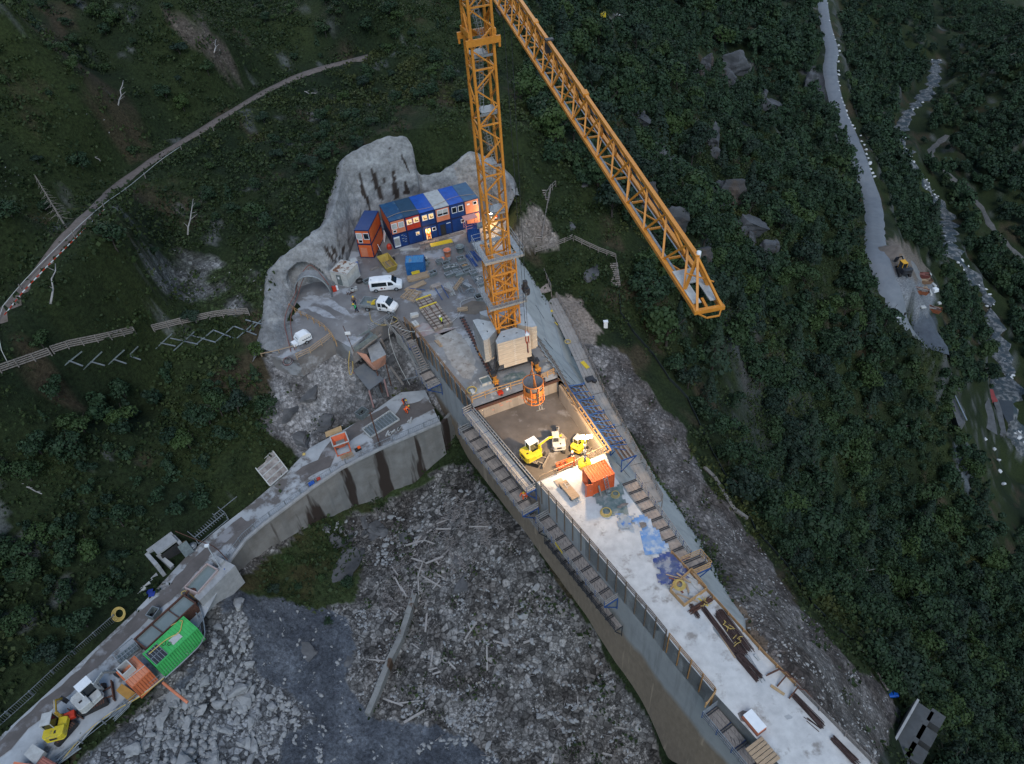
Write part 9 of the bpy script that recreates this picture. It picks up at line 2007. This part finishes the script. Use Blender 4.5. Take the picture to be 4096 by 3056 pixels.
basin=[(1340,2540),(1400,2440),(1560,2420),(1640,2300),(1500,2260),(1560,2060),(1830,1920),(2000,2080),(2330,2520),(2560,2900),(2600,3050),(1900,3050),(1560,2840),(1380,2700),(1430,2600)]
bould=[(1290,2120),(1400,2080),(1660,2130),(1640,2230),(1500,2240),(1380,2210)]
hp=gfast(in_px(heap,235,1)); sz=np.sort(np.random.RandomState(2).gamma(2.2,.34,235))[::-1]+.35
for p,s in zip(hp,sz):
    s=min(s,2.6); rock(RM[rng.randint(0,6)],(p[0],p[1],p[2]+.1*s),(s*1.35,s*.95,s*.75),'rock_block','angular grey block in the rubble heap beside the green and orange containers','rock','blocks of the rubble heap')
bp2=gfast(in_px(bould,12,3))
for k,p in enumerate(bp2): s=rng.uniform(1.2,3.0); rock(RD[k%4],(p[0],p[1],p[2]+.2),(s*1.2,s,s*.8),'boulder','dark grey boulder at the top of the basin below the road wall','rock','dark boulders below the road wall')
bp3=gfast(in_px(basin,52,4))
for p in bp3: s=rng.uniform(.6,1.3); rock(RM[rng.randint(0,6)],(p[0],p[1],p[2]+.1),(s*1.2,s,s*.7),'boulder','pale grey stone standing out on the basin floor','rock','larger stones on the basin floor')
for (px,py,sx,sy,sz_,lb,mt) in ((1220,2640-40,5,3,1.6,'dark ribbed rock outcrop in the fine gravel of the basin',0),(1350,2280,9,4.5,3,'large dark rock face under the basin bushes',1),(1180,1740,7,3.5,3,'big dark wet rock left of the orange hopper',1),(1300,1680,6,4,3.5,'grey black rock above the side road bend',2),(1560,1430,3,2,2,'dusty rock beside the conveyor hopper',0),(1240,1560,6,3.5,2.5,'grey boulder slope below the compressor railing',0),(1150,1640,5,3,2.2,'dark ledge above the ribbed panel',3),(2330,730,4,2,1.5,'pale rock poking out of the green slope by the jib',0),(2280,900,3.5,1.8,1.5,'striped grey rock right of the long green slope stair',0),(2350,1085,7,4,2,'broad dark rock in the grass below the slope fence',1),(2940,290,17,9,15,'dark wet cliff high in the forest',1),(2820,260,9,6,9,'narrow dark cliff left of the highest one',2),(2900,780,13,8,11,'dark cliff right of the lower jib',2),(2560,800,8,5,8,'grey cliff half hidden behind the jib',2),(2560,490,6,4,6,'small dark crag under the jib',3),(3235,360,14,8,13,'dark rock face beside the valley road',1),(2990,915,10,6,9,'grey cliff below the middle forest cliffs',3),(3060,1025,8,6,7,'lowest dark cliff above the lower forest',1),(3080,440,12,7,11,'striped grey cliff between the high cliff and the road',3),(2700,915,9,6,8,'grey crag just right of the jib end',0),(2640,650,8,5,7,'dark crag left of the white survey box cliff',1),(2850,570,11,7,10,'brown grey cliff in the middle of the forest',0),(2780,1035,8,5,6,'broken grey crag below the jib tip',2),(1400,2640,4,2.5,2,'rounded dark rock with pale layers in the basin',3),(1830,2230,4,2.5,1.4,'flat dark rock in the middle of the driftwood',3),(1850,2330,5,3,1.5,'dark layered rock near the dam foot',1)):
    g_=ground(px,py); fr=px>2500; o=rock((RC if fr else RD)[mt],(g_.x,g_.y,g_.z+(.12 if fr else -.15)*sz_),(sx,sy,sz_),'rock_outcrop',lb,'rock',None); o.rotation_euler=(0,0,rng.uniform(0,3))
    if fr:
        for k in range(3): h_=ground(px+rng.uniform(-45,45),py+rng.uniform(-50,70)); rock(RC[k],(h_.x,h_.y,h_.z+.2),(sx*.45,sy*.5,sz_*.6),'rock_outcrop','smaller dark crag beside the cliffs of the right hand forest','rock','small crags in the right forest')
ico=rockmesh(7,1); iv=np.array([tuple(v.co) for v in ico.vertices]); ifc=np.array([tuple(p.vertices) for p in ico.polygons]); bpy.data.meshes.remove(ico)
def stones(name,label,polys,m,smin,smax,seed,power=3.):
    r=np.random.RandomState(seed); Vs=[];Fs=[];n=0
    for poly,cnt_ in polys:
        G=gfast(in_px(poly,cnt_,seed)); seed+=1
        for p in G:
            s=smin+(smax-smin)*r.rand()**power; a=r.rand()*6.28; sc=np.array([s*r.uniform(.8,1.7),s*r.uniform(.7,1.2),s*r.uniform(.4,.8)]); v=iv*sc; c,q=math.cos(a),math.sin(a); Vs.append(np.stack([v[:,0]*c-v[:,1]*q+p[0],v[:,0]*q+v[:,1]*c+p[1],v[:,2]+p[2]+.05],1)); Fs.append(ifc+n); n+=len(iv)
    o=npmesh(name,np.concatenate(Vs),np.concatenate(Fs),m); return tag(o,label,'stones',kind='stuff')
sparse=[(900,2420),(1400,2450),(1500,2880),(2000,3060),(400,3060),(800,2600)]
scree=ZONES[5][0]; upl=[(560,1020),(640,990),(1000,1060),(1060,1120),(1050,1250),(900,1260),(650,1160)]
stones('loose_stones','countless pale grey stones scattered over the basin floor',[(basin,8500),(heap,2600),(sparse,1900),([(820,2880),(1000,2760),(1200,2900),(1400,3050),(300,3056)],1500),([(1290,2120),(1420,2050),(1700,2080),(1640,2260),(1480,2260)],900)],rockm,.12,.9,20,2.6)
stones('slate_slabs','angular grey slabs packed between the larger blocks of the rubble heap',[(heap,1500)],rockm,.5,1.5,90,1.6)
rv=[(3745,240),(3735,330),(3695,390),(3640,440),(3600,520),(3610,600),(3670,690),(3720,760),(3790,870),(3800,1000),(3870,1080),(3950,1180),(3970,1280),(4000,1400),(4040,1500),(4010,1600),(4060,1700),(4110,1800),(4180,1900)]
stones('river_boulders','white boulders filling the bed of the mountain river',[([(x-17,y) for x,y in rv]+[(x+17,y) for x,y in rv[::-1]],1300)],whiterock,1.,3.4,120,2.)
stones('scree_stones','countless pale stones on the scree right of the dam',[(scree,4300),(upl,700),([(640,20),(800,60),(900,200),(960,320),(860,250)],200),(ZONES[7][0],900),([(330,450),(440,440),(450,600),(380,600)],150),([(0,640),(100,680),(60,800),(0,780)],160)],mat('pale_scree_stone',(.34,.34,.34),(.20,.195,.19),1.3,.9,0,.4),.06,.5,40,4.)
stick=[]
def woodmass(name,label,polys,m,lr,rr,seed):
    r=np.random.RandomState(seed); Vs=[];Fs=[];n=0
    for poly,c_ in polys:
        for p in gfast(in_px(poly,c_,seed)):
            L=r.uniform(*lr); a=r.rand()*6.28; d=np.array([math.cos(a),math.sin(a),r.uniform(-.12,.12)]); s=np.array([-math.sin(a),math.cos(a),0]); w=r.uniform(*rr); u=np.array([0,0,1.]); q=p+np.array([0,0,.12+r.rand()*.15])
            Vs.append(np.array([q+d*L/2*e+s*w*i+u*w*j for e in(-1,1) for i,j in((-1,-1),(1,-1),(1,1),(-1,1))])); Fs.append(np.array([(0,1,2,3),(7,6,5,4),(0,4,5,1),(1,5,6,2),(2,6,7,3),(3,7,4,0)])+n); n+=8; 
        seed+=1
    o=npmesh(name,np.concatenate(Vs),np.concatenate(Fs),m); return tag(o,label,'driftwood',kind='stuff')
dw=[(1560,2300),(1650,2180),(1760,2060),(1900,2050),(2000,2150),(1900,2250),(1750,2330),(1700,2420),(1560,2450),(1500,2400)]
woodmass('driftwood','tangle of bleached sticks and boards on the basin floor',[(dw,1100),([(1750,2000),(1950,2000),(2080,2130),(1950,2200)],450),(basin,420)],mat('grey_sticks',(.27,.25,.245),(.13,.12,.115),1,.9),(.3,1.7),(.015,.036),60)
for k,p in enumerate(gfast(in_px(dw,34,70)+in_px(basin,36,71))):
    mb=MB(); mb.bar((-1,0,0),(1,0,rng.uniform(-.1,.15)),rng.uniform(.12,.26),rng.uniform(.06,.2)); o=mb.build('driftwood_beam',K['deadwood']); o.location=(p[0],p[1],p[2]+.2); o.scale=(rng.uniform(.5,1.9),1,1); o.rotation_euler=(0,0,rng.uniform(0,3.1)); tag(o,'bleached squared beam lying among the stones and driftwood of the basin','driftwood beam','driftwood beams in the basin')
